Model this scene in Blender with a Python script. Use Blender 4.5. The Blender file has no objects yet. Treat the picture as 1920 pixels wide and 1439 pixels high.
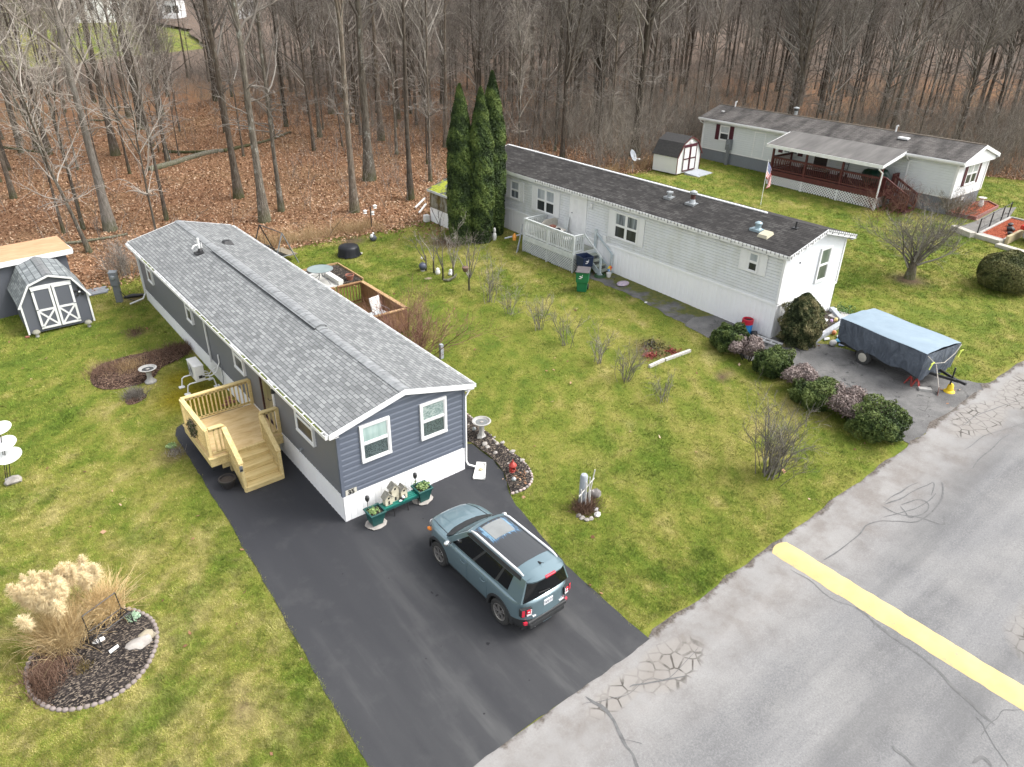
import bpy, bmesh, math, random
import numpy as np
from mathutils import Vector, Matrix, noise as mnoise
random.seed(7); RNG = np.random.default_rng(7)
SC = bpy.context.scene
COL = SC.collection
R_ = math.radians
# ------------------------------------------------------------------ camera (solved from the houses' vanishing points)
CF, CPITCH, CROLL, CYAW = 1379.42395, 0.500708367, 0.0190697502, 0.680905274
CAM = np.array([-6.74, -15.69, 13.55])
_cp, _sp = math.cos(CPITCH), math.sin(CPITCH)
_F = np.array([math.sin(CYAW)*_cp, math.cos(CYAW)*_cp, -_sp])
_R0 = np.array([math.cos(CYAW), -math.sin(CYAW), 0.0])
_U0 = np.cross(_R0, _F)
_R = math.cos(CROLL)*_R0 + math.sin(CROLL)*_U0
_U = -math.sin(CROLL)*_R0 + math.cos(CROLL)*_U0
cd = bpy.data.cameras.new('camera'); cam = bpy.data.objects.new('camera', cd); COL.objects.link(cam)
cd.sensor_fit = 'HORIZONTAL'; cd.sensor_width = 36; cd.lens = CF/1920*36
cd.clip_start = .1; cd.clip_end = 3000
cam.matrix_world = Matrix([[_R[i], _U[i], -_F[i], CAM[i]] for i in range(3)] + [[0, 0, 0, 1]])
SC.camera = cam
# ------------------------------------------------------------------ the lie of the land
def _smooth_table(xs, vs, lo, hi, w, step=.25):
 t = np.arange(lo, hi, step); v = np.interp(t, xs, vs); k = int(w/step)
 k = np.ones(2*k+1)/(2*k+1); pad = len(k)//2
 vp = np.concatenate([v[0]+(np.arange(-pad, 0))*(v[1]-v[0]), v, v[-1]+(np.arange(1, pad+1))*(v[-1]-v[-2])])
 return t, np.convolve(vp, k, 'valid')
_TX = _smooth_table([-300, -14, 4.5, 19.1, 23.5, 44, 70, 400], [-.4, -.15, 0, .69, .86, 1.35, 1.7, 2.2], -300, 400, 4)
_TY = _smooth_table([-100, 0, 20, 70, 130, 600], [-1.6, 0, .38, 1.2, 1.3, 1.3], -100, 600, 4)
def g(x, y):
 k = np.interp(x, [0, 23, 42, 400], [1, 1, .45, .45])
 return np.interp(x, *_TX) + k*np.interp(y, *_TY)
def ray(px, py):
 return _F + _R*(px-960)/CF - _U*(py-719.5)/CF
def G(px, py, off=0.0):
 """where the line of sight through a photo point meets the ground"""
 d = ray(px, py); t = (-CAM[2])/d[2]
 for _ in range(30):
  p = CAM+d*t; t = (g(p[0], p[1])+off-CAM[2])/d[2]
 p = CAM+d*t
 return np.array([p[0], p[1], g(p[0], p[1])])
def ATX(px, py, x): d = ray(px, py); return CAM+d*((x-CAM[0])/d[0])
def ATY(px, py, y): d = ray(px, py); return CAM+d*((y-CAM[1])/d[1])
def ATZ(px, py, z): d = ray(px, py); return CAM+d*((z-CAM[2])/d[2])
def VH(base, px, py):
 """height above base of the photo point taken to stand straight over base"""
 d = ray(px, py); h = np.array([d[0], d[1]]); b = np.array(base[:2])-CAM[:2]
 t = (b@h)/(h@h); return CAM[2]+d[2]*t-base[2]
def DIST(p): return float(np.linalg.norm(np.array(p)-CAM))
# ------------------------------------------------------------------ mesh builder
class MB:
 def __init__(s): s.v = []; s.f = []; s.mi = []; s.m = 0; s.M = None; s.sm = []; s.smooth = False
 def add(s, vs, fs):
  o = len(s.v)
  if s.M is not None: vs = [tuple(s.M @ Vector(p)) for p in vs]
  s.v.extend([tuple(float(c) for c in p) for p in vs])
  for f in fs: s.f.append([i+o for i in f]); s.mi.append(s.m); s.sm.append(s.smooth)
  return s
 def poly(s, pts): return s.add(pts, [list(range(len(pts)))])
 def box(s, a, b):
  x0, y0, z0 = a; x1, y1, z1 = b
  if x0 > x1: x0, x1 = x1, x0
  if y0 > y1: y0, y1 = y1, y0
  if z0 > z1: z0, z1 = z1, z0
  return s.add([(x0,y0,z0),(x1,y0,z0),(x1,y1,z0),(x0,y1,z0),(x0,y0,z1),(x1,y0,z1),(x1,y1,z1),(x0,y1,z1)],
                     [(0,3,2,1),(4,5,6,7),(0,1,5,4),(1,2,6,5),(2,3,7,6),(3,0,4,7)])
 def bar(s, p, q, w, h, up=(0,0,1)):
  """a rectangular bar from p to q, w wide, h high"""
  p = Vector(p); q = Vector(q); d = (q-p).normalized(); u = Vector(up)
  sd = d.cross(u)
  if sd.length < 1e-4: sd = d.cross(Vector((1,0,0)))
  sd.normalize(); u = sd.cross(d); sd *= w/2; u = u*(h/2)
  c = [p-sd-u, p+sd-u, p+sd+u, p-sd+u, q-sd-u, q+sd-u, q+sd+u, q-sd+u]
  return s.add([tuple(a) for a in c], [(0,3,2,1)[::-1],(4,5,6,7)[::-1],(0,1,5,4)[::-1],(1,2,6,5)[::-1],(2,3,7,6)[::-1],(3,0,4,7)[::-1]])
 def tube(s, pts, rad, n=8, cap=True):
  pts = [Vector(p) for p in pts]; k = len(pts)
  if not hasattr(rad, '__len__'): rad = [rad]*k
  vs = []; fs = []; prev = None
  for i, p in enumerate(pts):
   d = (pts[min(i+1, k-1)]-pts[max(i-1, 0)])
   if d.length < 1e-9: d = Vector((0,0,1))
   d.normalize()
   a = prev-d*prev.dot(d) if prev is not None else None
   if a is None or a.length < 1e-5:
    a = d.orthogonal()
   a.normalize(); b = d.cross(a); prev = a
   for j in range(n):
    t = 2*math.pi*j/n; vs.append(tuple(p+(a*math.cos(t)+b*math.sin(t))*rad[i]))
  for i in range(k-1):
   for j in range(n):
    fs.append((i*n+j, i*n+(j+1) % n, (i+1)*n+(j+1) % n, (i+1)*n+j))
  if cap: fs.append(tuple(range(n))[::-1]); fs.append(tuple((k-1)*n+j for j in range(n)))
  return s.add(vs, fs)
 def lathe(s, prof, c=(0,0,0), n=20, sx=1, sy=1, cap=True):
  vs = []; fs = []; k = len(prof)
  for r, z in prof:
   for j in range(n):
    t = 2*math.pi*j/n; vs.append((c[0]+r*math.cos(t)*sx, c[1]+r*math.sin(t)*sy, c[2]+z))
  for i in range(k-1):
   for j in range(n): fs.append((i*n+j, i*n+(j+1) % n, (i+1)*n+(j+1) % n, (i+1)*n+j))
  if cap and prof[0][0] > 1e-6: fs.append(tuple(range(n))[::-1])
  if cap and prof[-1][0] > 1e-6: fs.append(tuple((k-1)*n+j for j in range(n)))
  return s.add(vs, fs)
 def prism(s, pts, d):
  """extrude the flat polygon pts by vector d"""
  n = len(pts); q = [tuple(np.array(p)+np.array(d)) for p in pts]
  return s.add(list(pts)+q, [tuple(range(n)), tuple(range(2*n-1, n-1, -1))]+[((i+1) % n, i, n+i, n+(i+1) % n) for i in range(n)])
 def rock(s, c, r, seed=0, flat=.6, sub=2, jag=.25):
  bm = bmesh.new(); bmesh.ops.create_icosphere(bm, subdivisions=sub, radius=1)
  vs = []
  for v in bm.verts:
   n = 1+jag*mnoise.noise(v.co*1.3+Vector((seed*3.7, seed*1.3, seed*.7)))*1.6
   rr = (r, r, r*flat) if not hasattr(r, '__len__') else r
   vs.append((c[0]+v.co.x*n*rr[0], c[1]+v.co.y*n*rr[1], c[2]+v.co.z*n*rr[2]))
  fs = [[w.index for w in f.verts] for f in bm.faces]; bm.free()
  return s.add(vs, fs)
 def build(s, name, mats, parent=None, ang=None, bevel=0, seg=1):
  me = bpy.data.meshes.new(name); me.from_pydata(s.v, [], s.f)
  if not isinstance(mats, (list, tuple)): mats = [mats]
  for m in mats: me.materials.append(m)
  me.polygons.foreach_set('material_index', s.mi)
  bm = bmesh.new(); bm.from_mesh(me); bmesh.ops.recalc_face_normals(bm, faces=bm.faces); bm.to_mesh(me); bm.free()
  if ang is not None:
   me.polygons.foreach_set('use_smooth', [True]*len(me.polygons)); me.set_sharp_from_angle(angle=R_(ang))
  me.update()
  o = bpy.data.objects.new(name, me); COL.objects.link(o)
  if parent is not None: o.parent = parent
  if bevel:
   b = o.modifiers.new('bevel', 'BEVEL'); b.width = bevel; b.segments = seg; b.limit_method = 'ANGLE'; b.angle_limit = R_(40)
  return o
def fastmesh(name, V, Fq, mat, attr=None, parent=None, smooth=False):
 """one mesh from numpy arrays: V (n,3), Fq (m,k) faces of k corners; attr: dict of per-vertex floats"""
 me = bpy.data.meshes.new(name); n = len(V); m, k = Fq.shape
 me.vertices.add(n); me.vertices.foreach_set('co', np.ascontiguousarray(V, np.float32).ravel())
 me.loops.add(m*k); me.loops.foreach_set('vertex_index', np.ascontiguousarray(Fq, np.int32).ravel())
 me.polygons.add(m); me.polygons.foreach_set('loop_start', np.arange(0, m*k, k, dtype=np.int32))
 me.polygons.foreach_set('loop_total', np.full(m, k, np.int32))
 if smooth: me.polygons.foreach_set('use_smooth', np.ones(m, bool))
 if attr:
  for an, av in attr.items():
   a = me.attributes.new(an, 'FLOAT', 'POINT'); a.data.foreach_set('value', np.ascontiguousarray(av, np.float32))
 me.update(calc_edges=True)
 if mat is not None: me.materials.append(mat)
 if name is None: return me
 o = bpy.data.objects.new(name, me); COL.objects.link(o)
 if parent is not None: o.parent = parent
 return o
def tag(o, label=None, cat=None, group=None, kind=None):
 if label: o['label'] = label
 if cat: o['category'] = cat
 if group: o['group'] = group
 if kind: o['kind'] = kind
 return o
def thing(name, label, cat, loc=(0,0,0), rz=0.0, group=None):
 o = bpy.data.objects.new(name, None); COL.objects.link(o); o.empty_display_size = .2
 o.location = tuple(float(c) for c in loc); o.rotation_euler = (0, 0, rz)
 return tag(o, label, cat, group)
_kids = {}
def copy_tree(o, parent=None):
 c = o.copy(); COL.objects.link(c)
 if parent is not None: c.parent = parent
 for ch in list(o.children): copy_tree(ch, c)
 return c
# ------------------------------------------------------------------ material helpers
class NT:
 def __init__(s, name):
  s.mat = bpy.data.materials.new(name); s.mat.use_nodes = True
  s.t = s.mat.node_tree; s.n = s.t.nodes; s.b = s.n['Principled BSDF']; s.l = s.t.links
 def node(s, typ, **kw):
  n = s.n.new(typ)
  for k, v in kw.items():
   if k.startswith('i_'): n.inputs[k[2:].replace('_', ' ')].default_value = v
   elif isinstance(k, str): setattr(n, k, v)
  return n
 def link(s, a, b): s.l.new(a, b)
 def pos(s): return s.node('ShaderNodeNewGeometry').outputs['Position']
 def obj(s): return s.node('ShaderNodeTexCoord').outputs['Object']
 def mapping(s, vec, scale=(1,1,1), rot=(0,0,0), loc=(0,0,0)):
  m = s.node('ShaderNodeMapping'); m.inputs['Scale'].default_value = scale; m.inputs['Rotation'].default_value = rot; m.inputs['Location'].default_value = loc
  s.link(vec, m.inputs[0]); return m.outputs[0]
 def noise(s, vec, scale=5, detail=4, rough=.55, dist=0, out='Fac'):
  n = s.node('ShaderNodeTexNoise'); n.inputs['Scale'].default_value = scale; n.inputs['Detail'].default_value = detail
  n.inputs['Roughness'].default_value = rough; n.inputs['Distortion'].default_value = dist
  s.link(vec, n.inputs['Vector']); return n.outputs[out]
 def voro(s, vec, scale, feat='F1', out='Distance', rand=1):
  n = s.node('ShaderNodeTexVoronoi'); n.feature = feat; n.inputs['Scale'].default_value = scale; n.inputs['Randomness'].default_value = rand
  s.link(vec, n.inputs['Vector']); return n.outputs[out]
 def ramp(s, fac, stops, interp='LINEAR'):
  r = s.node('ShaderNodeValToRGB'); cr = r.color_ramp; cr.interpolation = interp
  while len(cr.elements) < len(stops): cr.elements.new(.5)
  for e, (p, c) in zip(cr.elements, stops):
   e.position = p
   if not hasattr(c, '__len__'): c = (c, c, c)
   e.color = tuple(c)[:3]+(1,)
  s.link(fac, r.inputs[0]); return r.outputs[0]
 def mix(s, fac, a, b, typ='MIX'):
  m = s.node('ShaderNodeMix'); m.data_type = 'RGBA'; m.blend_type = typ
  for v, i in ((fac, 0), (a, 6), (b, 7)):
   if hasattr(v, 'is_output'): s.link(v, m.inputs[i])
   elif i == 0: m.inputs[0].default_value = v
   else: m.inputs[i].default_value = tuple(v)[:3]+(1,)
  return m.outputs[2]
 def math(s, op, a, b=None, clamp=False):
  m = s.node('ShaderNodeMath'); m.operation = op; m.use_clamp = clamp
  for i, v in enumerate((a, b)):
   if v is None: continue
   if hasattr(v, 'is_output'): s.link(v, m.inputs[i])
   else: m.inputs[i].default_value = v
  return m.outputs[0]
 def sep(s, vec):
  n = s.node('ShaderNodeSeparateXYZ'); s.link(vec, n.inputs[0]); return n.outputs
 def comb(s, x, y, z):
  n = s.node('ShaderNodeCombineXYZ')
  for i, v in enumerate((x, y, z)):
   if hasattr(v, 'is_output'): s.link(v, n.inputs[i])
   else: n.inputs[i].default_value = v
  return n.outputs[0]
 def attr(s, name, out='Fac'):
  a = s.node('ShaderNodeAttribute'); a.attribute_name = name; return a.outputs[out]
 def rnd(s): return s.node('ShaderNodeObjectInfo').outputs['Random']
 def bump(s, h, strength=.3, dist=.02):
  b = s.node('ShaderNodeBump'); b.inputs['Strength'].default_value = strength; b.inputs['Distance'].default_value = dist
  s.link(h, b.inputs['Height']); s.link(b.outputs[0], s.b.inputs['Normal'])
 def base(s, c):
  if hasattr(c, 'is_output'): s.link(c, s.b.inputs['Base Color'])
  else: s.b.inputs['Base Color'].default_value = tuple(c)[:3]+(1,)
 def set(s, **kw):
  for k, v in kw.items():
   i = s.b.inputs[k.replace('_', ' ')]
   if hasattr(v, 'is_output'): s.link(v, i)
   else: i.default_value = v
  return s
def pmat(name, c1, c2=None, scale=6, rough=.7, bump=0, bscale=None, metallic=0, detail=5, lo=.3, hi=.7, stretch=(1,1,1), dist=.02, spec=.5, coat=0):
 t = NT(name); p = t.pos()
 if stretch != (1,1,1): p = t.mapping(p, stretch)
 if c2 is None: c2 = tuple(c*.8 for c in c1)
 f = t.noise(p, scale, detail)
 t.base(t.ramp(f, [(lo, c1), (hi, c2)]))
 t.set(Roughness=rough, Metallic=metallic, Specular_IOR_Level=spec, Coat_Weight=coat)
 if bump: t.bump(t.noise(p, bscale or scale*4, 4), bump, dist)
 return t.mat
def lin(r, g_, b):
 f = lambda c: c/12.92 if c <= .04045 else ((c+.055)/1.055)**2.4
 return tuple(f(c/255) for c in (r, g_, b))
# ------------------------------------------------------------------ light: overcast noon, brightest towards the right front
w = bpy.data.worlds.new("World"); SC.world = w; w.use_nodes = True
nt = w.node_tree; bg = nt.nodes['Background']
SUN_EL, SUN_AZ = R_(52), R_(128)      # azimuth clockwise from +Y
sky = nt.nodes.new('ShaderNodeTexSky'); sky.sky_type = 'NISHITA'; sky.sun_disc = False
sky.sun_elevation = SUN_EL; sky.sun_rotation = SUN_AZ; sky.air_density = 1.0; sky.dust_density = 4.0; sky.ozone_density = 1.0
hs = nt.nodes.new('ShaderNodeHueSaturation'); hs.inputs['Saturation'].default_value = .22
nt.links.new(sky.outputs[0], hs.inputs['Color']); nt.links.new(hs.outputs[0], bg.inputs['Color']); bg.inputs['Strength'].default_value = .15
sd = bpy.data.lights.new('sun', 'SUN'); sd.energy = .6; sd.angle = R_(25); sd.color = (1, .97, .93)
so = bpy.data.objects.new('sun', sd); COL.objects.link(so)
_d = Vector((math.sin(SUN_AZ)*math.cos(SUN_EL), math.cos(SUN_AZ)*math.cos(SUN_EL), math.sin(SUN_EL)))
so.rotation_euler = _d.to_track_quat('Z', 'Y').to_euler(); so.location = (20, -20, 40)
SC.view_settings.view_transform = 'Standard'; SC.view_settings.look = 'None'; SC.view_settings.gamma = 1; SC.view_settings.exposure = 1.48
SC.cycles.max_bounces = 6; SC.cycles.diffuse_bounces = 3; SC.cycles.glossy_bounces = 3; SC.cycles.transparent_max_bounces = 8
# ------------------------------------------------------------------ value noise in numpy, for colour patches and scatter
_LAT = np.random.default_rng(3).random((256, 256))
def vnoise(x, y, s, seed=0):
 x = np.asarray(x, float)/s+seed*17.3; y = np.asarray(y, float)/s+seed*9.1
 xi = np.floor(x).astype(int); yi = np.floor(y).astype(int); fx = x-xi; fy = y-yi
 fx = fx*fx*(3-2*fx); fy = fy*fy*(3-2*fy)
 a = _LAT[xi % 256, yi % 256]; b = _LAT[(xi+1) % 256, yi % 256]; c = _LAT[xi % 256, (yi+1) % 256]; d = _LAT[(xi+1) % 256, (yi+1) % 256]
 return (a*(1-fx)+b*fx)*(1-fy)+(c*(1-fx)+d*fx)*fy
def fbm(x, y, s, seed=0, oct=4):
 r = 0; a = 1; t = 0
 for o in range(oct): r = r+a*vnoise(x, y, s, seed+o*5); t += a; a *= .55; s *= .5
 return r/t
def inpoly(x, y, poly):
 x = np.asarray(x); y = np.asarray(y); r = np.zeros(x.shape, bool); n = len(poly); j = n-1
 for i in range(n):
  xi, yi = poly[i][:2]; xj, yj = poly[j][:2]
  if yi != yj:
   c = ((yi > y) != (yj > y)) & (x < (xj-xi)*(y-yi)/(yj-yi)+xi); r ^= c
  j = i
 return r
def pxpoly(*pts): return [tuple(G(*p)[:2]) for p in pts]
def chaikin(p, n=2, closed=True):
 for _ in range(n):
  q = []; m = len(p)
  for i in range(m if closed else m-1):
   a = p[i]; b = p[(i+1) % m]
   q += [tuple(.75*np.array(a)+.25*np.array(b)), tuple(.25*np.array(a)+.75*np.array(b))]
  if not closed: q = [p[0]]+q+[p[-1]]
  p = q
 return p
def rough(poly, step=.25, amp=.03, seed=0):
 """break the outline into short runs and shake them"""
 out = []; n = len(poly); k = 0
 for i in range(n):
  a = np.array(poly[i][:2]); b = np.array(poly[(i+1) % n][:2]); L = np.linalg.norm(b-a); m = max(1, int(L/step))
  nn = np.array([-(b-a)[1], (b-a)[0]])/(L+1e-9)
  for j in range(m):
   p = a+(b-a)*j/m; s = (vnoise(p[0], p[1], step*2.2, seed)-.5)+.6*(vnoise(p[0], p[1], step*.9, seed+3)-.5)
   out.append(tuple(p+nn*s*2*amp))
 return out
def sheet(name, poly, off, mat, step=1.5, parent=None, extra=None):
 """a flat sheet over the outline that follows the ground at a small height"""
 bm = bmesh.new(); vs = [bm.verts.new((p[0], p[1], 0)) for p in poly]
 f = bm.faces.new(vs); bm.normal_update()
 xs = [p[0] for p in poly]; ys = [p[1] for p in poly]
 bmesh.ops.triangulate(bm, faces=bm.faces[:], ngon_method='EAR_CLIP')
 def cut(axis, lo, hi):
  t = math.ceil(lo/step)*step
  while t < hi:
   co = (t, 0, 0) if axis == 0 else (0, t, 0); no = (1, 0, 0) if axis == 0 else (0, 1, 0)
   bmesh.ops.bisect_plane(bm, geom=bm.verts[:]+bm.edges[:]+bm.faces[:], plane_co=co, plane_no=no); t += step
 cut(0, min(xs), max(xs)); cut(1, min(ys), max(ys))
 for v in bm.verts: v.co.z = g(v.co.x, v.co.y)+off
 bmesh.ops.recalc_face_normals(bm, faces=bm.faces)
 if sum(f.normal.z*f.calc_area() for f in bm.faces) < 0: bmesh.ops.reverse_faces(bm, faces=bm.faces)
 me = bpy.data.meshes.new(name); bm.to_mesh(me); bm.free(); me.materials.append(mat)
 o = bpy.data.objects.new(name, me); COL.objects.link(o)
 if parent is not None: o.parent = parent
 return o
# ------------------------------------------------------------------ outlines on the ground
BED_R = pxpoly((869,772),(885,783),(905,806),(930,829),(960,850),(985,868),(998,888),(999,906),(985,921),(958,929),(951,905),(944,886),(925,863),(900,844),(885,831),(870,829))
DRIVE = [(-3.14,-8.16),(-3.0,-4.9),(-2.9,-3.2),(-2.77,-1),(-2.66,1.6),(-2.56,4.6),(-2.5,7.3),(-2.3,7.75),(-1.9,7.95),(-.2,7.9),(.06,7.8),(.06,.06),(4.05,.06),(4.08,2.4)] + \
  pxpoly((872,833),(886,833),(900,846),(925,865),(943,887),(950,906),(957,929),(968,948),(1010,999),(1060,1060),(1130,1124))+[(3.72,-8.16)]
DRIVE2 = [(16.2,-8.14),(16.7,-4.5),(16.95,-1.4),(17.2,.4),(17.3,2.2),(18.2,2.5),(19.15,2.0),(19.2,-.7),(20.0,-1.5),(20.5,-2.6),(21.0,-4.5),(21.35,-6.2),(21.5,-7.1),(22.3,-8.14)]
WALK = [(17.7,9.3),(19.1,9.4),(19.1,2.0),(17.4,2.1),(17.5,3.4),(17.75,5.4)]
BED_PAMPAS = chaikin(pxpoly((44,1265),(62,1312),(100,1334),(150,1332),(215,1310),(270,1265),(298,1205),(290,1165),(262,1148),(225,1140),(150,1160),(70,1215)), 2)
BED_L = chaikin(pxpoly((168,705),(178,690),(230,672),(290,660),(355,645),(362,655),(340,675),(300,690),(290,712),(250,726),(200,734),(172,725)), 2)
BED_L2 = chaikin(pxpoly((232,752),(245,738),(262,735),(280,742),(262,756),(240,762)), 2)
H1 = (0.0, 0.0, 4.1, 19.5); H2 = (19.1, -.78, 23.5, 23.0); H3 = (42.3, 2.68, 46.5, 22.0)
FOREST_Y = lambda x: np.interp(x, [-80,-14,-5.5,-2.5,.2,4,8.2,11.7,14,16.2,19,23.5,30,35.3,42,46.5,48.5,50.5,53,56,62,90], [26,24,22.6,22.0,22.9,22.6,22.2,21.7,20.9,21.3,23.6,24,22.2,21.4,22.5,23.5,22.5,19,10,2.5,-2,-8])
ROAD_Y = lambda x: -8.14+.0*x
# ------------------------------------------------------------------ lawn
def lawn_attr(x, y):
 dry = fbm(x, y, 6, 1)*.20+fbm(x, y, 1.2, 2)*.22+fbm(x, y, .30, 12, 3)*.58
 zone = .07*np.clip((x-9)/6, 0, 1)*np.clip((20-x)/3, 0, 1)*np.clip((y+9)/5, 0, 1)+.09*np.clip((-2.5-x)/2, 0, 1)*np.clip((9-y)/5, 0, 1)-.06*np.exp(-((x-8)**2+(y-9)**2)/60)
 dry = np.clip((dry+zone-.5)*2.0+.46, 0, 1)
 lush = np.clip((fbm(x+40, y, 1.5, 9)-.57)*5, 0, 1)
 edge = np.exp(-((x-4.4)/.6)**2)*(y < 2)*(y > -8)+np.exp(-((x+3.0)/.45)**2)*(y < 4)+.6*np.exp(-((x-16.0)/.5)**2)*(y < 2)
 lush = np.clip(lush+.8*edge*fbm(x, y, 1.5, 4), 0, 1)
 moss = np.zeros_like(dry)
 for (mx, my, r) in ((-1.25,9.6,.9),(-.7,8.6,.5),(-1.0,11.0,.6)): moss = np.maximum(moss, np.exp(-((x-mx)**2+(y-my)**2)/r**2))
 moss = np.clip(moss*(.5+2*fbm(x, y, .8, 6)), 0, 1)
 bare = np.zeros_like(dry)
 for (mx, my, r) in [(G(255,625)[0],G(255,625)[1],.38),(G(660,451)[0],G(660,451)[1],.75),(G(838,455)[0],G(838,455)[1],1.0),(G(455,1335)[0],G(455,1335)[1],.22),(G(1225,655)[0],G(1225,655)[1],.8),(G(330,850)[0],G(330,850)[1],.4),(15.2,-1.5,.3),(G(1705,525)[0],G(1705,525)[1],.8),(-.3,19.8,.35)]:
  bare = np.maximum(bare, np.exp(-(((x-mx)**2+(y-my)**2)/r**2)**1.5))
 bare = np.clip(bare*(.6+fbm(x, y, .35, 8)), 0, 1)
 return dry, lush, moss, bare
def grass_colour(t, dry, lush, moss, bare, rnd):
 c = t.ramp(dry, [(0, (.102,.158,.021)), (.38, (.172,.209,.032)), (.66, (.262,.255,.062)), (1, (.375,.328,.132))])
 c = t.mix(t.math('MULTIPLY', lush, .55), c, (.098,.168,.018))
 c = t.mix(moss, c, (.255,.215,.012)); c = t.mix(bare, c, (.125,.085,.060))
 v = t.math('ADD', t.math('MULTIPLY', rnd, 1.0), .55)
 return t.mix(1.0, c, t.comb(v, v, v), 'MULTIPLY')
t = NT('lawn_turf'); p = t.pos()
fine = t.math('ADD', t.math('MULTIPLY', t.noise(p, 34, 4, .7), .6), t.math('MULTIPLY', t.noise(t.mapping(p, (1,.5,1), (0,0,.6)), 9, 3), .4))
lc = grass_colour(t, t.math('ADD', t.attr('dry'), t.math('MULTIPLY', t.math('SUBTRACT', fine, .5), .9), True), t.attr('lush'), t.attr('moss'), t.attr('bare'), t.math('POWER', fine, 1.6))
t.base(t.mix(1, lc, (.86,.84,.8), 'MULTIPLY')); t.set(Roughness=.9, Specular_IOR_Level=.15); t.bump(fine, .6, .05)
M_LAWN = t.mat
t = NT('grass_blade')
t.base(grass_colour(t, t.attr('dry'), t.attr('lush'), t.attr('moss'), t.attr('bare'), t.attr('rnd')))
t.set(Roughness=.75, Specular_IOR_Level=.2); M_BLADE = t.mat
def grid_mesh(name, xs, ys, off, mat, attrs=None):
 X, Y = np.meshgrid(xs, ys, indexing='ij'); nx, ny = X.shape
 V = np.stack([X, Y, g(X, Y)+off], -1).reshape(-1, 3)
 i = np.arange(nx*ny).reshape(nx, ny); F = np.stack([i[:-1,:-1], i[1:,:-1], i[1:,1:], i[:-1,1:]], -1).reshape(-1, 4)
 at = attrs(V[:,0], V[:,1]) if attrs else None
 return fastmesh(name, V, F, mat, at, smooth=True)
xs = np.concatenate([np.arange(-300,-20,20), np.arange(-20,62,.5), np.arange(62,620,20)])
ys = np.concatenate([np.arange(-200,-12,10), np.arange(-12,30,.5), np.arange(30,90,3), np.arange(90,1400,40)])
lawn = grid_mesh('lawn', xs, ys, 0, M_LAWN, lambda x, y: dict(zip(('dry','lush','moss','bare'), lawn_attr(x, y))))
tag(lawn, kind='structure')
# ------------------------------------------------------------------ forest floor: russet leaf litter, greyer under the far thicket
t = NT('leaf_litter'); p = t.pos()
n1 = t.noise(p, .22, 4); n2 = t.noise(p, 9, 5, .75); n3 = t.voro(p, 7, out='Color')
c = t.ramp(n2, [(.28, (.062,.034,.020)), (.45, (.190,.100,.055)), (.6, (.300,.170,.095)), (.76, (.45,.29,.185))])
c = t.mix(t.math('MULTIPLY', t.ramp(n1, [(.42,0),(.62,1)]), .45), c, (.24,.165,.088))
yy = t.sep(p)[1]; xx = t.sep(p)[0]
depth = t.math('ADD', t.math('MULTIPLY', xx, .55), yy)
c = t.mix(t.ramp(t.math('DIVIDE', t.math('ADD', depth, t.math('MULTIPLY', t.math('SUBTRACT', n1, .5), 26)), 200), [(.42,0),(.52,1)]), c, t.ramp(n2, [(.3,(.080,.060,.046)),(.7,(.19,.140,.108))]))
t.base(c); t.set(Roughness=.95, Specular_IOR_Level=.1); t.bump(n2, .8, .06); M_LITTER = t.mat
xs = np.concatenate([np.arange(-160,-24,8), np.arange(-24,66,.6), np.arange(66,560,12)])
rows = np.concatenate([np.arange(0,10,.5), np.arange(10,60,3), np.arange(60,75,5), [90,120,200,400,1200]])
V = []
for x in xs:
 y0 = FOREST_Y(x)+(vnoise(x, 3, 1.1, 3)-.5)*.9+(vnoise(x, 9, .5, 4)-.5)*.5
 far = np.interp(x, [-160,0,14,26,40,52,60,600], [80,84,88,92,105,160,900,1200])
 for r in rows:
  y = y0+min(r, far); V.append((x, y, g(x, y)+.012+min(.6, max(0, r-47)*.012)+(min(.4, (x-66)*.01) if x > 66 and r > 0 else 0)))
V = np.array(V); i = np.arange(len(V)).reshape(len(xs), len(rows))
F = np.stack([i[:-1,:-1], i[1:,:-1], i[1:,1:], i[:-1,1:]], -1).reshape(-1, 4)
tag(fastmesh('forest_floor', V, F, M_LITTER, smooth=True), kind='structure')
# ------------------------------------------------------------------ asphalt
t = NT('sealed_asphalt'); p = t.pos()
strk = t.noise(t.mapping(p, (.95,.16,1), (0,0,-.05)), 1.0, 5, .6)
c = t.ramp(strk, [(.36,(.027,.0275,.030)),(.52,(.043,.0435,.045)),(.66,(.090,.090,.088))])
yy = t.sep(p)[1]; xx = t.sep(p)[0]
worn = t.ramp(t.math('DIVIDE', t.math('ADD', yy, 8.5), 9), [(0,1),(.75,.35),(1,0)])
c = t.mix(t.math('MULTIPLY', worn, .8), (.0245,.0255,.030), c)
c = t.mix(t.math('MULTIPLY', t.ramp(t.noise(p, 46, 3, .8), [(.62,0),(.74,1)]), .25), c, (.13,.13,.125))
c = t.mix(t.math('MULTIPLY', t.ramp(t.noise(p, 1.3, 5, .6), [(.55,0),(.72,1)]), .30), c, (.068,.068,.068))
c = t.mix(t.ramp(t.noise(p, 3.1, 2), [(.745,0),(.76,1)]), c, (.010,.010,.012))
t.base(c); t.set(Roughness=t.ramp(strk, [(.3,.62),(.7,.8)]), Specular_IOR_Level=.4); t.bump(t.noise(p, 90, 2), .25, .01); M_SEAL = t.mat
drive = sheet('driveway', rough(DRIVE, .2, .03, 1), .016, M_SEAL, 1.0); tag(drive, kind='structure')
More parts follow.
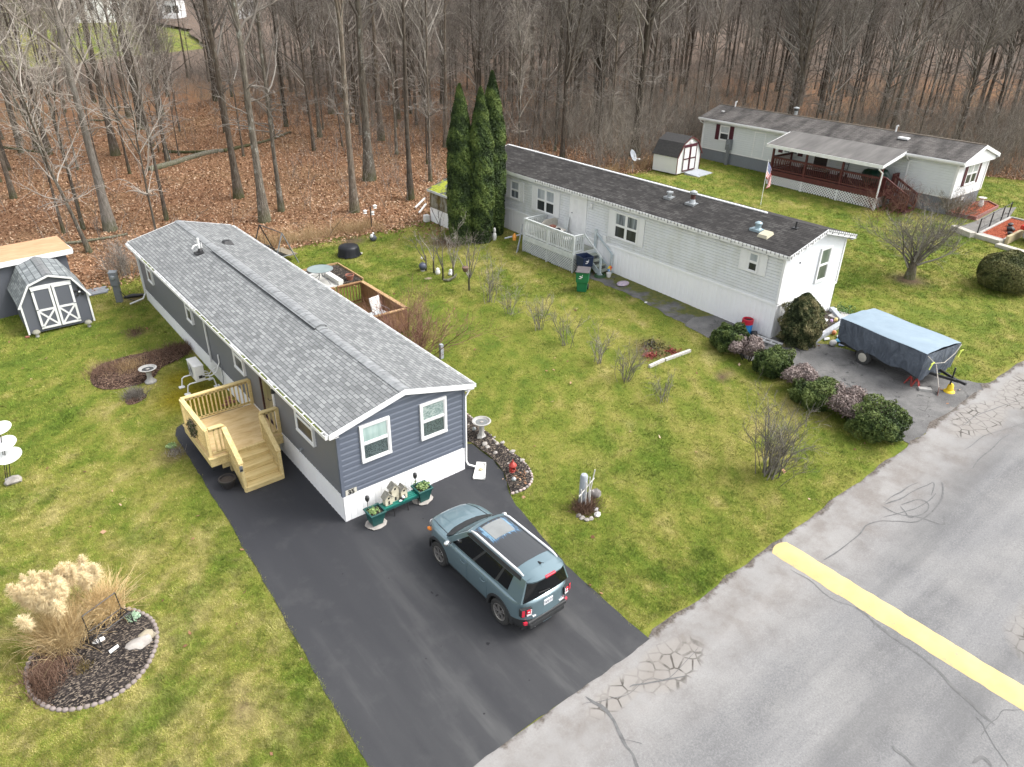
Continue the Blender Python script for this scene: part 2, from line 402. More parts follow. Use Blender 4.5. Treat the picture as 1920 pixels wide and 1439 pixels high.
def road_mat():
 t = NT('worn_road'); p = t.pos(); xx, yy, _ = t.sep(p)[0], t.sep(p)[1], 0
 n = t.noise(t.mapping(p, (.16,1.1,1)), 1.0, 5, .6); sp = t.noise(p, 26, 6, .85); tr_ = t.noise(t.mapping(p, (.045,.75,1)), 1, 3, .5); bl = t.noise(p, .55, 5, .6)
 c = t.ramp(n, [(.30,(.122,.121,.122)),(.5,(.162,.161,.161)),(.68,(.205,.203,.201))])
 c = t.mix(t.ramp(bl, [(.42,.0),(.68,.55)]), c, (.25,.244,.233))
 c = t.mix(t.math('MULTIPLY', t.ramp(sp, [(.38,1),(.50,0)]), .42), c, (.075,.075,.075))
 c = t.mix(t.math('MULTIPLY', t.ramp(sp, [(.52,0),(.64,1)]), .38), c, (.33,.325,.315))
 c = t.mix(t.ramp(tr_, [(.48,0),(.66,.6)]), c, (.095,.0945,.095))
 # pale silt, then a brown dirt seam, along the lawn
 e = t.math('ADD', yy, t.math('MULTIPLY', t.math('SUBTRACT', t.noise(p, 1.6, 5, .65), .5), .9))
 silt = t.math('MULTIPLY', t.ramp(t.math('DIVIDE', t.math('ADD', e, 10.6), 3), [(.0,0),(.5,1)]), .55)
 c = t.mix(silt, c, t.ramp(t.noise(p, 1.1, 5, .7), [(.32,(.20,.172,.148)),(.5,(.28,.264,.246)),(.7,(.31,.302,.29))]))
 dirt = t.ramp(t.math('DIVIDE', t.math('ADD', e, 9.0), 1.2), [(.66,0),(.76,1)])
 c = t.mix(dirt, c, t.ramp(t.noise(p, 14, 4), [(.35,(.060,.050,.042)),(.65,(.140,.122,.105))]))
 # crazed patches
 cr = t.voro(t.mapping(p, (1,1,1)), 3.3, 'DISTANCE_TO_EDGE'); crw = t.math('ADD', cr, t.math('MULTIPLY', t.math('SUBTRACT', t.noise(p, 9, 3), .5), .05))
 line = t.ramp(crw, [(.0,1),(.035,1),(.075,0)])
 msk = None
 for (x, y, rx, ry) in ((3.5,-8.95,1.1,.6),(2.2,-8.75,1.1,.35),(19.6,-8.9,2.0,.7),(23,-9.1,2.2,.8),(11.4,-14.2,1.6,1.1)):
  dx = t.math('DIVIDE', t.math('SUBTRACT', xx, x), rx); dy = t.math('DIVIDE', t.math('SUBTRACT', yy, y), ry)
  d = t.math('ADD', t.math('MULTIPLY', dx, dx), t.math('MULTIPLY', dy, dy))
  d = t.ramp(t.math('ADD', d, t.math('MULTIPLY', t.math('SUBTRACT', bl, .5), 1.2)), [(.55,1),(1.0,0)])
  msk = d if msk is None else t.math('MAXIMUM', msk, d)
 c = t.mix(t.math('MULTIPLY', msk, .55), c, (.25,.231,.208))
 wet = t.ramp(t.noise(p, 2.3, 3), [(.44,.25),(.6,1)])
 c = t.mix(t.math('MULTIPLY', t.math('MULTIPLY', line, msk), wet), c, (.075,.068,.060))
 t.base(c); t.set(Roughness=.85, Specular_IOR_Level=.25); t.bump(sp, .25, .01); return t.mat
M_ROAD = road_mat()
xs = np.arange(-80, 140, .4); Yr = [None, -9, -10, -12, -15, -20, -28, -40]
V = []
for x in xs:
 y0 = -8.10+(vnoise(x, 1, .9, 5)-.5)*.22+(vnoise(x, 5, .35, 6)-.5)*.10
 if -3.1 < x < 3.7: y0 = -8.15+(vnoise(x, 5, .35, 6)-.5)*.03
 if 16.2 < x < 22.3: y0 = -8.0+(vnoise(x, 5, .5, 6)-.5)*.5
 for yr in Yr:
  y = y0 if yr is None else yr; V.append((x, y, g(x, y)+.010+(.016 if 16.2 < x < 22.3 and yr is None else 0)))
V = np.array(V); i = np.arange(len(V)).reshape(len(xs), len(Yr)); F = np.stack([i[:-1,:-1], i[:-1,1:], i[1:,1:], i[1:,:-1]], -1).reshape(-1, 4)[:, ::1]
road = fastmesh('road', V, F, M_ROAD, smooth=True); tag(road, kind='structure')
# tar-filled cracks, thin ribbons lying on the road
M_TAR = pmat('crack_tar', (.085,.084,.083), (.135,.133,.131), 8, .8)
def ribbon(mb, pts, w0, off=.0145, seed=0, wander=.05):
 P = chaikin([tuple(p) for p in pts], 2, False); P = np.array(P); n = len(P)
 T = np.gradient(P, axis=0); T /= np.linalg.norm(T, axis=1)[:, None]+1e-9; N = np.stack([-T[:,1], T[:,0]], 1)
 s = np.arange(n); P = P+N*((vnoise(s*1., s*0., 2.3, seed)-.5)*wander*2)[:, None]
 wd = w0*(.35+1.1*vnoise(s*1., s*0., 3.0, seed+2))*np.clip(np.minimum(s, n-1-s)/3+.25, 0, 1)
 A = P+N*wd[:, None]/2; B = P-N*wd[:, None]/2
 vs = [(a[0], a[1], g(a[0], a[1])+off) for a in A]+[(b[0], b[1], g(b[0], b[1])+off) for b in B]
 mb.add(vs, [(i, n+i, n+i+1, i+1) for i in range(n-1)])
mb = MB()
def pxline(*pts): return pxpoly(*pts)
for k, (w0, pts) in enumerate([(.11,pxline((1100,1305),(1140,1340),(1165,1375),(1185,1415),(1198,1450))),
 (.09,pxline((1605,1140),(1640,1170),(1700,1210),(1760,1260),(1820,1320),(1866,1360))),(.05,pxline((1605,1140),(1635,1160),(1640,1180))),
 (.10,pxline((1672,1400),(1700,1425),(1730,1450))),(.10,pxline((1820,1430),(1845,1415),(1860,1440))),
 (.06,pxline((1545,1052),(1590,1020),(1620,990),(1650,975),(1690,982),(1735,975),(1770,940),(1765,905))),
 (.06,pxline((1655,970),(1700,962),(1740,940),(1755,925))),(.06,pxline((1660,948),(1700,930),(1725,915),(1755,900),(1745,930))),
 (.06,pxline((1655,950),(1680,965),(1735,972),(1775,990),(1768,965))),(.06,pxline((1660,945),(1690,920),(1720,905))),
 (.05,pxline((1690,950),(1710,940),(1735,938),(1742,955),(1725,970),(1700,972),(1690,950))),
 (.04,pxline((1800,800),(1850,770),(1900,755),(1930,748))),(.05,pxline((1820,880),(1860,840),(1890,815))),(.04,pxline((1810,845),(1850,815),(1900,800),(1930,790))),
 (.035,pxline((1840,1385),(1862,1350),(1885,1330),(1915,1330))),(.035,pxline((1830,1345),(1850,1370),(1870,1410),(1890,1440))),
 (.03,pxline((1090,1320),(1130,1315),(1175,1305),(1210,1275),(1260,1275),(1310,1215))),(.05,pxline((1180,1290),(1225,1278),(1290,1265))),
 (.03,pxline((1165,1385),(1205,1395))), (.03,pxline((1480,1070),(1520,1090),(1560,1125),(1605,1140)))]):
 ribbon(mb, pts, w0*(.8 if k < 5 else .6), .0145+.0007*(k % 6), k)
ck = mb.build('road_crack', M_TAR, None); ck.parent = road; tag(ck, kind='stuff')
# speed hump across the road
t = NT('yellow_paint'); p = t.pos()
t.base(t.mix(t.ramp(t.noise(p, 6, 6, .8), [(.57,0),(.68,1)]), t.ramp(t.noise(p, 2, 4), [(.3,(.47,.355,.145)),(.7,(.53,.415,.19))]), (.30,.265,.19)))
t.set(Roughness=.75); t.bump(t.noise(p, 30, 3), .3, .01); M_YEL = t.mat
A0 = np.array(G(1461,1028)[:2]); A1 = np.array(G(1950,1330)[:2]); A1 = A0+(A1-A0)*2.2
V = []; n = 120; hw = .34
T = (A1-A0)/np.linalg.norm(A1-A0); N = np.array([-T[1], T[0]])
for i in range(n+1):
 c = A0+(A1-A0)*i/n
 for j in range(9):
  s = -1+2*j/8; e = (1+.07*(vnoise(i*.7, j*.0+(s > 0)*9, 1.3, 2)-.5)*2)*hw
  q = c+N*s*e+(T*(.12*s*s-.12) if i == 0 else 0); V.append((q[0], q[1], g(q[0], q[1])+.012+.036*(1-s*s)*min(1, .3+i/2)))
V = np.array(V); i = np.arange(len(V)).reshape(n+1, 9); F = np.stack([i[:-1,:-1], i[:-1,1:], i[1:,1:], i[1:,:-1]], -1).reshape(-1, 4)
hump = fastmesh('speed_hump', V, F, M_YEL, smooth=True); tag(hump, 'raised speed hump painted yellow across the grey road', 'speed hump')
# the neighbour's cracked old driveway and mossy walk
t = NT('old_asphalt'); p = t.pos()
n = t.noise(p, .9, 6, .65); sp = t.noise(p, 40, 4, .8)
c = t.ramp(n, [(.3,(.075,.073,.072)),(.5,(.120,.117,.114)),(.7,(.185,.180,.172))])
c = t.mix(t.math('MULTIPLY', t.ramp(sp, [(.5,0),(.68,1)]), .5), c, (.26,.255,.245))
cr = t.math('ADD', t.voro(p, 1.3, 'DISTANCE_TO_EDGE'), t.math('MULTIPLY', t.math('SUBTRACT', t.noise(p, 7, 4), .5), .12))
c = t.mix(t.math('MULTIPLY', t.ramp(cr, [(.006,.8),(.02,0)]), t.ramp(t.noise(p, .8, 2), [(.48,0),(.62,1)])), c, (.028,.026,.024))
c = t.mix(t.ramp(t.noise(p, 2.6, 4), [(.64,0),(.70,1)]), c, (.05,.05,.05))
yy = t.sep(p)[1]
ed = t.ramp(t.math('DIVIDE', t.math('SUBTRACT', t.math('MULTIPLY', t.noise(p, 1.5, 4), 2.2), t.math('ADD', yy, 8.9)), 1.0), [(.3,0),(.6,1)])
c = t.mix(t.math('MULTIPLY', ed, .8), c, t.ramp(t.noise(p, 1.6, 4), [(.4,(.30,.235,.18)),(.6,(.37,.35,.32))]))
t.base(c); t.set(Roughness=.85, Specular_IOR_Level=.25); t.bump(sp, .4, .015); M_OLD = t.mat
tag(sheet('old_driveway', rough(DRIVE2, .25, .09, 3), .018, M_OLD, 1.0), kind='structure')
t = NT('mossy_asphalt'); p = t.pos(); n = t.noise(p, 1.1, 5, .6)
c = t.ramp(t.noise(p, 2, 6, .7), [(.3,(.06,.058,.056)),(.7,(.16,.155,.148))])
xx = t.sep(p)[0]
ms = t.math('ADD', n, t.math('MULTIPLY', t.math('SUBTRACT', xx, 18.2), .22))
c = t.mix(t.ramp(ms, [(.47,0),(.57,1)]), c, t.ramp(t.noise(p, 5, 4), [(.3,(.060,.080,.014)),(.7,(.135,.125,.025))]))
t.base(c); t.set(Roughness=.9); t.bump(t.noise(p, 25, 4), .5, .02); M_MOSSY = t.mat
tag(sheet('walkway', rough(WALK, .25, .10, 5), .012, M_MOSSY, 1.0), kind='structure')
# mulch beds
def mulch(name, dark, mid, pale):
 t = NT(name); p = t.pos(); v = t.voro(t.mapping(p, (1,2.1,1), (0,0,.5)), 24, out='Color'); f = t.sep(v)[0]
 t.base(t.mix(t.math('MULTIPLY', t.ramp(t.noise(p, 3, 4), [(.45,0),(.7,1)]), .4), t.ramp(f, [(.3,dark),(.7,mid),(.93,pale)]), mid)); t.set(Roughness=.95, Specular_IOR_Level=.15); t.bump(f, .9, .05); return t.mat
M_MULCH = mulch('black_mulch', (.014,.012,.012), (.050,.042,.038), (.22,.18,.14))
M_BROWNMULCH = mulch('brown_mulch', (.030,.018,.014), (.105,.062,.045), (.25,.17,.12))
M_REDMULCH = mulch('red_mulch', (.16,.035,.018), (.33,.075,.035), (.46,.15,.08))
BEDS = [DRIVE, DRIVE2, WALK, BED_R, BED_PAMPAS, BED_L, BED_L2]
def mound(name, poly, h, mat, label, cat, step=.22):
 """a bed raised gently towards its middle, with a broken surface"""
 o = sheet(name, poly, .02, mat, step); me = o.data
 P = np.array(poly); c = P.mean(0)
 for v in me.vertices:
  d = np.min(np.hypot(P[:,0]-v.co.x, P[:,1]-v.co.y)); k = min(1, d/.35)
  v.co.z += h*k*k*(3-2*k)*(.7+.8*float(vnoise(v.co.x, v.co.y, .22, 2)))
 return tag(o, label, cat)
bed_r = mound('garden_bed', BED_R, .07, M_MULCH, 'curved black mulch bed dotted with pale stones beside the driveway', 'garden bed')
bed_p = mound('garden_bed', BED_PAMPAS, .08, M_MULCH, 'oval mulch island bed ringed with paver stones under the pampas grass', 'garden bed')
bed_l = mound('garden_bed', BED_L, .16, M_BROWNMULCH, 'long brown bed of dead plants running up to the white skirting', 'garden bed')
bed_l2 = mound('garden_bed', BED_L2, .08, M_BROWNMULCH, 'small brown patch of dead stems near the pedestal bird bath', 'garden bed')
# ------------------------------------------------------------------ house kit
def PB(root):
 """a builder written in world coordinates whose mesh hangs under root"""
 b = MB(); b.M = Matrix.Translation(-Vector(root.location)); return b
def clipz(poly, z0, z1):
 def half(p, z, keep_above):
  out = []; n = len(p)
  for i in range(n):
   a = p[i]; b = p[(i+1) % n]; ia = (a[1] >= z) == keep_above or a[1] == z; ib = (b[1] >= z) == keep_above or b[1] == z
   if ia: out.append(a)
   if ia != ib and a[1] != b[1]:
    k = (z-a[1])/(b[1]-a[1]); out.append((a[0]+(b[0]-a[0])*k, z))
  return out
 q = half(poly, z0, True); return half(q, z1, False) if len(q) > 2 else []
def siding(mb, o, du, nrm, poly, lap, depth, prof=None):
 """lapped boards over the flat outline poly of (u, z): each course leans out towards its lower edge"""
 o = Vector(o); du = Vector(du); nrm = Vector(nrm); z = min(p[1] for p in poly); zt = max(p[1] for p in poly)
 prof = prof or [(0, 0.0), (0, 1.0), (1, .15)]
 while z < zt-1e-4:
  for (k0, d0), (k1, d1) in zip(prof[:-1], prof[1:]):
   za, zb = z+lap*k0, z+lap*k1
   if za >= zt: break
   if k0 == k1:
    c = clipz(poly, za, za+1e-3)
    if len(c) < 2: continue
    us = [p[0] for p in c]; u0, u1 = min(us), max(us)
    P = lambda u, d: o+du*u+nrm*d*depth+Vector((0, 0, za))
    mb.poly([P(u0, d0), P(u1, d0), P(u1, d1), P(u0, d1)]); continue
   c = clipz(poly, za, min(zb, zt))
   if len(c) < 3: continue
   mb.poly([o+du*u+nrm*depth*(d0+(d1-d0)*(zz-za)/(zb-za))+Vector((0, 0, zz)) for u, zz in c])
  z += lap
GROOVE = [(0,0),(0,1),(.80,.8),(.85,.05),(1,.05)]
DUTCH = [(0, 0), (0, 1), (.55, .95), (.78, .45), (1, .15)]
def wbox(mb, o, du, nrm, u0, u1, z0, z1, d0, d1):
 """a box on a wall: u along it, z up, d out of it"""
 o = Vector(o); du = Vector(du); nrm = Vector(nrm); P = lambda u, z, d: tuple(o+du*u+nrm*d+Vector((0, 0, z)))
 mb.add([P(u0,z0,d0),P(u1,z0,d0),P(u1,z1,d0),P(u0,z1,d0),P(u0,z0,d1),P(u1,z0,d1),P(u1,z1,d1),P(u0,z1,d1)],
           [(0,3,2,1),(4,5,6,7),(0,1,5,4),(1,2,6,5),(2,3,7,6),(3,0,4,7)])
def window(root, o, du, nrm, u0, u1, z0, z1, mfr, mtop, mbot, name='window', tr=.075, shut=None, mull=0, rail=.5, off=.042):
 o = Vector(o)+Vector(nrm)*off
 if u0 > u1: u0, u1 = u1, u0
 b = PB(root); W = lambda *a: wbox(b, o, du, nrm, *a)
 D = .045
 W(u0, u1, z1-tr, z1, -.06, D); W(u0, u1, z0, z0+tr, -.06, D+.012); W(u0, u0+tr, z0+tr, z1-tr, -.06, D); W(u1-tr, u1, z0+tr, z1-tr, -.06, D)
 zm = z0+(z1-z0)*rail
 if rail: W(u0+tr, u1-tr, zm-.025, zm+.025, -.06, D-.010)
 s = .028
 cols = [(u0+tr, u1-tr)]
 if mull:
  um = (u0+u1)/2; cols = [(u0+tr, um-.05), (um+.05, u1-tr)]
  W(um-.05, um+.05, z0+tr, z1-tr, -.06, D-.006)
 for a, c in cols:
  for (p, q, dd) in ((z0+tr, zm-.025, .026), (zm+.025, z1-tr, .030)) if rail else ((z0+tr, z1-tr, .03),):
   W(a, a+s, p, q, -.06, dd); W(c-s, c, p, q, -.06, dd); W(a+s, c-s, p, p+s, -.06, dd); W(a+s, c-s, q-s, q, -.06, dd)
 f = b.build(name, mfr, root, bevel=.004)
 for a, c in cols:
  if rail:
   b = PB(root); wbox(b, o, du, nrm, a+s, c-s, z0+tr+s, zm-.025-s, -.03, .012); b.build('pane', mbot, f)
   b = PB(root); wbox(b, o, du, nrm, a+s, c-s, zm+.025+s, z1-tr-s, -.03, .016); b.build('pane', mtop, f)
  else:
   b = PB(root); wbox(b, o, du, nrm, a+s, c-s, z0+tr+s, z1-tr-s, -.03, .014); b.build('pane', mtop, f)
 if shut is not None:
  ms, wd = shut
  for a, c in ((u0-wd-.012, u0-.012), (u1+.012, u1+wd+.012)):
   b = PB(root); wbox(b, o, du, nrm, a, c, z0-.01, z1+.01, 0, .022)
   for k in range(2):
    p0 = z0+.05+k*(z1-z0)/2; p1 = p0+(z1-z0)/2-.09
    for q in np.arange(p0, p1, .05): wbox(b, o, du, nrm, a+.045, c-.045, q, q+.03, .022, .030)
   wbox(b, o, du, nrm, a, a+.04, z0-.01, z1+.01, .022, .034); wbox(b, o, du, nrm, c-.04, c, z0-.01, z1+.01, .022, .034)
   b.build('shutter', ms, root)
 return f
def roof_slab(mb, x0, z0, x1, z1, y0, y1, th):
 mb.add([(x0,y0,z0-th),(x1,y0,z1-th),(x1,y1,z1-th),(x0,y1,z0-th),(x0,y0,z0),(x1,y0,z1),(x1,y1,z1),(x0,y1,z0)],
           [(0,3,2,1),(4,5,6,7),(0,1,5,4),(1,2,6,5),(2,3,7,6),(3,0,4,7)])
def shingles(name, cols, w=.32, h=.145, moss=0, streak=0, bumpk=.5, axis='y', k=4.1):
 t = NT(name); p = t.pos(); X, Y, Z = t.sep(p)[:3]
 sl = t.math('MULTIPLY', Z, k)      # distance down the slope (3-in-12 pitch) read from the height
 v = t.comb(Y if axis == 'y' else X, sl, 0)
 br = t.node('ShaderNodeTexBrick'); t.link(v, br.inputs['Vector']); br.offset = .5; br.offset_frequency = 2; br.squash = 1
 for k, val in (('Scale', 1), ('Mortar Size', .012), ('Mortar Smooth', .3), ('Bias', 0), ('Brick Width', w), ('Row Height', h)): br.inputs[k].default_value = val
 br.inputs['Color1'].default_value = (0,0,0,1); br.inputs['Color2'].default_value = (1,1,1,1); br.inputs['Mortar'].default_value = (.5,.5,.5,1)
 f = t.math('ADD', t.math('MULTIPLY', br.outputs['Color'], .5), t.math('MULTIPLY', t.noise(p, 2.4, 5, .7), .6))
 c = t.ramp(f, [(.25, cols[0]), (.55, cols[1]), (.85, cols[2])])
 g_ = t.noise(p, 120, 2, .8); c = t.mix(.35, c, t.mix(1, c, t.ramp(g_, [(.35,.45),(.65,1.5)]), 'MULTIPLY'))
 c = t.mix(t.math('MULTIPLY', br.outputs['Fac'], .75), c, tuple(k*.35 for k in cols[0]))
 if streak:
  s = t.noise(t.mapping(p, (.25,.9,1)), 1.2, 4, .6)
  c = t.mix(t.math('MULTIPLY', t.ramp(s, [(.42,0),(.66,1)]), streak), c, (.018,.017,.017))
 if moss: c = t.mix(t.math('MULTIPLY', t.ramp(t.noise(p, 3, 5), [(.5,0),(.6,1)]), moss), c, (.20,.22,.02))
 t.base(c); t.set(Roughness=.92, Specular_IOR_Level=.2)
 saw = t.math('FRACT', t.math('DIVIDE', sl, h))
 t.bump(t.math('ADD', t.math('MULTIPLY', t.math('SUBTRACT', 1, saw), 1.0), t.math('ADD', t.math('MULTIPLY', br.outputs['Color'], .35), t.math('MULTIPLY', g_, .3))), bumpk, .012)
 return t.mat
def vinyl(name, c, dirt=0, dcol=(.22,.21,.13), sheen=.45):
 t = NT(name); p = t.pos(); n = t.noise(t.mapping(p, (1,1,.25)), 1.3, 5, .65)
 k = t.mix(t.ramp(n, [(.35,0),(.75,.35)]), c, tuple(q*.82 for q in c))
 if dirt:
  d = t.math('ADD', t.noise(t.mapping(p, (1.2,1.2,.5)), 1.0, 6, .75), 0)
  k = t.mix(t.math('MULTIPLY', t.ramp(d, [(.45,0),(.66,1)]), dirt), k, dcol)
 t.base(k); t.set(Roughness=sheen, Specular_IOR_Level=.4); t.bump(t.noise(p, 60, 2), .05, .005); return t.mat
def glassy(name, c1, c2, folds=0, horiz=False, mottled=False):
 t = NT(name); p = t.pos()
 if folds:
  v = t.mapping(p, (folds, folds, .6 if not horiz else folds*2))
  f = t.noise(v, 1, 3, .6)
  if mottled: f = t.math('ADD', t.math('MULTIPLY', f, .55), t.math('MULTIPLY', t.voro(p, 26), .6))
 else: f = t.noise(p, 1.5, 2)
 t.base(t.ramp(f, [(.35, c1), (.65, c2)])); t.set(Roughness=.35, Coat_Weight=.45 if max(c2) < .1 else .8, Coat_Roughness=.03, Specular_IOR_Level=.3); return t.mat
M_WHITE = vinyl('white_vinyl', (.80,.80,.79), .10, (.5,.5,.47), .4)
M_TRIM = pmat('white_trim', (.78,.78,.77), (.70,.70,.69), 3, .45)
M_SKIRT = vinyl('white_skirting', (.90,.90,.90), .08, (.72,.72,.69), .4)
M_GREYSIDE = vinyl('slate_siding', (.112,.128,.162), .12, (.14,.16,.198), .38)
M_GREYWALL = vinyl('grey_panel_siding', (.150,.155,.168), 0, sheen=.5)
M_SHG = shingles('grey_shingles', [(.140,.145,.146), (.200,.207,.207), (.262,.270,.267)], .29, .125)
M_SHCAP = pmat('ridge_cap_shingles', (.29,.30,.302), (.16,.167,.17), 3.0, .92, .4, 40, stretch=(.6,2.2,.6))
M_SHDARK = shingles('black_shingles', [(.030,.028,.027), (.047,.044,.042), (.080,.076,.072)], .32, .13, streak=.55)
M_SHTAUPE = shingles('weathered_shingles', [(.095,.087,.081), (.120,.111,.104), (.150,.140,.131)], .42, .14, streak=.75, bumpk=.3)
M_DARKGLASS = glassy('dark_glass', (.012,.014,.016), (.045,.050,.055), 3)
M_SHEER = glassy('green_sheer_blind', (.26,.36,.33), (.36,.46,.43), 6)
M_SHEER2 = glassy('patterned_sheer', (.13,.20,.19), (.40,.46,.44), 14, True)
M_LACE = glassy('dark_lace_curtain', (.010,.017,.017), (.10,.13,.13), 16, mottled=True)
M_BLIND = glassy('pale_blind', (.30,.33,.36), (.52,.54,.56), 2)
M_CURT = glassy('grey_curtain', (.04,.05,.06), (.33,.36,.39), 12)
M_BLACK = pmat('black_metal', (.012,.012,.013), (.030,.030,.031), 8, .45)
M_GALV = pmat('galvanised', (.42,.44,.45), (.28,.30,.31), 6, .45, metallic=.5)
M_GREYMETAL = pmat('grey_painted_metal', (.20,.215,.225), (.14,.15,.16), 4, .5)
M_MOSS = pmat('gutter_moss', (.16,.19,.025), (.07,.085,.02), 9, .95, .5)
def rib_skirt(mb, o, du, nrm, us, top, pitch=.2, depth=.007):
 """ribbed vertical skirting from the ground to z = top"""
 o = Vector(o); du = Vector(du); nrm = Vector(nrm); u = us[0]; k = 0; pts = []
 while u < us[1]-1e-3:
  for a, d in ((0, 0), (.62, 0), (.72, -1), (.9, -1)):
   uu = min(us[1], u+pitch*a); pts.append((uu, d))
  u += pitch
 pts.append((us[1], 0))
 vs = [];
 for uu, d in pts:
  q = o+du*uu+nrm*(depth*d); zb = g(q.x, q.y)-.08
  vs.append((q.x, q.y, zb)); vs.append((q.x, q.y, top))
 mb.add(vs, [(2*i, 2*i+2, 2*i+3, 2*i+1) for i in range(len(pts)-1)])
def eave_gutter(root, x, y0, y1, z, mats, sgn=-1, moss=None, strap=.6):
 b = PB(root); w = .095
 xa, xb = x, x+sgn*w
 b.box((min(xa,xb), y0, z-.11), (max(xa,xb), y1, z-.10)); b.box((xb-.006, y0, z-.10), (xb+.006, y1, z)); b.box((xa-.006, y0, z-.10), (xa+.006, y1, z-.012))
 b.box((min(xa,xb), y0, z-.10), (max(xa,xb), y0+.012, z)); b.box((min(xa,xb), y1-.012, z-.10), (max(xa,xb), y1, z))
 if strap:
  for y in np.arange(y0+.2, y1, strap): b.box((min(xa,xb)-.004, y, z-.004), (max(xa,xb), y+.04, z+.004))
 gt = b.build('gutter', mats, root)
 if moss:
  b = PB(root)
  for i, y in enumerate(np.arange(y0+.05, y1-.1, .14)):
   if vnoise(y, 0, 1.4, 8) > .30: b.rock(((xa+xb)/2, y, z-.055), (.036, .1, .035+.02*vnoise(y, 3, .5, 2)), i, 1, 1)
  b.build('moss', moss, gt)['kind'] = 'stuff'
 return gt
def spout(root, pts, m, r=.035):
 b = PB(root); b.tube(pts, r, 4); return b.build('downspout', m, root)
# ================================================================== the slate-blue home in front
def build_h1():
 gz = 0.0; b2 = .88; W, L = 4.1, 19.5
 root = thing('mobile_home', 'slate blue mobile home with light grey shingle roof beside the black driveway', 'mobile home', (2.05, 9.75, g(2.05, 9.75)))
 rz = lambda x: b2+2.20+(min(x, 4.1-x)+.24)*.252
 gab = [(0, b2), (W, b2), (W, rz(W)-.05), (2.05, rz(2.05)-.05), (0, rz(0)-.05)]
 b = PB(root); siding(b, (0,0,0), (1,0,0), (0,-1,0), gab, .176, .034, DUTCH)
 b.build('wall', M_GREYSIDE, root)['label'] = 'slate blue front wall of wide lapped boards'
 b = PB(root); siding(b, (0,L,0), (0,-1,0), (-1,0,0), [(0,b2),(L,b2),(L,rz(0)-.05),(0,rz(0)-.05)], .105, .010)
 b.build('wall', M_GREYWALL, root)
 b = PB(root); siding(b, (W,0,0), (0,1,0), (1,0,0), [(0,b2),(L,b2),(L,rz(0)-.05),(0,rz(0)-.05)], .105, .010); b.build('wall', M_GREYWALL, root)
 b = PB(root); siding(b, (W,L,0), (-1,0,0), (0,1,0), gab, .105, .010); b.build('wall', M_GREYWALL, root)
 for (x, y, m) in ((0,0,0),(W,0,0),(0,L,1),(W,L,1)):
  b = PB(root); b.box((x-.045, y-.045, b2-.02), (x+.045, y+.045, rz(0)-.06)); b.build('corner_post', (M_GREYSIDE, M_TRIM)[m], root)
 b = PB(root)
 rib_skirt(b, (-.02,L,0), (0,-1,0), (-1,0,0), (0, L+.02), b2); rib_skirt(b, (-.02,-.02,0), (1,0,0), (0,-1,0), (0, W+.04), b2)
 rib_skirt(b, (W+.02,0,0), (0,1,0), (1,0,0), (-.02, L), b2); rib_skirt(b, (W,L+.02,0), (-1,0,0), (0,1,0), (0, W), b2)
 b.box((-.035,-.035,b2-.05),(W+.035,-.021,b2)); b.box((-.035,-.02,b2-.05),(-.021,L+.03,b2))
 b.build('skirting', M_SKIRT, root)
 y0, y1 = -.17, L+.17
 b = PB(root)
 roof_slab(b, -.26, rz(-.26+.0)-.0, 2.05, rz(2.05), y0, y1, .035); roof_slab(b, 2.05, rz(2.05), W+.26, rz(-.26), y0, y1, .035)
 rf = b.build('roof', M_SHG, root)
 b = PB(root)            # bent ridge caps, one over the next
 y = y0+.02
 yv = (5.0, 14.6)
 def capat(y, lift, ln=.2):
  for s in (-1, 1):
   b.add([(2.05, y, rz(2.05)+.012+lift), (2.05, y+ln, rz(2.05)+.006+lift), (2.05+s*.16, y+ln, rz(2.05)-.16*.252+.006+lift), (2.05+s*.16, y, rz(2.05)-.16*.252+.012+lift),
                   (2.05, y, rz(2.05)-.01), (2.05+s*.16, y, rz(2.05)-.16*.252-.01)], [(0,1,2,3) if s > 0 else (3,2,1,0), (0,3,5,4)])
 for lo, hi in ((y0+.02, yv[0]-.1), (yv[1], y1-.05)):
  b = PB(root)
  for y in np.arange(lo, hi, .142): capat(y, .006+.01*((int(y*7)) % 2))
  b.build('ridge_cap', M_SHCAP, rf)
 b = PB(root); zr = rz(2.05)
 for s in (-1, 1):
  roof_slab(b, 2.05, zr+.085, 2.05+s*.22, zr+.085-.22*.252, yv[0], yv[1], .02)
 b.m = 1
 for s in (-1, 1): b.box((2.05+s*.205, yv[0]+.02, zr-.05), (2.05+s*.195, yv[1]-.02, zr+.03))
 b.m = 0; y = yv[0]
 while y < yv[1]: capat(y, .085+.012*(int(y*7) % 2)); y += .142
 rv = b.build('ridge_vent', [M_SHCAP, M_BLACK], rf)
 b = PB(root)            # fascia along eaves and rakes
 for s in (0, 1):
  xa = -.26 if s == 0 else W+.26; e = -1 if s == 0 else 1
  b.box((xa, y0, rz(-.26)-.17), (xa+e*.02, y1, rz(-.26)-.02))
 for yy in (y0, y1):
  d = -.02 if yy == y0 else .02
  for xa, xb in ((-.28, 2.05), (W+.28, 2.05)):
   za, zb = rz(-.28), rz(2.05)
   b.add([(xa,yy,za-.15),(xb,yy,zb-.15),(xb,yy,zb+.012),(xa,yy,za+.012),(xa,yy+d,za-.15),(xb,yy+d,zb-.15),(xb,yy+d,zb+.012),(xa,yy+d,za+.012)],
                  [(0,3,2,1),(4,5,6,7),(0,1,5,4),(1,2,6,5),(2,3,7,6),(3,0,4,7)])
 b.box((-.26, y0, rz(-.26)-.165), (-.0, y1, rz(-.26)-.15)); b.box((W, y0, rz(-.26)-.165), (W+.26, y1, rz(-.26)-.15))
 b.build('fascia', M_TRIM, root)
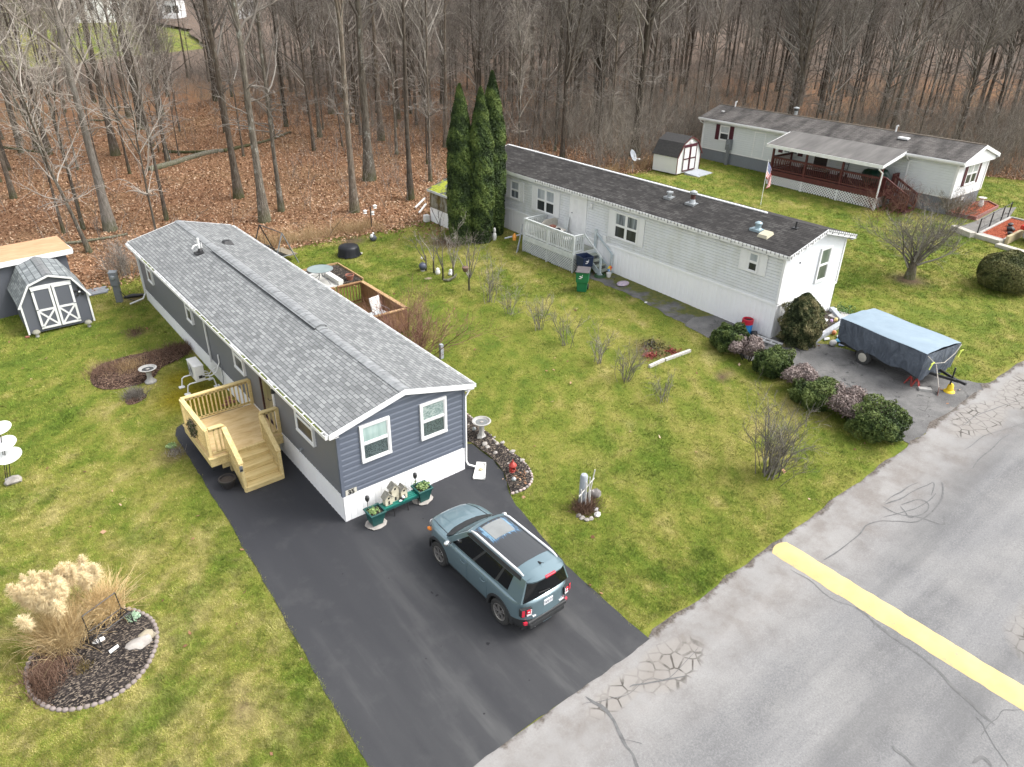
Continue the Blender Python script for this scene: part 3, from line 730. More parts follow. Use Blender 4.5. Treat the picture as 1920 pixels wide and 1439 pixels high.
 eave_gutter(root, -.285, y0+.02, y1-.1, rz(-.26)-.02, M_TRIM, -1, M_MOSS); eave_gutter(root, W+.285, y0+.02, y1-.1, rz(-.26)-.02, M_TRIM, 1, None)
 F = ((0,0,0), (1,0,0), (0,-1,0)); Lw = ((0,0,0), (0,1,0), (-1,0,0))
 window(root, *F, .64, 1.58, b2+.86, b2+2.06, M_TRIM, M_SHEER, M_LACE, off=.036)
 window(root, *F, 2.56, 3.47, b2+.85, b2+2.06, M_TRIM, M_SHEER2, M_LACE, off=.036)
 for (a, c, zb) in ((17.35,18.1,.83),(12.05,12.75,.86),(6.75,7.65,.90),(1.45,2.65,.88)):
  window(root, *Lw, a, c, b2+zb, b2+1.98, M_TRIM, M_DARKGLASS, M_DARKGLASS, tr=.065)
 b = PB(root); W_ = lambda *a: wbox(b, *Lw, *a)
 W_(4.36, 4.44, b2, b2+2.02, -.02, .05); b.m = 1; W_(5.34, 5.42, b2, b2+2.02, -.02, .05); W_(4.44, 5.34, b2+1.95, b2+2.02, -.02, .05); b.m = 1; W_(4.44, 5.34, b2, b2+.05, -.02, .06)
 dr = b.build('door', [M_TRIM, pmat('maroon_frame', (.050,.018,.018), (.035,.014,.014), 3, .5)], root)
 b = PB(root); wbox(b, *Lw, 4.52, 5.26, b2+.12, b2+1.9, -.02, .028); b.build('pane', glassy('storm_door_glass', (.05,.05,.03), (.20,.19,.12), 2.5), dr)
 b = PB(root); b.tube([(-.03,4.56,b2+1.0),(-.10,4.56,b2+1.0),(-.10,4.70,b2+1.0)], .014, 6); b.build('handle', M_BLACK, dr)
 b = PB(root); b.box((-.12,4.05,b2+1.55),(-.012,4.17,b2+1.8)); b.lathe([(.02,0),(.075,.03),(.05,.16),(.01,.18)], (-.11,4.11,b2+1.45), 8); b.build('wall_lamp', M_BLACK, root)
 b = PB(root); b.tube([(0,2.57,1.07),(-.09,2.57,1.07),(-.11,2.57,1.01)], .02, 6); b.lathe([(.0,0),(.045,.0),(.045,.015),(0,.015)], (-.06,2.57,1.10), 8); b.build('garden_tap', M_GALV, root)
 spout(root, [(-.33,L-.1,rz(-.26)-.12),(-.33,L-.1,rz(-.26)-.2),(-.06,L+.0,rz(-.26)-.42),(-.06,L,.66),(-.2,L-.05,.45),(-.85,L-.35,.43)], M_TRIM)
 spout(root, [(-.33,10.55,rz(-.26)-.12),(-.33,10.55,rz(-.26)-.2),(-.06,10.55,rz(-.26)-.42),(-.06,10.55,.9),(-.10,10.52,.78)], M_TRIM)
 spout(root, [(W+.33,.06,rz(-.26)-.12),(W+.30,.05,rz(-.26)-.25),(W+.07,-.02,rz(-.26)-.42),(W+.07,-.02,.33),(W+.12,-.06,.2),(W+.30,-.2,.12)], M_TRIM)
 # house number plate on the corner
 b = PB(root); b.box((.055,-.052,b2-.0),(.40,-.044,b2+.17)); nb = b.build('number_plate', pmat('pale_plate', (.62,.60,.52), None, 3, .5), root)
 cu = bpy.data.curves.new('digits', 'FONT'); cu.body = '35'; cu.size = .20; cu.extrude = .004; cu.offset = .008; cu.align_x = 'CENTER'
 to = bpy.data.objects.new('tmp', cu); COL.objects.link(to); dg = bpy.context.evaluated_depsgraph_get()
 me = bpy.data.meshes.new_from_object(to.evaluated_get(dg)); bpy.data.objects.remove(to)
 me.transform(Matrix.Translation(Vector((.228,-.057,b2+.015))-Vector(root.location)) @ Matrix.Rotation(R_(90), 4, 'X')); me.materials.clear(); me.materials.append(M_BLACK)
 no = bpy.data.objects.new('digits', me); COL.objects.link(no); no.parent = nb
 # roof fittings
 b = PB(root); x, y = 1.5, 15.0; z = rz(x)
 b.box((x-.22,y-.2,z-.03),(x+.22,y+.2,z+.03)); b.lathe([(.13,0),(.10,.12),(.06,.2)], (x,y,z), 10); b.m = 1
 b.lathe([(.045,.12),(.045,.62),(0,.62)], (x-.02,y,z), 10); b.tube([(x-.02,y,z+.36),(x-.22,y+.02,z+.32),(x-.30,y+.02,z+.22)], .035, 6); b.tube([(x+.08,y-.02,z+.2),(x+.08,y-.02,z+.42)], .018, 6)
 b.build('vent_pipe', [M_BLACK, M_TRIM], rf)
 b = PB(root); x, y = 2.85, 15.75; z = rz(x)
 b.add([(x-.2,y-.22,z-.02),(x+.24,y-.22,z-.03),(x+.24,y+.22,z-.03),(x-.2,y+.22,z-.02),(x-.12,y-.13,z+.14),(x+.15,y-.14,z+.13),(x+.15,y+.14,z+.13),(x-.12,y+.13,z+.14)], [(4,5,6,7),(0,1,5,4),(1,2,6,5),(2,3,7,6),(3,0,4,7)])
 b.build('roof_vent', M_BLACK, rf)
 return root
h1 = build_h1()
# ================================================================== the long white home in the middle
def build_h2():
 X0, Y0, X1, Y1 = 19.1, -.78, 23.5, 19.6; b2 = 2.23; xm = 21.3
 root = thing('mobile_home', 'long white mobile home with a black roof and tall bright white skirting', 'mobile home', (xm, 9.4, g(xm, 9.4)))
 rz = lambda x: b2+2.14+(min(x-X0, X1-x)+.2)*.262
 ms = vinyl('weathered_white_siding', (.71,.725,.735), .34, (.46,.46,.36), .45)
 mf = vinyl('clean_white_siding', (.72,.74,.76), .1, (.55,.56,.56), .4)
 Wd = X1-X0; gab = [(0,b2),(Wd,b2),(Wd,rz(X1)-.05),(xm-X0,rz(xm)-.05),(0,rz(X0)-.05)]
 b = PB(root); siding(b, (X0,Y0,0), (1,0,0), (0,-1,0), gab, .13, .024); b.build('wall', mf, root)
 b = PB(root); siding(b, (X0,Y1,0), (0,-1,0), (-1,0,0), [(0,b2),(Y1-Y0,b2),(Y1-Y0,rz(X0)-.05),(0,rz(X0)-.05)], .13, .034, GROOVE); b.build('wall', ms, root)['label'] = 'long white siding wall stained grey green'
 b = PB(root); siding(b, (X1,Y0,0), (0,1,0), (1,0,0), [(0,b2),(Y1-Y0,b2),(Y1-Y0,rz(X0)-.05),(0,rz(X0)-.05)], .115, .018); siding(b, (X1,Y1,0), (-1,0,0), (0,1,0), gab, .115, .016); b.build('wall', mf, root)
 for x, y in ((X0,Y0),(X1,Y0),(X0,Y1),(X1,Y1)): b = PB(root); b.box((x-.05,y-.05,b2-.02),(x+.05,y+.05,rz(X0)-.06)); b.build('corner_post', M_WHITE, root)
 b = PB(root); bm_ = [(X0-.02,Y1,0),(X0-.02,Y0-.02,0)]
 rib_skirt(b, (X0-.02,Y1,0), (0,-1,0), (-1,0,0), (0,Y1-Y0+.02), b2-.06, .25, .014); rib_skirt(b, (X0-.02,Y0-.02,0), (1,0,0), (0,-1,0), (0,Wd+.04), b2-.06, .25, .014)
 rib_skirt(b, (X1+.02,Y0-.02,0), (0,1,0), (1,0,0), (0,Y1-Y0), b2-.06, .25, .014); rib_skirt(b, (X1,Y1+.02,0), (-1,0,0), (0,1,0), (0,Wd), b2-.06, .25, .014)
 b.box((X0-.05,Y0-.05,b2-.10),(X1+.05,Y0-.03,b2)); b.box((X0-.05,Y0-.03,b2-.10),(X0-.03,Y1,b2))
 b.build('skirting', M_SKIRT, root)
 y0, y1 = Y0-.30, Y1+.15
 b = PB(root); roof_slab(b, X0-.24, rz(X0-.24), xm, rz(xm), y0, y1, .035); roof_slab(b, xm, rz(xm), X1+.24, rz(X0-.24), y0, y1, .035); rf = b.build('roof', M_SHDARK, root)
 b = PB(root)
 b.box((xm-.02, Y0+2.6, rz(xm)-.02), (xm+.10, y1, rz(xm)+.035)); b.build('ridge_flashing', M_TRIM, rf)
 b = PB(root)
 for xa, e in ((X0-.24,-1),(X1+.24,1)): b.box((xa,y0,rz(X0-.24)-.19),(xa+e*.02,y1,rz(X0-.24)-.015)); b.box((min(xa,xa-e*.24),y0,rz(X0-.24)-.185),(max(xa,xa-e*.24),y1,rz(X0-.24)-.17))
 for yy, d in ((y0,-.02),(y1,.02)):
  for xa in (X0-.26, X1+.26):
   za, zb = rz(X0-.26), rz(xm)
   b.add([(xa,yy,za-.18),(xm,yy,zb-.18),(xm,yy,zb+.012),(xa,yy,za+.012),(xa,yy+d,za-.18),(xm,yy+d,zb-.18),(xm,yy+d,zb+.012),(xa,yy+d,za+.012)], [(0,3,2,1),(4,5,6,7),(0,1,5,4),(1,2,6,5),(2,3,7,6),(3,0,4,7)])
 for xa in (X0-.0, X1+.0):   # boxed soffit under the front overhang
  za, zb = rz(X0), rz(xm); b.add([(xa,y0,za-.17),(xm,y0,zb-.17),(xm,Y0,zb-.17),(xa,Y0,za-.17)], [(0,1,2,3)])
 b.build('fascia', M_TRIM, root)
 # string of unlit icicle lights clipped along eave and rake
 b = PB(root); ze = rz(X0-.24)
 pts = [(X0-.285, y, ze-.05) for y in np.arange(14.2, y0, -.19)]
 pts += [(X0-.2+(xm-X0+.2)*k, y0-.045, rz(X0-.2+(xm-X0+.2)*k)-.03) for k in np.linspace(0,1,17)]+[(xm+(X1+.2-xm)*k, y0-.045, rz(xm+(X1+.2-xm)*k)-.03) for k in np.linspace(.06,1,14)]
 for i, p in enumerate(pts):
  b.box((p[0]-.014,p[1]-.014,p[2]-.05-.05*(i % 3 == 0)),(p[0]+.014,p[1]+.014,p[2]+.045))
 b.m = 1; b.tube(pts, .010, 4)
 b.build('string_lights', [pmat('light_clip', (.13,.13,.13), (.40,.40,.40), 30, .5), M_TRIM], root)
 Lw = ((X0,0,0),(0,1,0),(-1,0,0)); F = ((X0,Y0,0),(1,0,0),(0,-1,0)); sh = (M_WHITE, .36)
 window(root, *Lw, 17.6, 18.5, b2+.72, b2+1.72, M_WHITE, M_BLIND, M_DARKGLASS, shut=sh)
 window(root, *Lw, 15.8, 16.6, b2+.62, b2+1.66, M_WHITE, M_BLIND, M_CURT, shut=sh)
 window(root, *Lw, 12.85, 14.35, b2+.42, b2+1.72, M_WHITE, M_BLIND, M_DARKGLASS, shut=sh, mull=1)
 window(root, *Lw, 6.95, 8.5, b2+.40, b2+1.72, M_WHITE, M_CURT, M_DARKGLASS, shut=sh, mull=1)
 window(root, *Lw, .34, .88, b2+.95, b2+1.82, M_WHITE, M_BLIND, M_DARKGLASS, shut=sh)
 window(root, *F, 2.50, 3.35, b2+.33, b2+1.85, M_WHITE, glassy('greenish_glass', (.08,.11,.09), (.17,.20,.17), 2), glassy('greenish_glass_low', (.06,.075,.065), (.15,.17,.145), 3), tr=.09)
 # front door above the deck
 b = PB(root); wbox(b, *Lw, 10.55, 11.6, b2+.02, b2+1.92, -.02, .05); b.m = 1
 for (u0,u1,z0,z1) in ((10.72,11.02,.2,.85),(11.12,11.42,.2,.85),(10.72,11.02,1.0,1.65),(11.12,11.42,1.0,1.65)): wbox(b, *Lw, u0,u1,b2+z0,b2+z1,.05,.058)
 b.m = 0; wbox(b, *Lw, 10.45, 10.55, b2, b2+2.0, -.02, .07); wbox(b, *Lw, 11.6, 11.7, b2, b2+2.0, -.02, .07); wbox(b, *Lw, 10.45, 11.7, b2+1.92, b2+2.0, -.02, .072)
 dr = b.build('door', [M_WHITE, M_TRIM], root)
 b = PB(root); b.tube([(X0-.05,11.5,b2+.95),(X0-.11,11.5,b2+.95),(X0-.11,11.42,b2+.95)], .014, 6); b.build('handle', M_BLACK, dr)
 b = PB(root); b.box((X0-.13,10.02,b2+1.55),(X0-.01,10.16,b2+1.72)); b.lathe([(.0,0),(.05,.01),(.05,.1),(0,.11)], (X0-.09,10.09,b2+1.44), 8); b.build('wall_lamp', M_TRIM, root)
 b = PB(root); b.box((X0-.10,8.95,b2+.02),(X0-.02,9.15,b2+.36)); b.build('meter_box', M_TRIM, root)
 b = PB(root); wbox(b, *F, 1.05, 1.10, b2+1.5, b2+1.56, 0, .05); b.build('wall_hook', M_BLACK, root)
 # roof fittings placed where the sight lines meet the left slope
 def on(px, py):
  d = ray(px, py); A = np.array([-.262, 0, 1]); k = b2+2.14+(.2-X0)*.262; tt = (k-A@CAM)/(A@d); return CAM+d*tt
 for (px, py, kind) in ((1255,371,'cap'),(1298,382,'tall'),(1421,430,'round'),(1492,428,'pipe')):
  x, y, z = on(px, py); b = PB(root)
  if kind == 'cap': b.box((x-.2,y-.2,z-.06),(x+.2,y+.2,z+.05)); b.lathe([(.1,0),(.1,.2),(.16,.22),(.16,.28),(0,.32)], (x,y,z), 12)
  if kind == 'tall': b.box((x-.24,y-.24,z-.06),(x+.24,y+.24,z+.04)); b.lathe([(.17,0),(.12,.16),(.11,.2)], (x,y,z), 12); b.m = 1; b.lathe([(.11,.2),(.11,.42),(.15,.44)], (x,y,z), 12); b.m = 0; b.lathe([(.17,.44),(.17,.54),(.05,.6),(0,.6)], (x,y,z), 12)
  if kind == 'round': b.box((x-.25,y-.25,z-.08),(x+.25,y+.25,z+.03)); b.lathe([(.18,0),(.12,.07),(.12,.19),(.155,.21),(.155,.27),(.08,.32),(0,.33)], (x,y,z), 14)
  if kind == 'pipe': b.box((x-.12,y-.12,z-.05),(x+.12,y+.12,z+.02)); b.lathe([(.04,0),(.04,.28),(0,.28)], (x,y,z), 8)
  b.build('roof_vent', [pmat('vent_tin', (.33,.42,.46), (.22,.30,.33), 6, .5, metallic=.3) if kind == 'round' else M_BLACK if kind == 'pipe' else M_GALV, pmat('rust', (.10,.035,.025), (.05,.02,.015), 8, .8)], rf)
 x, y, z = on(1435, 442); b = PB(root); b.add([(x-.24,y-.24,z-.07),(x+.24,y-.24,z+.06),(x+.24,y+.24,z+.06),(x-.24,y+.24,z-.07),(x-.2,y-.2,z+.06),(x+.2,y-.2,z+.16),(x+.2,y+.2,z+.16),(x-.2,y+.2,z+.06)], [(4,5,6,7),(0,1,5,4),(1,2,6,5),(2,3,7,6),(3,0,4,7)])
 b.build('skylight', pmat('yellowed_dome', (.50,.46,.33), (.40,.37,.27), 5, .4), rf)
 return root
h2 = build_h2()
# ================================================================== the white home with maroon trim at the right
M_MAROON = pmat('maroon_paint', (.105,.022,.020), (.070,.016,.015), 5, .55)
M_MAROON2 = pmat('burgundy_shutter', (.080,.012,.022), (.060,.010,.018), 4, .5)
def lattice_panel(mb, p, q, z0, z1, s=.16, w=.035, th=.012, zb=None):
 """a crossed lath panel between ground points p and q; zb(u) gives the lower edge"""
 p = np.array(p, float); q = np.array(q, float); L = np.linalg.norm(q-p); d = (q-p)/L; n = np.array([-d[1], d[0]])
 lo = (lambda u: z0) if zb is None else zb
 H = z1-min(lo(0), lo(L))
 for sgn in (1, -1):
  u = -H-s
  while u < L+H+s:
   # a lath from (u, zlow) rising to the top
   a = np.array([u, z1-H]); c = np.array([u+sgn*H, z1])
   pts = []
   for k in np.linspace(0, 1, 25):
    uu, zz = a+(c-a)*k
    if 0 <= uu <= L and zz >= lo(uu): pts.append((uu, zz))
   if len(pts) > 1:
    (u0, za), (u1, zc) = pts[0], pts[-1]; o = n*(th*.5*sgn)
    P0 = (p[0]+d[0]*u0+o[0], p[1]+d[1]*u0+o[1], za); P1 = (p[0]+d[0]*u1+o[0], p[1]+d[1]*u1+o[1], zc)
    mb.bar(P0, P1, th*.8, w, up=(d[0]*-sgn, d[1]*-sgn, 1))
   u += s
def railing(mb, p, q, z, h, mats=None, sp=.12, post=.09, cap=.14, bal=.035, posts=(True, True), low=.1):
 """rail between two points: end posts, cap, lower rail and balusters; z may be a pair for a sloping one"""
 za, zb = z if hasattr(z, '__len__') else (z, z)
 p = Vector((p[0], p[1], za)); q = Vector((q[0], q[1], zb)); L = (q-p).length; up = Vector((0, 0, 1))
 if cap: mb.bar(p+up*h, q+up*h, cap, .035)
 mb.bar(p+up*(h-.07), q+up*(h-.07), .04, .08); mb.bar(p+up*low, q+up*low, .04, .08)
 n = max(2, int(L/sp))
 for i in range(1, n):
  c = p+(q-p)*(i/n); mb.box((c.x-bal/2, c.y-bal/2, c.z+low), (c.x+bal/2, c.y+bal/2, c.z+h-.05))
 for c, f in ((p, posts[0]), (q, posts[1])):
  if f: mb.box((c.x-post/2, c.y-post/2, c.z-.25), (c.x+post/2, c.y+post/2, c.z+h-.015))
def build_h3():
 X0, Y0, X1, Y1 = 42.3, 2.68, 46.5, 21.7; b2 = 2.37; xm = 44.4
 root = thing('mobile_home', 'white mobile home with burgundy shutters and a covered porch before the thicket', 'mobile home', (xm, 12, g(xm, 12)))
 rz = lambda x: b2+2.26+(min(x-X0, X1-x)+.2)*.30
 ms = vinyl('white_clapboard', (.66,.685,.68), .05, (.5,.52,.5), .45); mf = vinyl('bright_clapboard', (.76,.77,.78), 0, sheen=.45)
 Wd = X1-X0; zf = b2+2.02; gab = [(0,b2),(Wd,b2),(Wd,zf),(0,zf)]
 b = PB(root); siding(b, (X0,Y0,0), (1,0,0), (0,-1,0), gab, .15, .030, GROOVE); b.build('wall', mf, root)
 b = PB(root); siding(b, (X0,Y1,0), (0,-1,0), (-1,0,0), [(0,b2),(Y1-Y0,b2),(Y1-Y0,rz(X0)-.1),(0,rz(X0)-.1)], .15, .036, GROOVE); b.build('wall', ms, root)
 b = PB(root); b.box((X0+.1,Y1-.02,b2),(X1,Y1,rz(X0)-.1)); b.box((X1-.02,Y0,b2),(X1,Y1-.03,rz(X0)-.1)); b.build('wall', ms, root)
 b = PB(root)
 for x, y in ((X0,Y0),(X1,Y0),(X0,Y1)): b.box((x-.07,y-.07,b2-.03),(x+.07,y+.07,rz(X0)-.12))
 b.box((X0-.03,Y0-.03,b2-.09),(X1+.03,Y0-.022,b2+.0)); b.box((X0-.035,Y0,b2-.08),(X0-.022,Y1,b2-.0)); b.build('corner_post', M_TRIM, root)
 b = PB(root); rib_skirt(b, (X0,Y1,0), (0,-1,0), (-1,0,0), (0,Y1-Y0), b2-.02, .12, .01); rib_skirt(b, (X0,Y0,0), (1,0,0), (0,-1,0), (0,Wd), b2-.02, .12, .01); rib_skirt(b, (X1,Y0,0), (0,1,0), (1,0,0), (0,Y1-Y0), b2-.02, .12, .01)
 b.build('skirting', vinyl('grey_skirting', (.20,.215,.235), .1, (.13,.14,.15), .5), root)
 b = PB(root); wbox(b, (X0,Y0,0), (1,0,0), (0,-1,0), 1.75,2.05,b2-.42,b2-.24,0,.04); b.build('skirting_vent', M_TRIM, root)
 ov = .42; y0, y1 = Y0-ov, Y1+.3
 b = PB(root); roof_slab(b, X0-.36, rz(X0-.36), xm, rz(xm), y0, y1, .04); roof_slab(b, xm, rz(xm), X1+.36, rz(X0-.36), y0, y1, .04); rf = b.build('roof', M_SHTAUPE, root)
 b = PB(root); b.box((xm-.05,y0,rz(xm)-.03),(xm+.08,y1,rz(xm)+.03)); b.build('ridge_cap', pmat('tan_ridge', (.20,.165,.13), (.15,.125,.10), 3, .9), rf)
 # the boxed gable that leans out over the front
 b = PB(root); gp = [(-.1,rz(X0-.1)-.38),(Wd+.1,rz(X0-.1)-.38),(Wd+.1,rz(X0-.1)-.1),(xm-X0,rz(xm)-.1),(-.1,rz(X0-.1)-.1)]
 siding(b, (X0,y0+.1,0), (1,0,0), (0,-1,0), gp, .125, .018)
 b.box((X0-.1,y0+.1,rz(X0-.1)-.42),(X1+.1,Y0+.02,rz(X0-.1)-.38))
 b.build('gable', mf, root)
 b = PB(root)
 for xa in (X0-.38, X1+.38):
  za, zb = rz(X0-.38), rz(xm); yy = y0; d = -.025
  b.add([(xa,yy,za-.2),(xm,yy,zb-.2),(xm,yy,zb+.012),(xa,yy,za+.012),(xa,yy+d,za-.2),(xm,yy+d,zb-.2),(xm,yy+d,zb+.012),(xa,yy+d,za+.012)], [(0,3,2,1),(4,5,6,7),(0,1,5,4),(1,2,6,5),(2,3,7,6),(3,0,4,7)])
 for xa, e in ((X0-.36,-1),(X1+.36,1)): b.box((xa,y0,rz(X0-.36)-.22),(xa+e*.02,y1,rz(X0-.36)-.02)); b.box((min(xa,xa-e*.36),y0,rz(X0-.36)-.22),(max(xa,xa-e*.36),y1,rz(X0-.36)-.2))
 b.build('fascia', M_TRIM, root)
 eave_gutter(root, X0-.385, y0, y1, rz(X0-.36)-.03, M_TRIM, -1, None, 0)
 Lw = ((X0,0,0),(0,1,0),(-1,0,0)); F = ((X0,Y0,0),(1,0,0),(0,-1,0))
 window(root, *Lw, 19.25, 20.15, b2+.75, b2+1.85, M_TRIM, M_BLIND, M_DARKGLASS, shut=(M_MAROON2,.36))
 window(root, *Lw, 13.3, 14.5, b2+.7, b2+1.8, M_TRIM, M_CURT, M_CURT, shut=(M_MAROON2,.36), mull=1)
 window(root, *F, 1.30, 2.85, b2+.55, b2+1.90, M_TRIM, M_BLIND, M_DARKGLASS, shut=(M_MAROON2,.32), mull=1)
 b = PB(root)
 for a in ((16.1,16.17,.05,1.75),(17.0,17.07,.05,1.75)): wbox(b, *Lw, a[0],a[1],b2+a[2],b2+a[3],0,.04)
 wbox(b, *Lw, 16.1,17.07,b2+1.75,b2+1.82,0,.04); wbox(b, *Lw, 16.1,17.07,b2-.0,b2+.05,0,.045); b.build('trellis', M_TRIM, root)
 b = PB(root); wbox(b, *Lw, 11.0, 12.0, b2, b2+1.95, -.02, .05); dr = b.build('door', pmat('dark_door', (.040,.022,.018), (.025,.015,.013), 3, .5), root)
 b = PB(root)
 for u in (10.9, 12.0): wbox(b, *Lw, u, u+.1, b2, b2+2.0, -.02, .06)
 b.build('door_frame', M_TRIM, dr)
 b = PB(root); x, y = 42.05, 19.0; zg = g(x, y); b.box((x-.09,y-.12,zg),(x+.03,y+.12,b2+.2)); b.box((x-.16,y-.2,b2+.2),(x+.16,y+.2,b2+.95)); b.lathe([(.09,0),(.09,.05),(0,.07)], (x-.2,y-.02,b2+.6), 10); b.build('meter_box', M_GREYMETAL, root)
 spout(root, [(X0-.43,Y1+.15,rz(X0-.36)-.14),(X0-.40,Y1+.12,rz(X0-.36)-.3),(X0-.07,Y1,rz(X0-.36)-.5),(X0-.07,Y1,g(X0,Y1)+.1)], M_TRIM, .045)
 spout(root, [(X0-.43,5.65,rz(X0-.36)-.14),(X0-.40,5.65,rz(X0-.36)-.3),(X0-.07,5.62,rz(X0-.36)-.5),(X0-.07,5.6,g(X0,5.6)+.3)], M_TRIM, .045)
 for (x, y, z, kind) in ((44.35,20.6,0,'elbow'),(44.6,15.5,0,'stack'),(44.35,7.9,0,'elbow'),(43.55,6.9,0,'flat'),(43.35,20.9,0,'plate')):
  z = rz(x); b = PB(root)
  if kind == 'elbow': b.tube([(x,y,z-.05),(x,y,z+.34),(x+.03,y-.09,z+.38)], .055, 8)
  elif kind == 'stack': b.lathe([(.16,0),(.13,.1),(.13,.42)], (x,y,z-.05), 10); b.m = 1; b.lathe([(.15,.42),(.15,.56)], (x,y,z-.05), 10); b.m = 0; b.lathe([(.22,.56),(.22,.62),(0,.7)], (x,y,z-.05), 10)
  elif kind == 'flat': b.box((x-.2,y-.32,z-.02),(x+.2,y+.32,z+.1)); b.m = 1; b.box((x-.22,y-.34,z-.06),(x+.22,y+.34,z-.0))
  else: b.box((x-.1,y-.1,z-.03),(x+.1,y+.1,z+.03))
  b.build('roof_vent', [M_TRIM if kind != 'stack' else M_GALV, M_BLACK], rf)
 # ---- covered porch
 pr = thing('porch', 'maroon porch with white lattice skirt and a low sloping roof on the white home', 'porch', (40.9, 9.9, g(40.9, 9.9)))
 px0, px1, py0, py1 = 39.75, 42.25, 5.95, 13.75; dz = b2-.05
 b = PB(pr); b.box((px0,py0,dz-.04),(px1,py1,dz));
 for yy in np.arange(py0+.0, py1-.01, .14): b.box((px0,yy+.008,dz),(px1,yy+.13,dz+.02))
 b.build('deck', M_MAROON, pr)
 b = PB(pr); b.box((px0-.03,py0-.03,dz-.30),(px0-.0,py1+.03,dz+.02)); b.box((px0,py0-.03,dz-.30),(px1,py0,dz+.02)); b.box((px0,py1,dz-.30),(px1,py1+.03,dz+.02)); b.build('rim_board', M_MAROON, pr)
 b = PB(pr); lattice_panel(b, (px0,py0), (px0,py1), g(px0,py0), dz-.28, .19, .055, .014, lambda u: g(px0,py0+u)+.03)
 lattice_panel(b, (px0,py0), (px1,py0), g(px0,py0), dz-.28, .19, .055, .014, lambda u: g(px0+u,py0)+.03)
 for yy in (py0, py0+2.6, py0+5.2, py1): b.box((px0-.03,yy-.05,g(px0,yy)-.05),(px0+.03,yy+.05,dz-.28))
 b.build('lattice', M_TRIM, pr)
 b = PB(pr); b.box((px0+.25,py0+.2,g(px0,py0)-.1),(px1,py1-.2,dz-.32)); b.build('crawl_space_shade', M_BLACK, pr)  # solid black block standing in for the shade under the porch floor
 for (p, q, ps) in (((px0+.06,py0+.06),(px0+.06,py0+2.6),(0,0)),((px0+.06,py0+2.6),(px0+.06,py0+5.2),(0,0)),((px0+.06,py0+5.2),(px0+.06,py1-.06),(0,0)),((px0+.06,py1-.06),(px1-.1,py1-.06),(0,1)),((px0+.06,py0+.06),(px0+.55,py0+.06),(0,1)),((px0+1.75,py0+.06),(px1-.1,py0+.06),(1,1))):
  b = PB(pr); railing(b, p, q, dz+.02, .92, sp=.13, posts=ps); b.build('railing', M_MAROON, pr)
 ez = rz(X0-.36); pe = ez-.52
 for yy in (py0+2.6, py0+5.2, py1-.06):
  b = PB(pr); b.box((px0+.01,yy-.06,dz),(px0+.13,yy+.06,pe-.05)); b.build('post', M_MAROON, pr)
 b = PB(pr); b.box((px0+.01,py0,dz),(px0+.13,py0+.12,pe-.05)); b.build('post', M_MAROON, pr)
 b = PB(pr); x0 = 39.35; b.add([(x0,py0-.15,pe-.04),(X0-.1,py0-.15,ez+.02),(X0-.1,py1+.25,ez+.02),(x0,py1+.25,pe-.04),(x0,py0-.15,pe+.02),(X0-.1,py0-.15,ez+.09),(X0-.1,py1+.25,ez+.09),(x0,py1+.25,pe+.02)], [(0,3,2,1),(4,5,6,7),(0,1,5,4),(1,2,6,5),(2,3,7,6),(3,0,4,7)])
 prf = b.build('roof', pmat('felt_roof', (.155,.147,.138), (.095,.09,.085), 1.3, .9, .3, 30, stretch=(.35,1.6,1)), pr)
 b = PB(pr); b.box((x0-.03,py0-.17,pe-.18),(x0-.0,py1+.27,pe+.03))
 for yy in (py0-.17, py1+.25): b.add([(x0,yy,pe-.16),(X0-.4,yy,ez-.16),(X0-.4,yy,ez+.07),(x0,yy,pe+.03),(x0,yy+.02,pe-.16),(X0-.4,yy+.02,ez-.16),(X0-.4,yy+.02,ez+.07),(x0,yy+.02,pe+.03)], [(0,3,2,1),(4,5,6,7),(0,1,5,4),(1,2,6,5),(2,3,7,6),(3,0,4,7)])
 b.build('fascia', M_TRIM, pr)
 b = PB(pr); b.tube([(x0-.06,py0+.0,pe-.1),(x0-.06,py0+.0,pe-.25),(px0-.05,py0-.05,pe-.5),(px0-.05,py0-.05,dz+.15),(px0-.10,py0-.07,dz-.1),(px0-.10,py0-.07,g(px0,py0)+.1)], .05, 6); b.box((px0-.17,py0-.12,g(px0,py0)-.05),(px0-.03,py0+.02,dz-.45)); b.build('downspout', M_TRIM, pr)
 # steps towards the viewer
 n = 6; zb = g(41, 4.5)
 sx0, sx1 = px0+.62, px0+1.7
 b = PB(pr)
 for k in range(n):
  z = dz-(k+1)*(dz-zb)/(n+.5); y = py0-.03-k*.27; b.box((sx0,y-.29,z-.04),(sx1,y,z)); b.box((sx0+.02,y-.27,z-.16),(sx1-.02,y-.25,z-.04))
 b.build('stairs', M_MAROON, pr)
 for xx in (sx0-.03, sx1+.03):
  b = PB(pr); railing(b, (xx,py0-.05), (xx,py0-.05-n*.27), (dz+.0,zb+.2), .9, sp=.14, cap=.1); b.build('handrail', M_MAROON, pr)
 # things kept on the porch
 t = tag(PBbuild('covered_furniture', M_TARPG, lambda b: b.rock((41.4,7.0,dz+.5), (.55,.85,.62), 4, 1, 3, .22), (41.4,7,dz)), 'dark green tarpaulin bundle under the porch roof', 'tarpaulin')
 bd = thing('bench', 'long low bench behind the porch railing under the burgundy shutter', 'bench', (41.2,11.2,dz+.02))
 b = MB()
 for i in range(3): b.box((-.2+.14*i,-1.1,.38),(-.08+.14*i,1.1,.42))
 b.build('seat', pmat('pale_cushion', (.45,.40,.36), (.32,.27,.24), 5, .9), bd)
 for yy in (-1, .95): b = MB(); b.box((-.18,yy,0),(.2,yy+.06,.38)); b.build('leg', M_BLACK, bd)
 ct = thing('hand_truck', 'black hand truck frame leaning on the white porch wall', 'hand truck', (42.0,9.6,dz+.02))
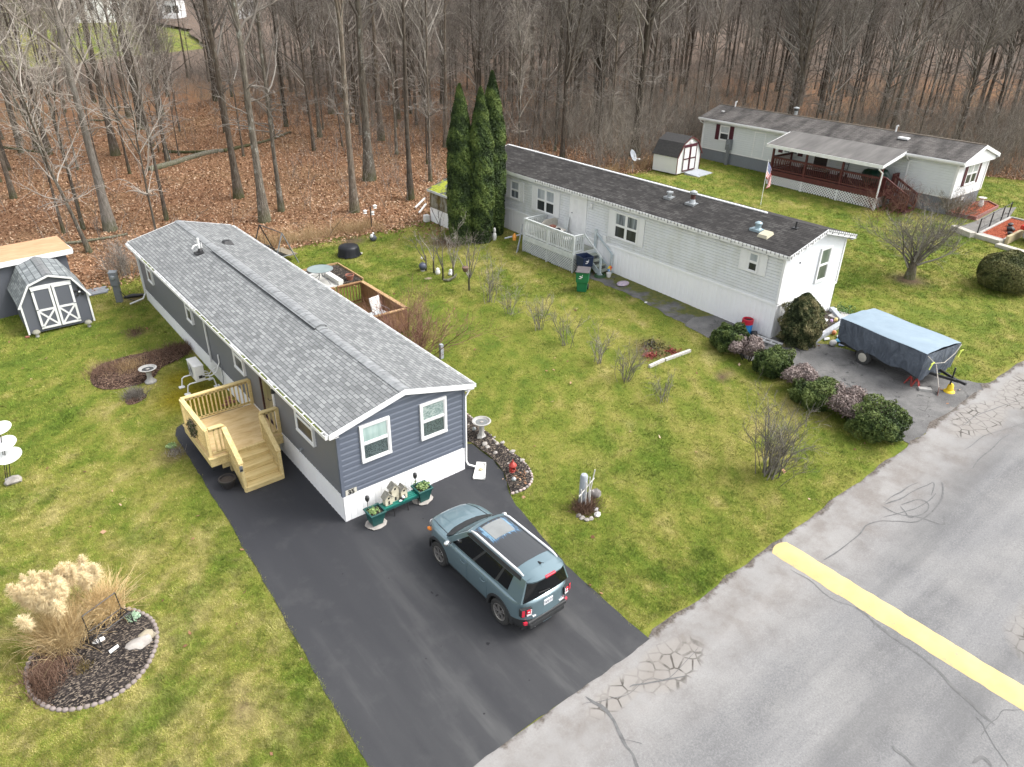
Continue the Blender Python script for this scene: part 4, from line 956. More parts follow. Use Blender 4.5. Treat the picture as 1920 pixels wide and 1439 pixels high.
 b = MB(); b.tube([(0,-.2,0),(.16,-.2,1.05),(.18,0,1.2),(.16,.2,1.05),(0,.2,0)], .022, 6)
 for k in (.2,.5,.8): b.tube([(.16*k,-.2,1.05*k),(.16*k,.2,1.05*k)], .016, 6)
 b.box((-.22,-.2,0),(0,.2,.02)); b.build('frame', M_BLACK, ct)
 for s in (-1, 1): b = MB(); b.tube([(-.02,.2*s,.12),(-.02,.27*s,.12)], .12, 12); b.build('wheel', M_BLACK, ct)
 return root
def PBbuild(name, mat, fn, loc=(0,0,0), **kw):
 """one-mesh thing written in world coordinates with its origin at loc"""
 b = MB(); b.M = Matrix.Translation(-Vector([float(c) for c in loc])); fn(b); o = b.build(name, mat, None, **kw); o.location = [float(c) for c in loc]; return o
M_TARPG = pmat('green_tarp', (.010,.045,.030), (.004,.020,.014), 4, .4, .5, 6)
h3 = build_h3()
# ------------------------------------------------------------------ branches in bulk
def tubes(P, R, n):
 """P (B,K,3) polylines, R (B,K) radii -> vertices, quads of n-sided tubes"""
 P = np.asarray(P, float); R = np.asarray(R, float); B, K, _ = P.shape
 T = np.gradient(P, axis=1); T /= np.linalg.norm(T, axis=2, keepdims=True)+1e-9
 ref = np.where(np.abs(T[:, :1, 2:3]) > .8, np.array([1., 0, 0]), np.array([0, 0, 1.])); ref = np.broadcast_to(ref, T.shape)
 A = np.cross(T, ref); A /= np.linalg.norm(A, axis=2, keepdims=True)+1e-9; C = np.cross(T, A)
 th = 2*np.pi*np.arange(n)/n
 V = P[:, :, None, :]+R[:, :, None, None]*(A[:, :, None, :]*np.cos(th)[None, None, :, None]+C[:, :, None, :]*np.sin(th)[None, None, :, None])
 idx = np.arange(B*K*n).reshape(B, K, n); nx = np.roll(idx, -1, axis=2)
 F = np.stack([idx[:, :-1], nx[:, :-1], nx[:, 1:], idx[:, 1:]], -1).reshape(-1, 4)
 return V.reshape(-1, 3), F
class Bulk:
 def __init__(s): s.V = []; s.F = []; s.n = 0; s.A = []
 def add(s, V, F, a=0.0):
  s.V.append(V); s.F.append(F+s.n); s.n += len(V); s.A.append(np.full(len(V), a) if np.isscalar(a) else a); return s
 def tubes(s, P, R, n, a=0.0): V, F = tubes(P, R, n); return s.add(V, F, a)
 def mesh(s, name, mat, parent=None, smooth=True, an='tint'):
  return fastmesh(name, np.concatenate(s.V), np.concatenate(s.F), mat, {an: np.concatenate(s.A)}, parent, smooth)
def grow(rng, base, tipdir, L, K, wander, lift=0.0):
 """curving polylines from base (B,3) along tipdir (B,3) of length L (B,)"""
 B = len(base); P = np.zeros((B, K, 3)); P[:, 0] = base; d = tipdir/np.linalg.norm(tipdir, axis=1, keepdims=True)
 for k in range(1, K):
  d = d+rng.normal(0, wander, (B, 3)); d[:, 2] += lift; d /= np.linalg.norm(d, axis=1, keepdims=True)
  P[:, k] = P[:, k-1]+d*(L/(K-1))[:, None]
 return P
def along(rng, P, R, cnt, lo, hi, spread, up):
 """cnt child starts on each polyline: positions, directions and parent radius there"""
 B, K, _ = P.shape; t = rng.uniform(lo, hi, (B, cnt))*(K-1); i = np.minimum(t.astype(int), K-2); f = t-i; b = np.arange(B)[:, None]
 q = P[b, i]*(1-f)[..., None]+P[b, i+1]*f[..., None]; r = R[b, i]*(1-f)+R[b, i+1]*f
 d = P[b, i+1]-P[b, i]; d /= np.linalg.norm(d, axis=2, keepdims=True)+1e-9
 v = rng.normal(0, 1, d.shape); v -= d*(v*d).sum(2, keepdims=True); v /= np.linalg.norm(v, axis=2, keepdims=True)+1e-9
 d = d+v*spread; d[..., 2] += up
 return q.reshape(-1, 3), d.reshape(-1, 3), r.reshape(-1), t.reshape(-1)/(K-1)
def lerp_r(r0, r1, K): return r0[:, None]+(r1-r0)[:, None]*np.linspace(0, 1, K)[None, :]
def bare_tree(seed, H, r0, crown, nb=22, low=0, fork=0, spread=1.0, twig=6, droop=0, leanx=0, rmin=.0045):
 """trunk and crown of a leafless tree, base at the origin"""
 rng = np.random.default_rng(seed); tr = Bulk(); cr = Bulk(); K = 18
 z = np.linspace(0, 1, K)**.9
 wob = np.cumsum(rng.normal(0, .018*H/K*4, (K, 2)), 0); wob -= wob[0]
 P = np.stack([wob[:, 0]*z+leanx*z*H*.2, wob[:, 1]*z, z*H], -1)[None]; P[:, 0, 2] = -.3
 rad = r0*(1-.90*z**.85); rad[0] *= 1.8; rad[1] *= 1.12; R = rad[None]
 tr.tubes(P, R, 11)
 stems = [(P, R)]
 if fork:
  kf = int(K*fork); base = P[:, kf]; m = 1+int(rng.random() < .4)
  fd = rng.normal(0, .30, (m, 3)); fd[:, 2] = 1
  FP = grow(rng, np.repeat(base, m, 0), fd, np.full(m, H*(1-fork)*.95), 12, .07, .04); FR = lerp_r(np.full(m, rad[kf]*.75), np.full(m, .03), 12)
  tr.tubes(FP, FR, 9); stems += [(FP, FR)]
 for SP, SR in stems:
  share = nb if SP is P else nb//2
  q, d, r, t = along(rng, SP, SR, share, crown if SP is P else .15, .98, 1.25*spread, .25)
  L1 = H*(.30-.20*t)*rng.uniform(.6, 1.25, len(q))*(1.0 if SP is P else .85)
  B1 = grow(rng, q, d, L1, 8, .13, .06-droop); R1 = lerp_r(np.minimum(r*.55, .012*L1+.012), np.full(len(q), .010), 8); cr.tubes(B1, R1, 6, rng.random(len(q)).repeat(8*6))
  q, d, r, t = along(rng, B1, R1, 6, .2, 1.0, 1.0, .12)
  L2 = np.repeat(L1, 6)*rng.uniform(.22, .5, len(q)); B2 = grow(rng, q, d, L2, 5, .2, .05-droop*.5); R2 = lerp_r(np.minimum(r*.7, .013), np.full(len(q), .006), 5); cr.tubes(B2, R2, 4, rng.random(len(q)).repeat(20))
  q, d, r, t = along(rng, B2, R2, twig, .15, 1.0, .9, .1)
  L3 = np.repeat(L2, twig)*rng.uniform(.25, .6, len(q)); B3 = grow(rng, q, d, L3, 4, .25, .03); R3 = lerp_r(np.full(len(q), .0065), np.full(len(q), rmin), 4); cr.tubes(B3, R3, 3, rng.random(len(q)).repeat(12))
 if low:      # dead limbs on the bare lower trunk
  q, d, r, t = along(rng, P, R, low, .16, crown, 3.0, .1); L1 = rng.uniform(.8, 2.6, len(q))
  B1 = grow(rng, q, d, L1, 7, .2, -.02); R1 = lerp_r(np.full(len(q), .035), np.full(len(q), .008), 7); cr.tubes(B1, R1, 5, .55)
  q, d, r, t = along(rng, B1, R1, 6, .2, 1, 1.1, 0); B2 = grow(rng, q, d, np.repeat(L1, 6)*.35, 4, .25); cr.tubes(B2, lerp_r(np.full(len(q), .011), np.full(len(q), .004), 4), 3, .8)
 return tr, cr
def bark(name, c0, c1, c2, lichen=.3, mossbase=True):
 t = NT(name); o = t.obj(); p = t.pos(); X, Y, Z = t.sep(o)[:3]
 n = t.noise(t.mapping(p, (6,6,1.1)), 2.2, 6, .7); r = t.rnd()
 c = t.ramp(n, [(.3, c0), (.52, c1), (.75, c2)])
 c = t.mix(t.math('MULTIPLY', t.ramp(t.noise(t.mapping(p, (1,1,.6)), 3.1, 5, .75), [(.56,0),(.66,1)]), lichen), c, (.34,.35,.31))
 v = t.math('ADD', t.math('MULTIPLY', r, .7), .62); c = t.mix(1, c, t.comb(v, v, v), 'MULTIPLY')
 if mossbase: c = t.mix(t.math('MULTIPLY', t.ramp(t.math('ADD', t.math('DIVIDE', Z, 1.6), t.math('MULTIPLY', t.math('SUBTRACT', n, .5), .9)), [(.0,1),(.45,0)]), .55), c, (.070,.085,.022))
 t.base(c); t.set(Roughness=.95, Specular_IOR_Level=.1); t.bump(n, .8, .05); return t.mat
def twigmat(name, c0, c1, c2):
 t = NT(name); a = t.attr('tint'); r = t.rnd(); p = t.pos()
 c = t.ramp(t.math('ADD', t.math('MULTIPLY', a, .6), t.math('MULTIPLY', t.noise(p, 1.4, 3), .5)), [(.25, c0), (.6, c1), (.95, c2)])
 v = t.math('ADD', t.math('MULTIPLY', r, .6), .7); t.base(t.mix(1, c, t.comb(v, v, v), 'MULTIPLY')); t.set(Roughness=.9, Specular_IOR_Level=.15); return t.mat
M_BARK = bark('grey_brown_bark', (.047,.038,.029), (.127,.104,.081), (.225,.192,.155), .35)
M_BARKPALE = bark('pale_grey_bark', (.119,.105,.090), (.234,.212,.182), (.340,.315,.280), .3)
M_BARKLICHEN = bark('lichen_bark', (.048,.039,.031), (.132,.116,.093), (.241,.216,.182), .85)
M_BARKDARK = bark('dark_bark', (.035,.029,.022), (.103,.085,.068), (.194,.166,.135), .25)
M_TWIG = twigmat('grey_twigs', (.116,.101,.088), (.213,.190,.165), (.427,.397,.354))
M_TWIGPALE = twigmat('pale_twigs', (.170,.146,.123), (.295,.263,.226), (.446,.414,.369))
KINDS = []     # (trunk mesh, crown mesh, barks) shared by the copies
for i, (H, r0, crown, nb, low, fork, spr, bk, tw) in enumerate([
 (19, .25, .42, 26, 3, .55, 1.0, M_BARK, M_TWIG), (21, .30, .40, 26, 5, .48, 1.1, M_BARKLICHEN, M_TWIG), (17, .17, .38, 24, 4, 0, .8, M_BARK, M_TWIG), (20, .22, .46, 24, 2, .60, .9, M_BARKDARK, M_TWIG),
 (18, .13, .34, 24, 6, 0, .8, M_BARKLICHEN, M_TWIG), (22, .33, .36, 28, 4, .42, 1.15, M_BARK, M_TWIG), (16, .11, .30, 24, 5, .5, .9, M_BARKDARK, M_TWIG), (19, .21, .40, 26, 3, .5, 1.0, M_BARKPALE, M_TWIGPALE),
 (14, .085, .25, 26, 4, .35, 1.0, M_BARKLICHEN, M_TWIGPALE), (20, .26, .33, 28, 6, .30, 1.2, M_BARKDARK, M_TWIG)]):
 tr, cr = bare_tree(100+i, H, r0, crown*.68, nb+6, low*2, fork*.9, spr)
 to = tr.mesh('trunk', bk); co = cr.mesh('crown', tw)
 KINDS.append((to.data, co.data, H, r0)); bpy.data.objects.remove(to); bpy.data.objects.remove(co)
NTREE = [0]
def put_tree(x, y, kind, label, s=1.0, rot=None, group='bare trees of the wood', name='bare_tree', lean=0, wscale=1.0):
 rot = random.uniform(0, 6.28) if rot is None else rot
 t = thing(name, label, 'tree', (x, y, g(x, y)), rot, group)
 tm, cm, H, r0 = KINDS[kind]
 for nm, me in (('trunk', tm), ('crown', cm)):
  o = bpy.data.objects.new(nm, me); COL.objects.link(o); o.parent = t
 t.scale = (s*wscale, s*wscale, s)
 if lean: t.rotation_euler = (lean*math.sin(1.2), lean, rot)
 NTREE[0] += 1
 return t
# the trunks one can pick out in the photograph: base point, trunk width there in photo pixels, kind, label
PICK = [
 (208,433,21,7,'pale grey tree with a smooth straight trunk between the shed and the blue home'),
 (448,372,18,0,'brown trunked bare tree just left of the forked pair behind the blue home'),
 (497,416,21,1,'stout lichen spotted tree forking high, nearest behind the blue home roof'),
 (528,397,12,4,'slim mottled tree right of the stout lichen spotted one behind the blue home'),
 (217,292,15,3,'dark bare tree with mossy foot in the leaf litter above the pale grey trunk'),
 (267,243,14,1,'blotchy pale and dark tree with a wide mossy foot deep in the leaves'),
 (302,219,13,9,'dark tree dividing into several upright limbs deep in the left wood'),
 (242,222,9,2,'thin straight tree between the dark mossy tree and the blotchy one'),
 (92,290,11,3,'dark tree with a mossy foot at the far left of the leaf litter'),
 (68,281,7,2,'thin brown tree close left of the mossy footed one at the left edge'),
 (40,288,8,4,'thin mottled tree nearest the left edge of the wood'),
 (120,438,6,6,'thin dark sapling tree behind the grey shed roof'),
 (157,431,7,8,'thin pale sapling tree between the shed and the smooth grey trunk'),
 (313,414,8,6,'thin dead looking tree with short stubs right behind the far roof end'),
 (600,258,9,4,'slim mottled tree with mossy foot in the middle of the leaf litter'),
 (537,238,8,3,'slim dark tree above the fallen log'),
 (465,204,9,2,'brown tree far behind the forked pair'),
 (665,398,18,5,'tall lichened tree at the wood edge behind the covered fire pit'),
 (693,338,24,1,'thick trunk with pale dead limbs left of the tall evergreens'),
 (770,375,14,3,'dark leaning trunk between the thick limbed tree and the mossy shed'),
 (807,341,8,6,'thin dark tree right behind the mossy roofed shed'),
 (715,264,14,0,'brown trunk behind the thick limbed tree'),
 (747,224,9,2,'slim grey trunk far behind the thick limbed tree'),
 (1190,294,20,9,'multi stemmed dark tree beside the barn shaped shed'),
 (1083,218,13,0,'brown tree in the thicket behind the black roof'),
 (1110,248,8,6,'thin dark tree rising just behind the black roof'),
 (997,168,13,5,'broad brown tree far back above the evergreen tips'),
 (1213,262,9,6,'leaning dark stem right of the multi stemmed tree'),
 (1050,196,9,2,'slim brown tree far back behind the black roof'),
 (1647,230,8,6,'thin dark tree leaning right behind the porch roof home'),
 (955,190,10,0,'grey brown tree standing behind the tallest evergreen'),
]
taken = []
for px, py, wd, kd, lb in PICK:
 p = G(px, py); r = wd/CF*DIST(p)/2; H, r0 = KINDS[kd][2:]
 s = max(.8, min(1.25, .7+.5*r/r0)); put_tree(p[0], p[1], kd, lb, s, wscale=max(.4, min(1.5, .66*r/r0/s))); taken.append((p[0], p[1]))
# the slanting pale tree by the shed, which leans over the wood
p = G(168, 474); tl = put_tree(p[0], p[1], 8, 'slender crooked pale tree leaning left over the shed', 1.0, .6, lean=-.12, wscale=1.25); taken.append((p[0], p[1]))
rng = np.random.default_rng(21); n = 0; tries = 0
while n < 205 and tries < 20000:
 tries += 1
 u = rng.random()
 if u < .62: x = rng.uniform(-30, 72); y = FOREST_Y(x)+1.2+rng.uniform(0, 1)**.85*62
 elif u < .86: x = rng.uniform(22, 95); y = rng.uniform(26, 100)
 else: x = rng.uniform(48, 90); y = rng.uniform(-6, 40)
 if y < FOREST_Y(x)+1.0: continue
 if 14 < x < 19 and y < 24: continue
 v = np.array([x, y, g(x, y)+6])-CAM; zc = v@_F
 if zc < 5: continue
 qx = 960+CF*(v@_R)/zc
 if qx < -90 or qx > 2050: continue
 near = DIST((x, y, 0)) < 62 and qx < 900
 dmin = 3.4 if near else 2.0
 if any((x-a)**2+(y-b)**2 < dmin**2 for a, b in taken): continue
 if near and rng.random() < .55: continue
 if qx < 520 and (y > 105 or rng.random() < .25): continue
 taken.append((x, y)); kd = int(rng.choice([0,2,3,4,5,6,6,8,8,9,2,4]))
 if near: kd = int(rng.choice([2,4,6,6,8,8]))
 put_tree(x, y, kd, 'bare grey brown tree standing in the leafless wood behind the homes', rng.uniform(.75, 1.15), wscale=rng.uniform(.42, .85)); n += 1
# ------------------------------------------------------------------ the woods farther back: one mass grown from a few tree meshes set on points
def scatter(name, pts, meshes, seed, smin, smax):
 me = bpy.data.meshes.new(name); me.vertices.add(len(pts)); me.vertices.foreach_set('co', np.ascontiguousarray(pts, np.float32).ravel())
 o = bpy.data.objects.new(name, me); COL.objects.link(o)
 ng = bpy.data.node_groups.new(name, 'GeometryNodeTree'); ng.interface.new_socket('Geometry', in_out='INPUT', socket_type='NodeSocketGeometry'); ng.interface.new_socket('Geometry', in_out='OUTPUT', socket_type='NodeSocketGeometry')
 N = ng.nodes; gi = N.new('NodeGroupInput'); go = N.new('NodeGroupOutput'); jn = N.new('GeometryNodeGeometryToInstance')
 iop = N.new('GeometryNodeInstanceOnPoints'); m2p = N.new('GeometryNodeMeshToPoints')
 ng.links.new(gi.outputs[0], m2p.inputs['Mesh']); ng.links.new(m2p.outputs[0], iop.inputs['Points'])
 for ob in meshes:
  oi = N.new('GeometryNodeObjectInfo'); oi.inputs['Object'].default_value = ob; oi.transform_space = 'ORIGINAL'; ng.links.new(oi.outputs['Geometry'], jn.inputs[0])
 ng.links.new(jn.outputs[0], iop.inputs['Instance']); iop.inputs['Pick Instance'].default_value = True
 ri = N.new('FunctionNodeRandomValue'); ri.data_type = 'INT'; ri.inputs['Min'].default_value = 0; ri.inputs['Max'].default_value = len(meshes)-1; ri.inputs['Seed'].default_value = seed
 ng.links.new(ri.outputs[2], iop.inputs['Instance Index'])
 rr = N.new('FunctionNodeRandomValue'); rr.data_type = 'FLOAT_VECTOR'; rr.inputs[0].default_value = (-.05,-.05,0); rr.inputs[1].default_value = (.05,.05,6.28); rr.inputs['Seed'].default_value = seed+1
 ng.links.new(rr.outputs[0], iop.inputs['Rotation'])
 rs = N.new('FunctionNodeRandomValue'); rs.data_type = 'FLOAT'; rs.inputs[2].default_value = smin; rs.inputs[3].default_value = smax; rs.inputs['Seed'].default_value = seed+2
 ng.links.new(rs.outputs[1], iop.inputs['Scale']); ng.links.new(iop.outputs[0], go.inputs[0])
 md = o.modifiers.new('grow', 'NODES'); md.node_group = ng; return o
def whole(i):       # trunk and crown of one kind joined: the mesh the mass repeats
 tm, cm = KINDS[i][:2]; bm = bmesh.new(); bm.from_mesh(tm); k = len(bm.faces); bm.from_mesh(cm)
 for v in {v for j, f in enumerate(bm.faces) if j < k for v in f.verts}: v.co.x *= .6; v.co.y *= .6
 for j, f in enumerate(bm.faces): f.material_index = 0 if j < k else 1; f.smooth = True
 me = bpy.data.meshes.new('far_tree'); bm.to_mesh(me); bm.free(); me.materials.append(tm.materials[0]); me.materials.append(cm.materials[0]); return me
pts = []; rng = np.random.default_rng(5)
while len(pts) < 780:
 d = 62+rng.uniform(0, 1)**1.5*260; a = CYAW+rng.uniform(-.72, .72); x = CAM[0]+d*math.sin(a); y = CAM[1]+d*math.cos(a)
 qx = 960+CF*math.tan(a-CYAW)
 if y < FOREST_Y(x)+6: continue
 if qx < 560 and (d > 118 or rng.random() < .62): continue
 if d < 90 and rng.random() < .5: continue
 pts.append((x, y, g(x, y)-.2))
def seat(i, x, y, lb):
 me = whole(i); t = thing('bare_tree', lb, 'tree', (x, y, g(x, y)), 0, 'bare trees of the wood'); return me, t
FAR = []
for i, (x, y) in zip((0, 2, 4, 6, 9), ((62, 44), (66, 52), (58, 60), (72, 40), (70, 60))):
 o = bpy.data.objects.new('bare_tree', whole(i)); COL.objects.link(o); o.location = (x, y, g(x, y)); FAR.append(tag(o, 'bare grey brown tree standing in the leafless wood behind the homes', 'tree', 'bare trees of the wood'))
fw = scatter('far_woods', np.array(pts), FAR, 3, .7, 1.1); tag(fw, 'grey brown mass of leafless trees filling the distance', 'woods', kind='stuff')
# ------------------------------------------------------------------ undergrowth: saplings and brush
def brush(name, spots, h, seed, mat, label, stems=3, twigs=5, r=.011):
 """spots (N,2); one mesh of thin upright stems with side twigs"""
 rng = np.random.default_rng(seed); N = len(spots); base = np.repeat(np.column_stack([spots, g(spots[:, 0], spots[:, 1])-.05]), stems, 0)
 base[:, :2] += rng.normal(0, .22, (len(base), 2)); d = rng.normal(0, .28, base.shape); d[:, 2] = 1
 L = np.repeat(h if hasattr(h, '__len__') else np.full(N, h), stems)*rng.uniform(.5, 1.2, len(base))
 b = Bulk(); P = grow(rng, base, d, L, 6, .13, .02); R = lerp_r(np.full(len(P), r)*rng.uniform(.7, 1.6, len(P)), np.full(len(P), .004), 6); b.tubes(P, R, 4, rng.random(len(P)).repeat(24))
 q, dd, rr, t = along(rng, P, R, twigs, .2, 1, .8, .1); P2 = grow(rng, q, dd, np.repeat(L, twigs)*rng.uniform(.15, .45, len(q)), 4, .25, .03); b.tubes(P2, lerp_r(np.full(len(q), .007), np.full(len(q), .003), 4), 3, rng.random(len(q)).repeat(12))
 q, dd, rr, t = along(rng, P2, np.ones(P2.shape[:2]), 2, .2, 1, .9, .1); P3 = grow(rng, q, dd, np.repeat(np.repeat(L, twigs), 2)*rng.uniform(.06, .2, len(q)), 3, .25); b.tubes(P3, lerp_r(np.full(len(q), .005), np.full(len(q), .003), 3), 3, rng.random(len(q)).repeat(9))
 return tag(b.mesh(name, mat, None, False), label, 'undergrowth', kind='stuff')
rng = np.random.default_rng(31); sp = []
while len(sp) < 4200:
 x = rng.uniform(-24, 92); y = FOREST_Y(x)+.4+rng.uniform(0, 1)**1.1*70
 dens = .10+.9*np.clip((x-14+max(0, y-72)*1.6)/14, 0, 1)
 if rng.random() < dens and fbm(x, y, 6, 41, 2) > .36: sp.append((x, y))
sp = np.array(sp); brush('undergrowth', sp, rng.uniform(.8, 4.2, len(sp)), 8, twigmat('brush_twigs', (.105,.090,.076), (.195,.170,.145), (.36,.325,.285)), 'tangle of bare saplings and brush under the trees', 2, 6)
# dense thicket hugging the right home
sp = []
while len(sp) < 1500:
 x = rng.uniform(33, 84); y = FOREST_Y(x)+.5+rng.uniform(0, 1)**1.2*16; sp.append((x, y))
sp = np.array(sp); brush('undergrowth', sp, rng.uniform(1.5, 5.5, len(sp)), 9, twigmat('thicket_twigs', (.105,.093,.077), (.195,.172,.142), (.35,.315,.265)), 'dense bare thicket behind the white porch home', 3, 6)
# straw grass along the wood edge
sp = np.array([(x, FOREST_Y(x)+abs(rng.normal(0, .9))+.1) for x in np.concatenate([rng.uniform(7, 13.5, 130), rng.uniform(-1, 4, 40), rng.uniform(24, 40, 130)])])
def straw(name, spots, h, seed, mat, label, cat, per=26, sx=.12, w=.006):
 rng = np.random.default_rng(seed); base = np.repeat(np.column_stack([spots, g(spots[:, 0], spots[:, 1])]), per, 0); base[:, :2] += rng.normal(0, sx, (len(base), 2))
 d = rng.normal(0, .35, base.shape); d[:, 2] = 1; b = Bulk(); P = grow(rng, base, d, h*rng.uniform(.5, 1.2, len(base)), 5, .12, -.12); b.tubes(P, lerp_r(np.full(len(P), w), np.full(len(P), .0015), 5), 3, rng.random(len(P)).repeat(15)); return tag(b.mesh(name, mat, None, False), label, cat, kind='stuff')
M_STRAW = twigmat('dry_straw', (.26,.165,.080), (.44,.31,.165), (.62,.48,.29))
straw('dry_grass', sp, .65, 3, M_STRAW, 'tufts of tan dry grass along the edge of the wood', 'grass', 18)
# ------------------------------------------------------------------ fallen leaves
def leaf_cards(x, y, seed, size, off=.02):
 rng = np.random.default_rng(seed); n = len(x); z = g(x, y)+off+rng.uniform(0, .05, n)
 a = rng.uniform(0, 2*np.pi, n); tl = rng.normal(0, .45, (n, 2)); s = size*rng.uniform(.6, 1.4, n)
 u = np.stack([np.cos(a), np.sin(a), tl[:, 0]], -1)*s[:, None]*.5; v = np.stack([-np.sin(a), np.cos(a), tl[:, 1]], -1)*s[:, None]*.33
 c = np.stack([x, y, z], -1); V = np.stack([c-u, c-v*.9+u*.1, c+u, c+v*.9+u*.1], 1).reshape(-1, 3)
 return V, np.arange(4*n).reshape(n, 4), rng.random(n).repeat(4)
rng = np.random.default_rng(77); n = 300000
x = rng.uniform(-22, 60, n); y = FOREST_Y(x)-.3+rng.uniform(0, 1, n)**1.25*46+np.minimum(0, rng.normal(0, .35, n))
k = (y > FOREST_Y(x)-1.2); x = x[k]; y = y[k]
ex = [];
for (cx, cy, r, m) in ((16.2,19.2,1.1,350),(20.5,-1.3,.6,60),(44.2,1.5,2,60)): ex.append(np.column_stack([rng.normal(cx, r, m), rng.normal(cy, r, m)]))
lx = rng.uniform(-9, 24, 260); ly = rng.uniform(-8, 22, 260); kk = ~inpoly(lx, ly, DRIVE); lx = lx[kk]; ly = ly[kk]; ex.append(np.column_stack([lx, ly])); ex = np.concatenate(ex)
x = np.concatenate([x, ex[:, 0]]); y = np.concatenate([y, ex[:, 1]])
V, F, A = leaf_cards(x, y, 4, .125)
t = NT('oak_leaf'); t.base(t.ramp(t.attr('tint'), [(0,(.100,.050,.028)),(.3,(.210,.106,.056)),(.6,(.315,.175,.098)),(.85,(.43,.275,.170)),(1,(.54,.41,.29))])); t.set(Roughness=.8, Specular_IOR_Level=.25); M_LEAF = t.mat
tag(fastmesh('fallen_leaves', V, F, M_LEAF, {'tint': A}), 'russet fallen oak leaves carpeting the floor of the wood', 'leaves', kind='stuff')
# fallen logs
def log(pts, r0, r1, mat, label, name='fallen_log', lift=.12):
 P = chaikin([tuple(G(*p)) for p in pts], 2, False); P = [(p[0], p[1], g(p[0], p[1])+lift) for p in P]
 o = PBbuild(name, mat, lambda b: b.tube(P, list(np.linspace(r0, r1, len(P))), 9), P[0], ang=60); return tag(o, label, 'log')
log([(280,322),(325,310),(385,290),(420,286)], .26, .17, M_BARKPALE, 'long pale fallen log in the leaves above the blue home')
log([(420,286),(455,278),(500,268),(545,250)], .16, .06, M_BARK, 'thin end of the fallen trunk right of the pale log')
log([(307,287),(345,289),(390,287)], .14, .10, M_BARKDARK, 'short dark log lying behind the long pale one')
log([(75,462),(130,461),(190,452),(240,443)], .10, .05, M_BARKPALE, 'thin pale pole lying in the leaves behind the plywood roof')
log([(0,290),(45,296),(95,303)], .12, .05, M_BARKDARK, 'dark fallen limb in the leaves at the left edge', lift=.6)
log([(170,228),(195,229),(225,227)], .1, .06, M_BARKPALE, 'small pale log far back between two mossy trees')
# ------------------------------------------------------------------ leafy and bare shrubs
def foliage(name, c0, c1, c2, rough=.7):
 t = NT(name); a = t.attr('tint'); p = t.pos()
 t.base(t.ramp(t.math('ADD', t.math('MULTIPLY', a, .65), t.math('MULTIPLY', t.noise(p, 1.8, 3), .4)), [(.2, c0), (.5, c1), (.85, c2)])); t.set(Roughness=rough, Specular_IOR_Level=.25); return t.mat
M_ARBOR = foliage('arborvitae_sprays', (.018,.032,.009), (.048,.078,.018), (.105,.142,.034))
M_YEW = foliage('yew_needles', (.020,.037,.010), (.052,.082,.020), (.100,.130,.033))
M_HOLLY = foliage('dark_evergreen', (.024,.034,.013), (.060,.076,.028), (.17,.15,.07))
M_BOX = foliage('clipped_box', (.045,.056,.016), (.078,.086,.026), (.125,.122,.042))
M_MAUVE = foliage('withered_blooms', (.085,.060,.052), (.205,.160,.145), (.36,.30,.275), .9)
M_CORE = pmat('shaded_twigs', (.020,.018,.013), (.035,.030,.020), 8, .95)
def sprays(rng, C, N, size, asp=.5, jit=.7):
 """small leaf quads at C (n,3) roughly facing N"""
 n = len(C); N = N+rng.normal(0, jit, N.shape); N /= np.linalg.norm(N, axis=1, keepdims=True)+1e-9
 a = rng.normal(0, 1, (n, 3)); a[:, 2] += .8; a -= N*(a*N).sum(1, keepdims=True); a /= np.linalg.norm(a, axis=1, keepdims=True)+1e-9; b = np.cross(N, a)
 s = size*rng.uniform(.55, 1.3, n)[:, None]; u = a*s*.5; v = b*s*.5*asp
 V = np.stack([C-u, C+v, C+u, C-v], 1).reshape(-1, 3); return V, np.arange(4*n).reshape(n, 4)
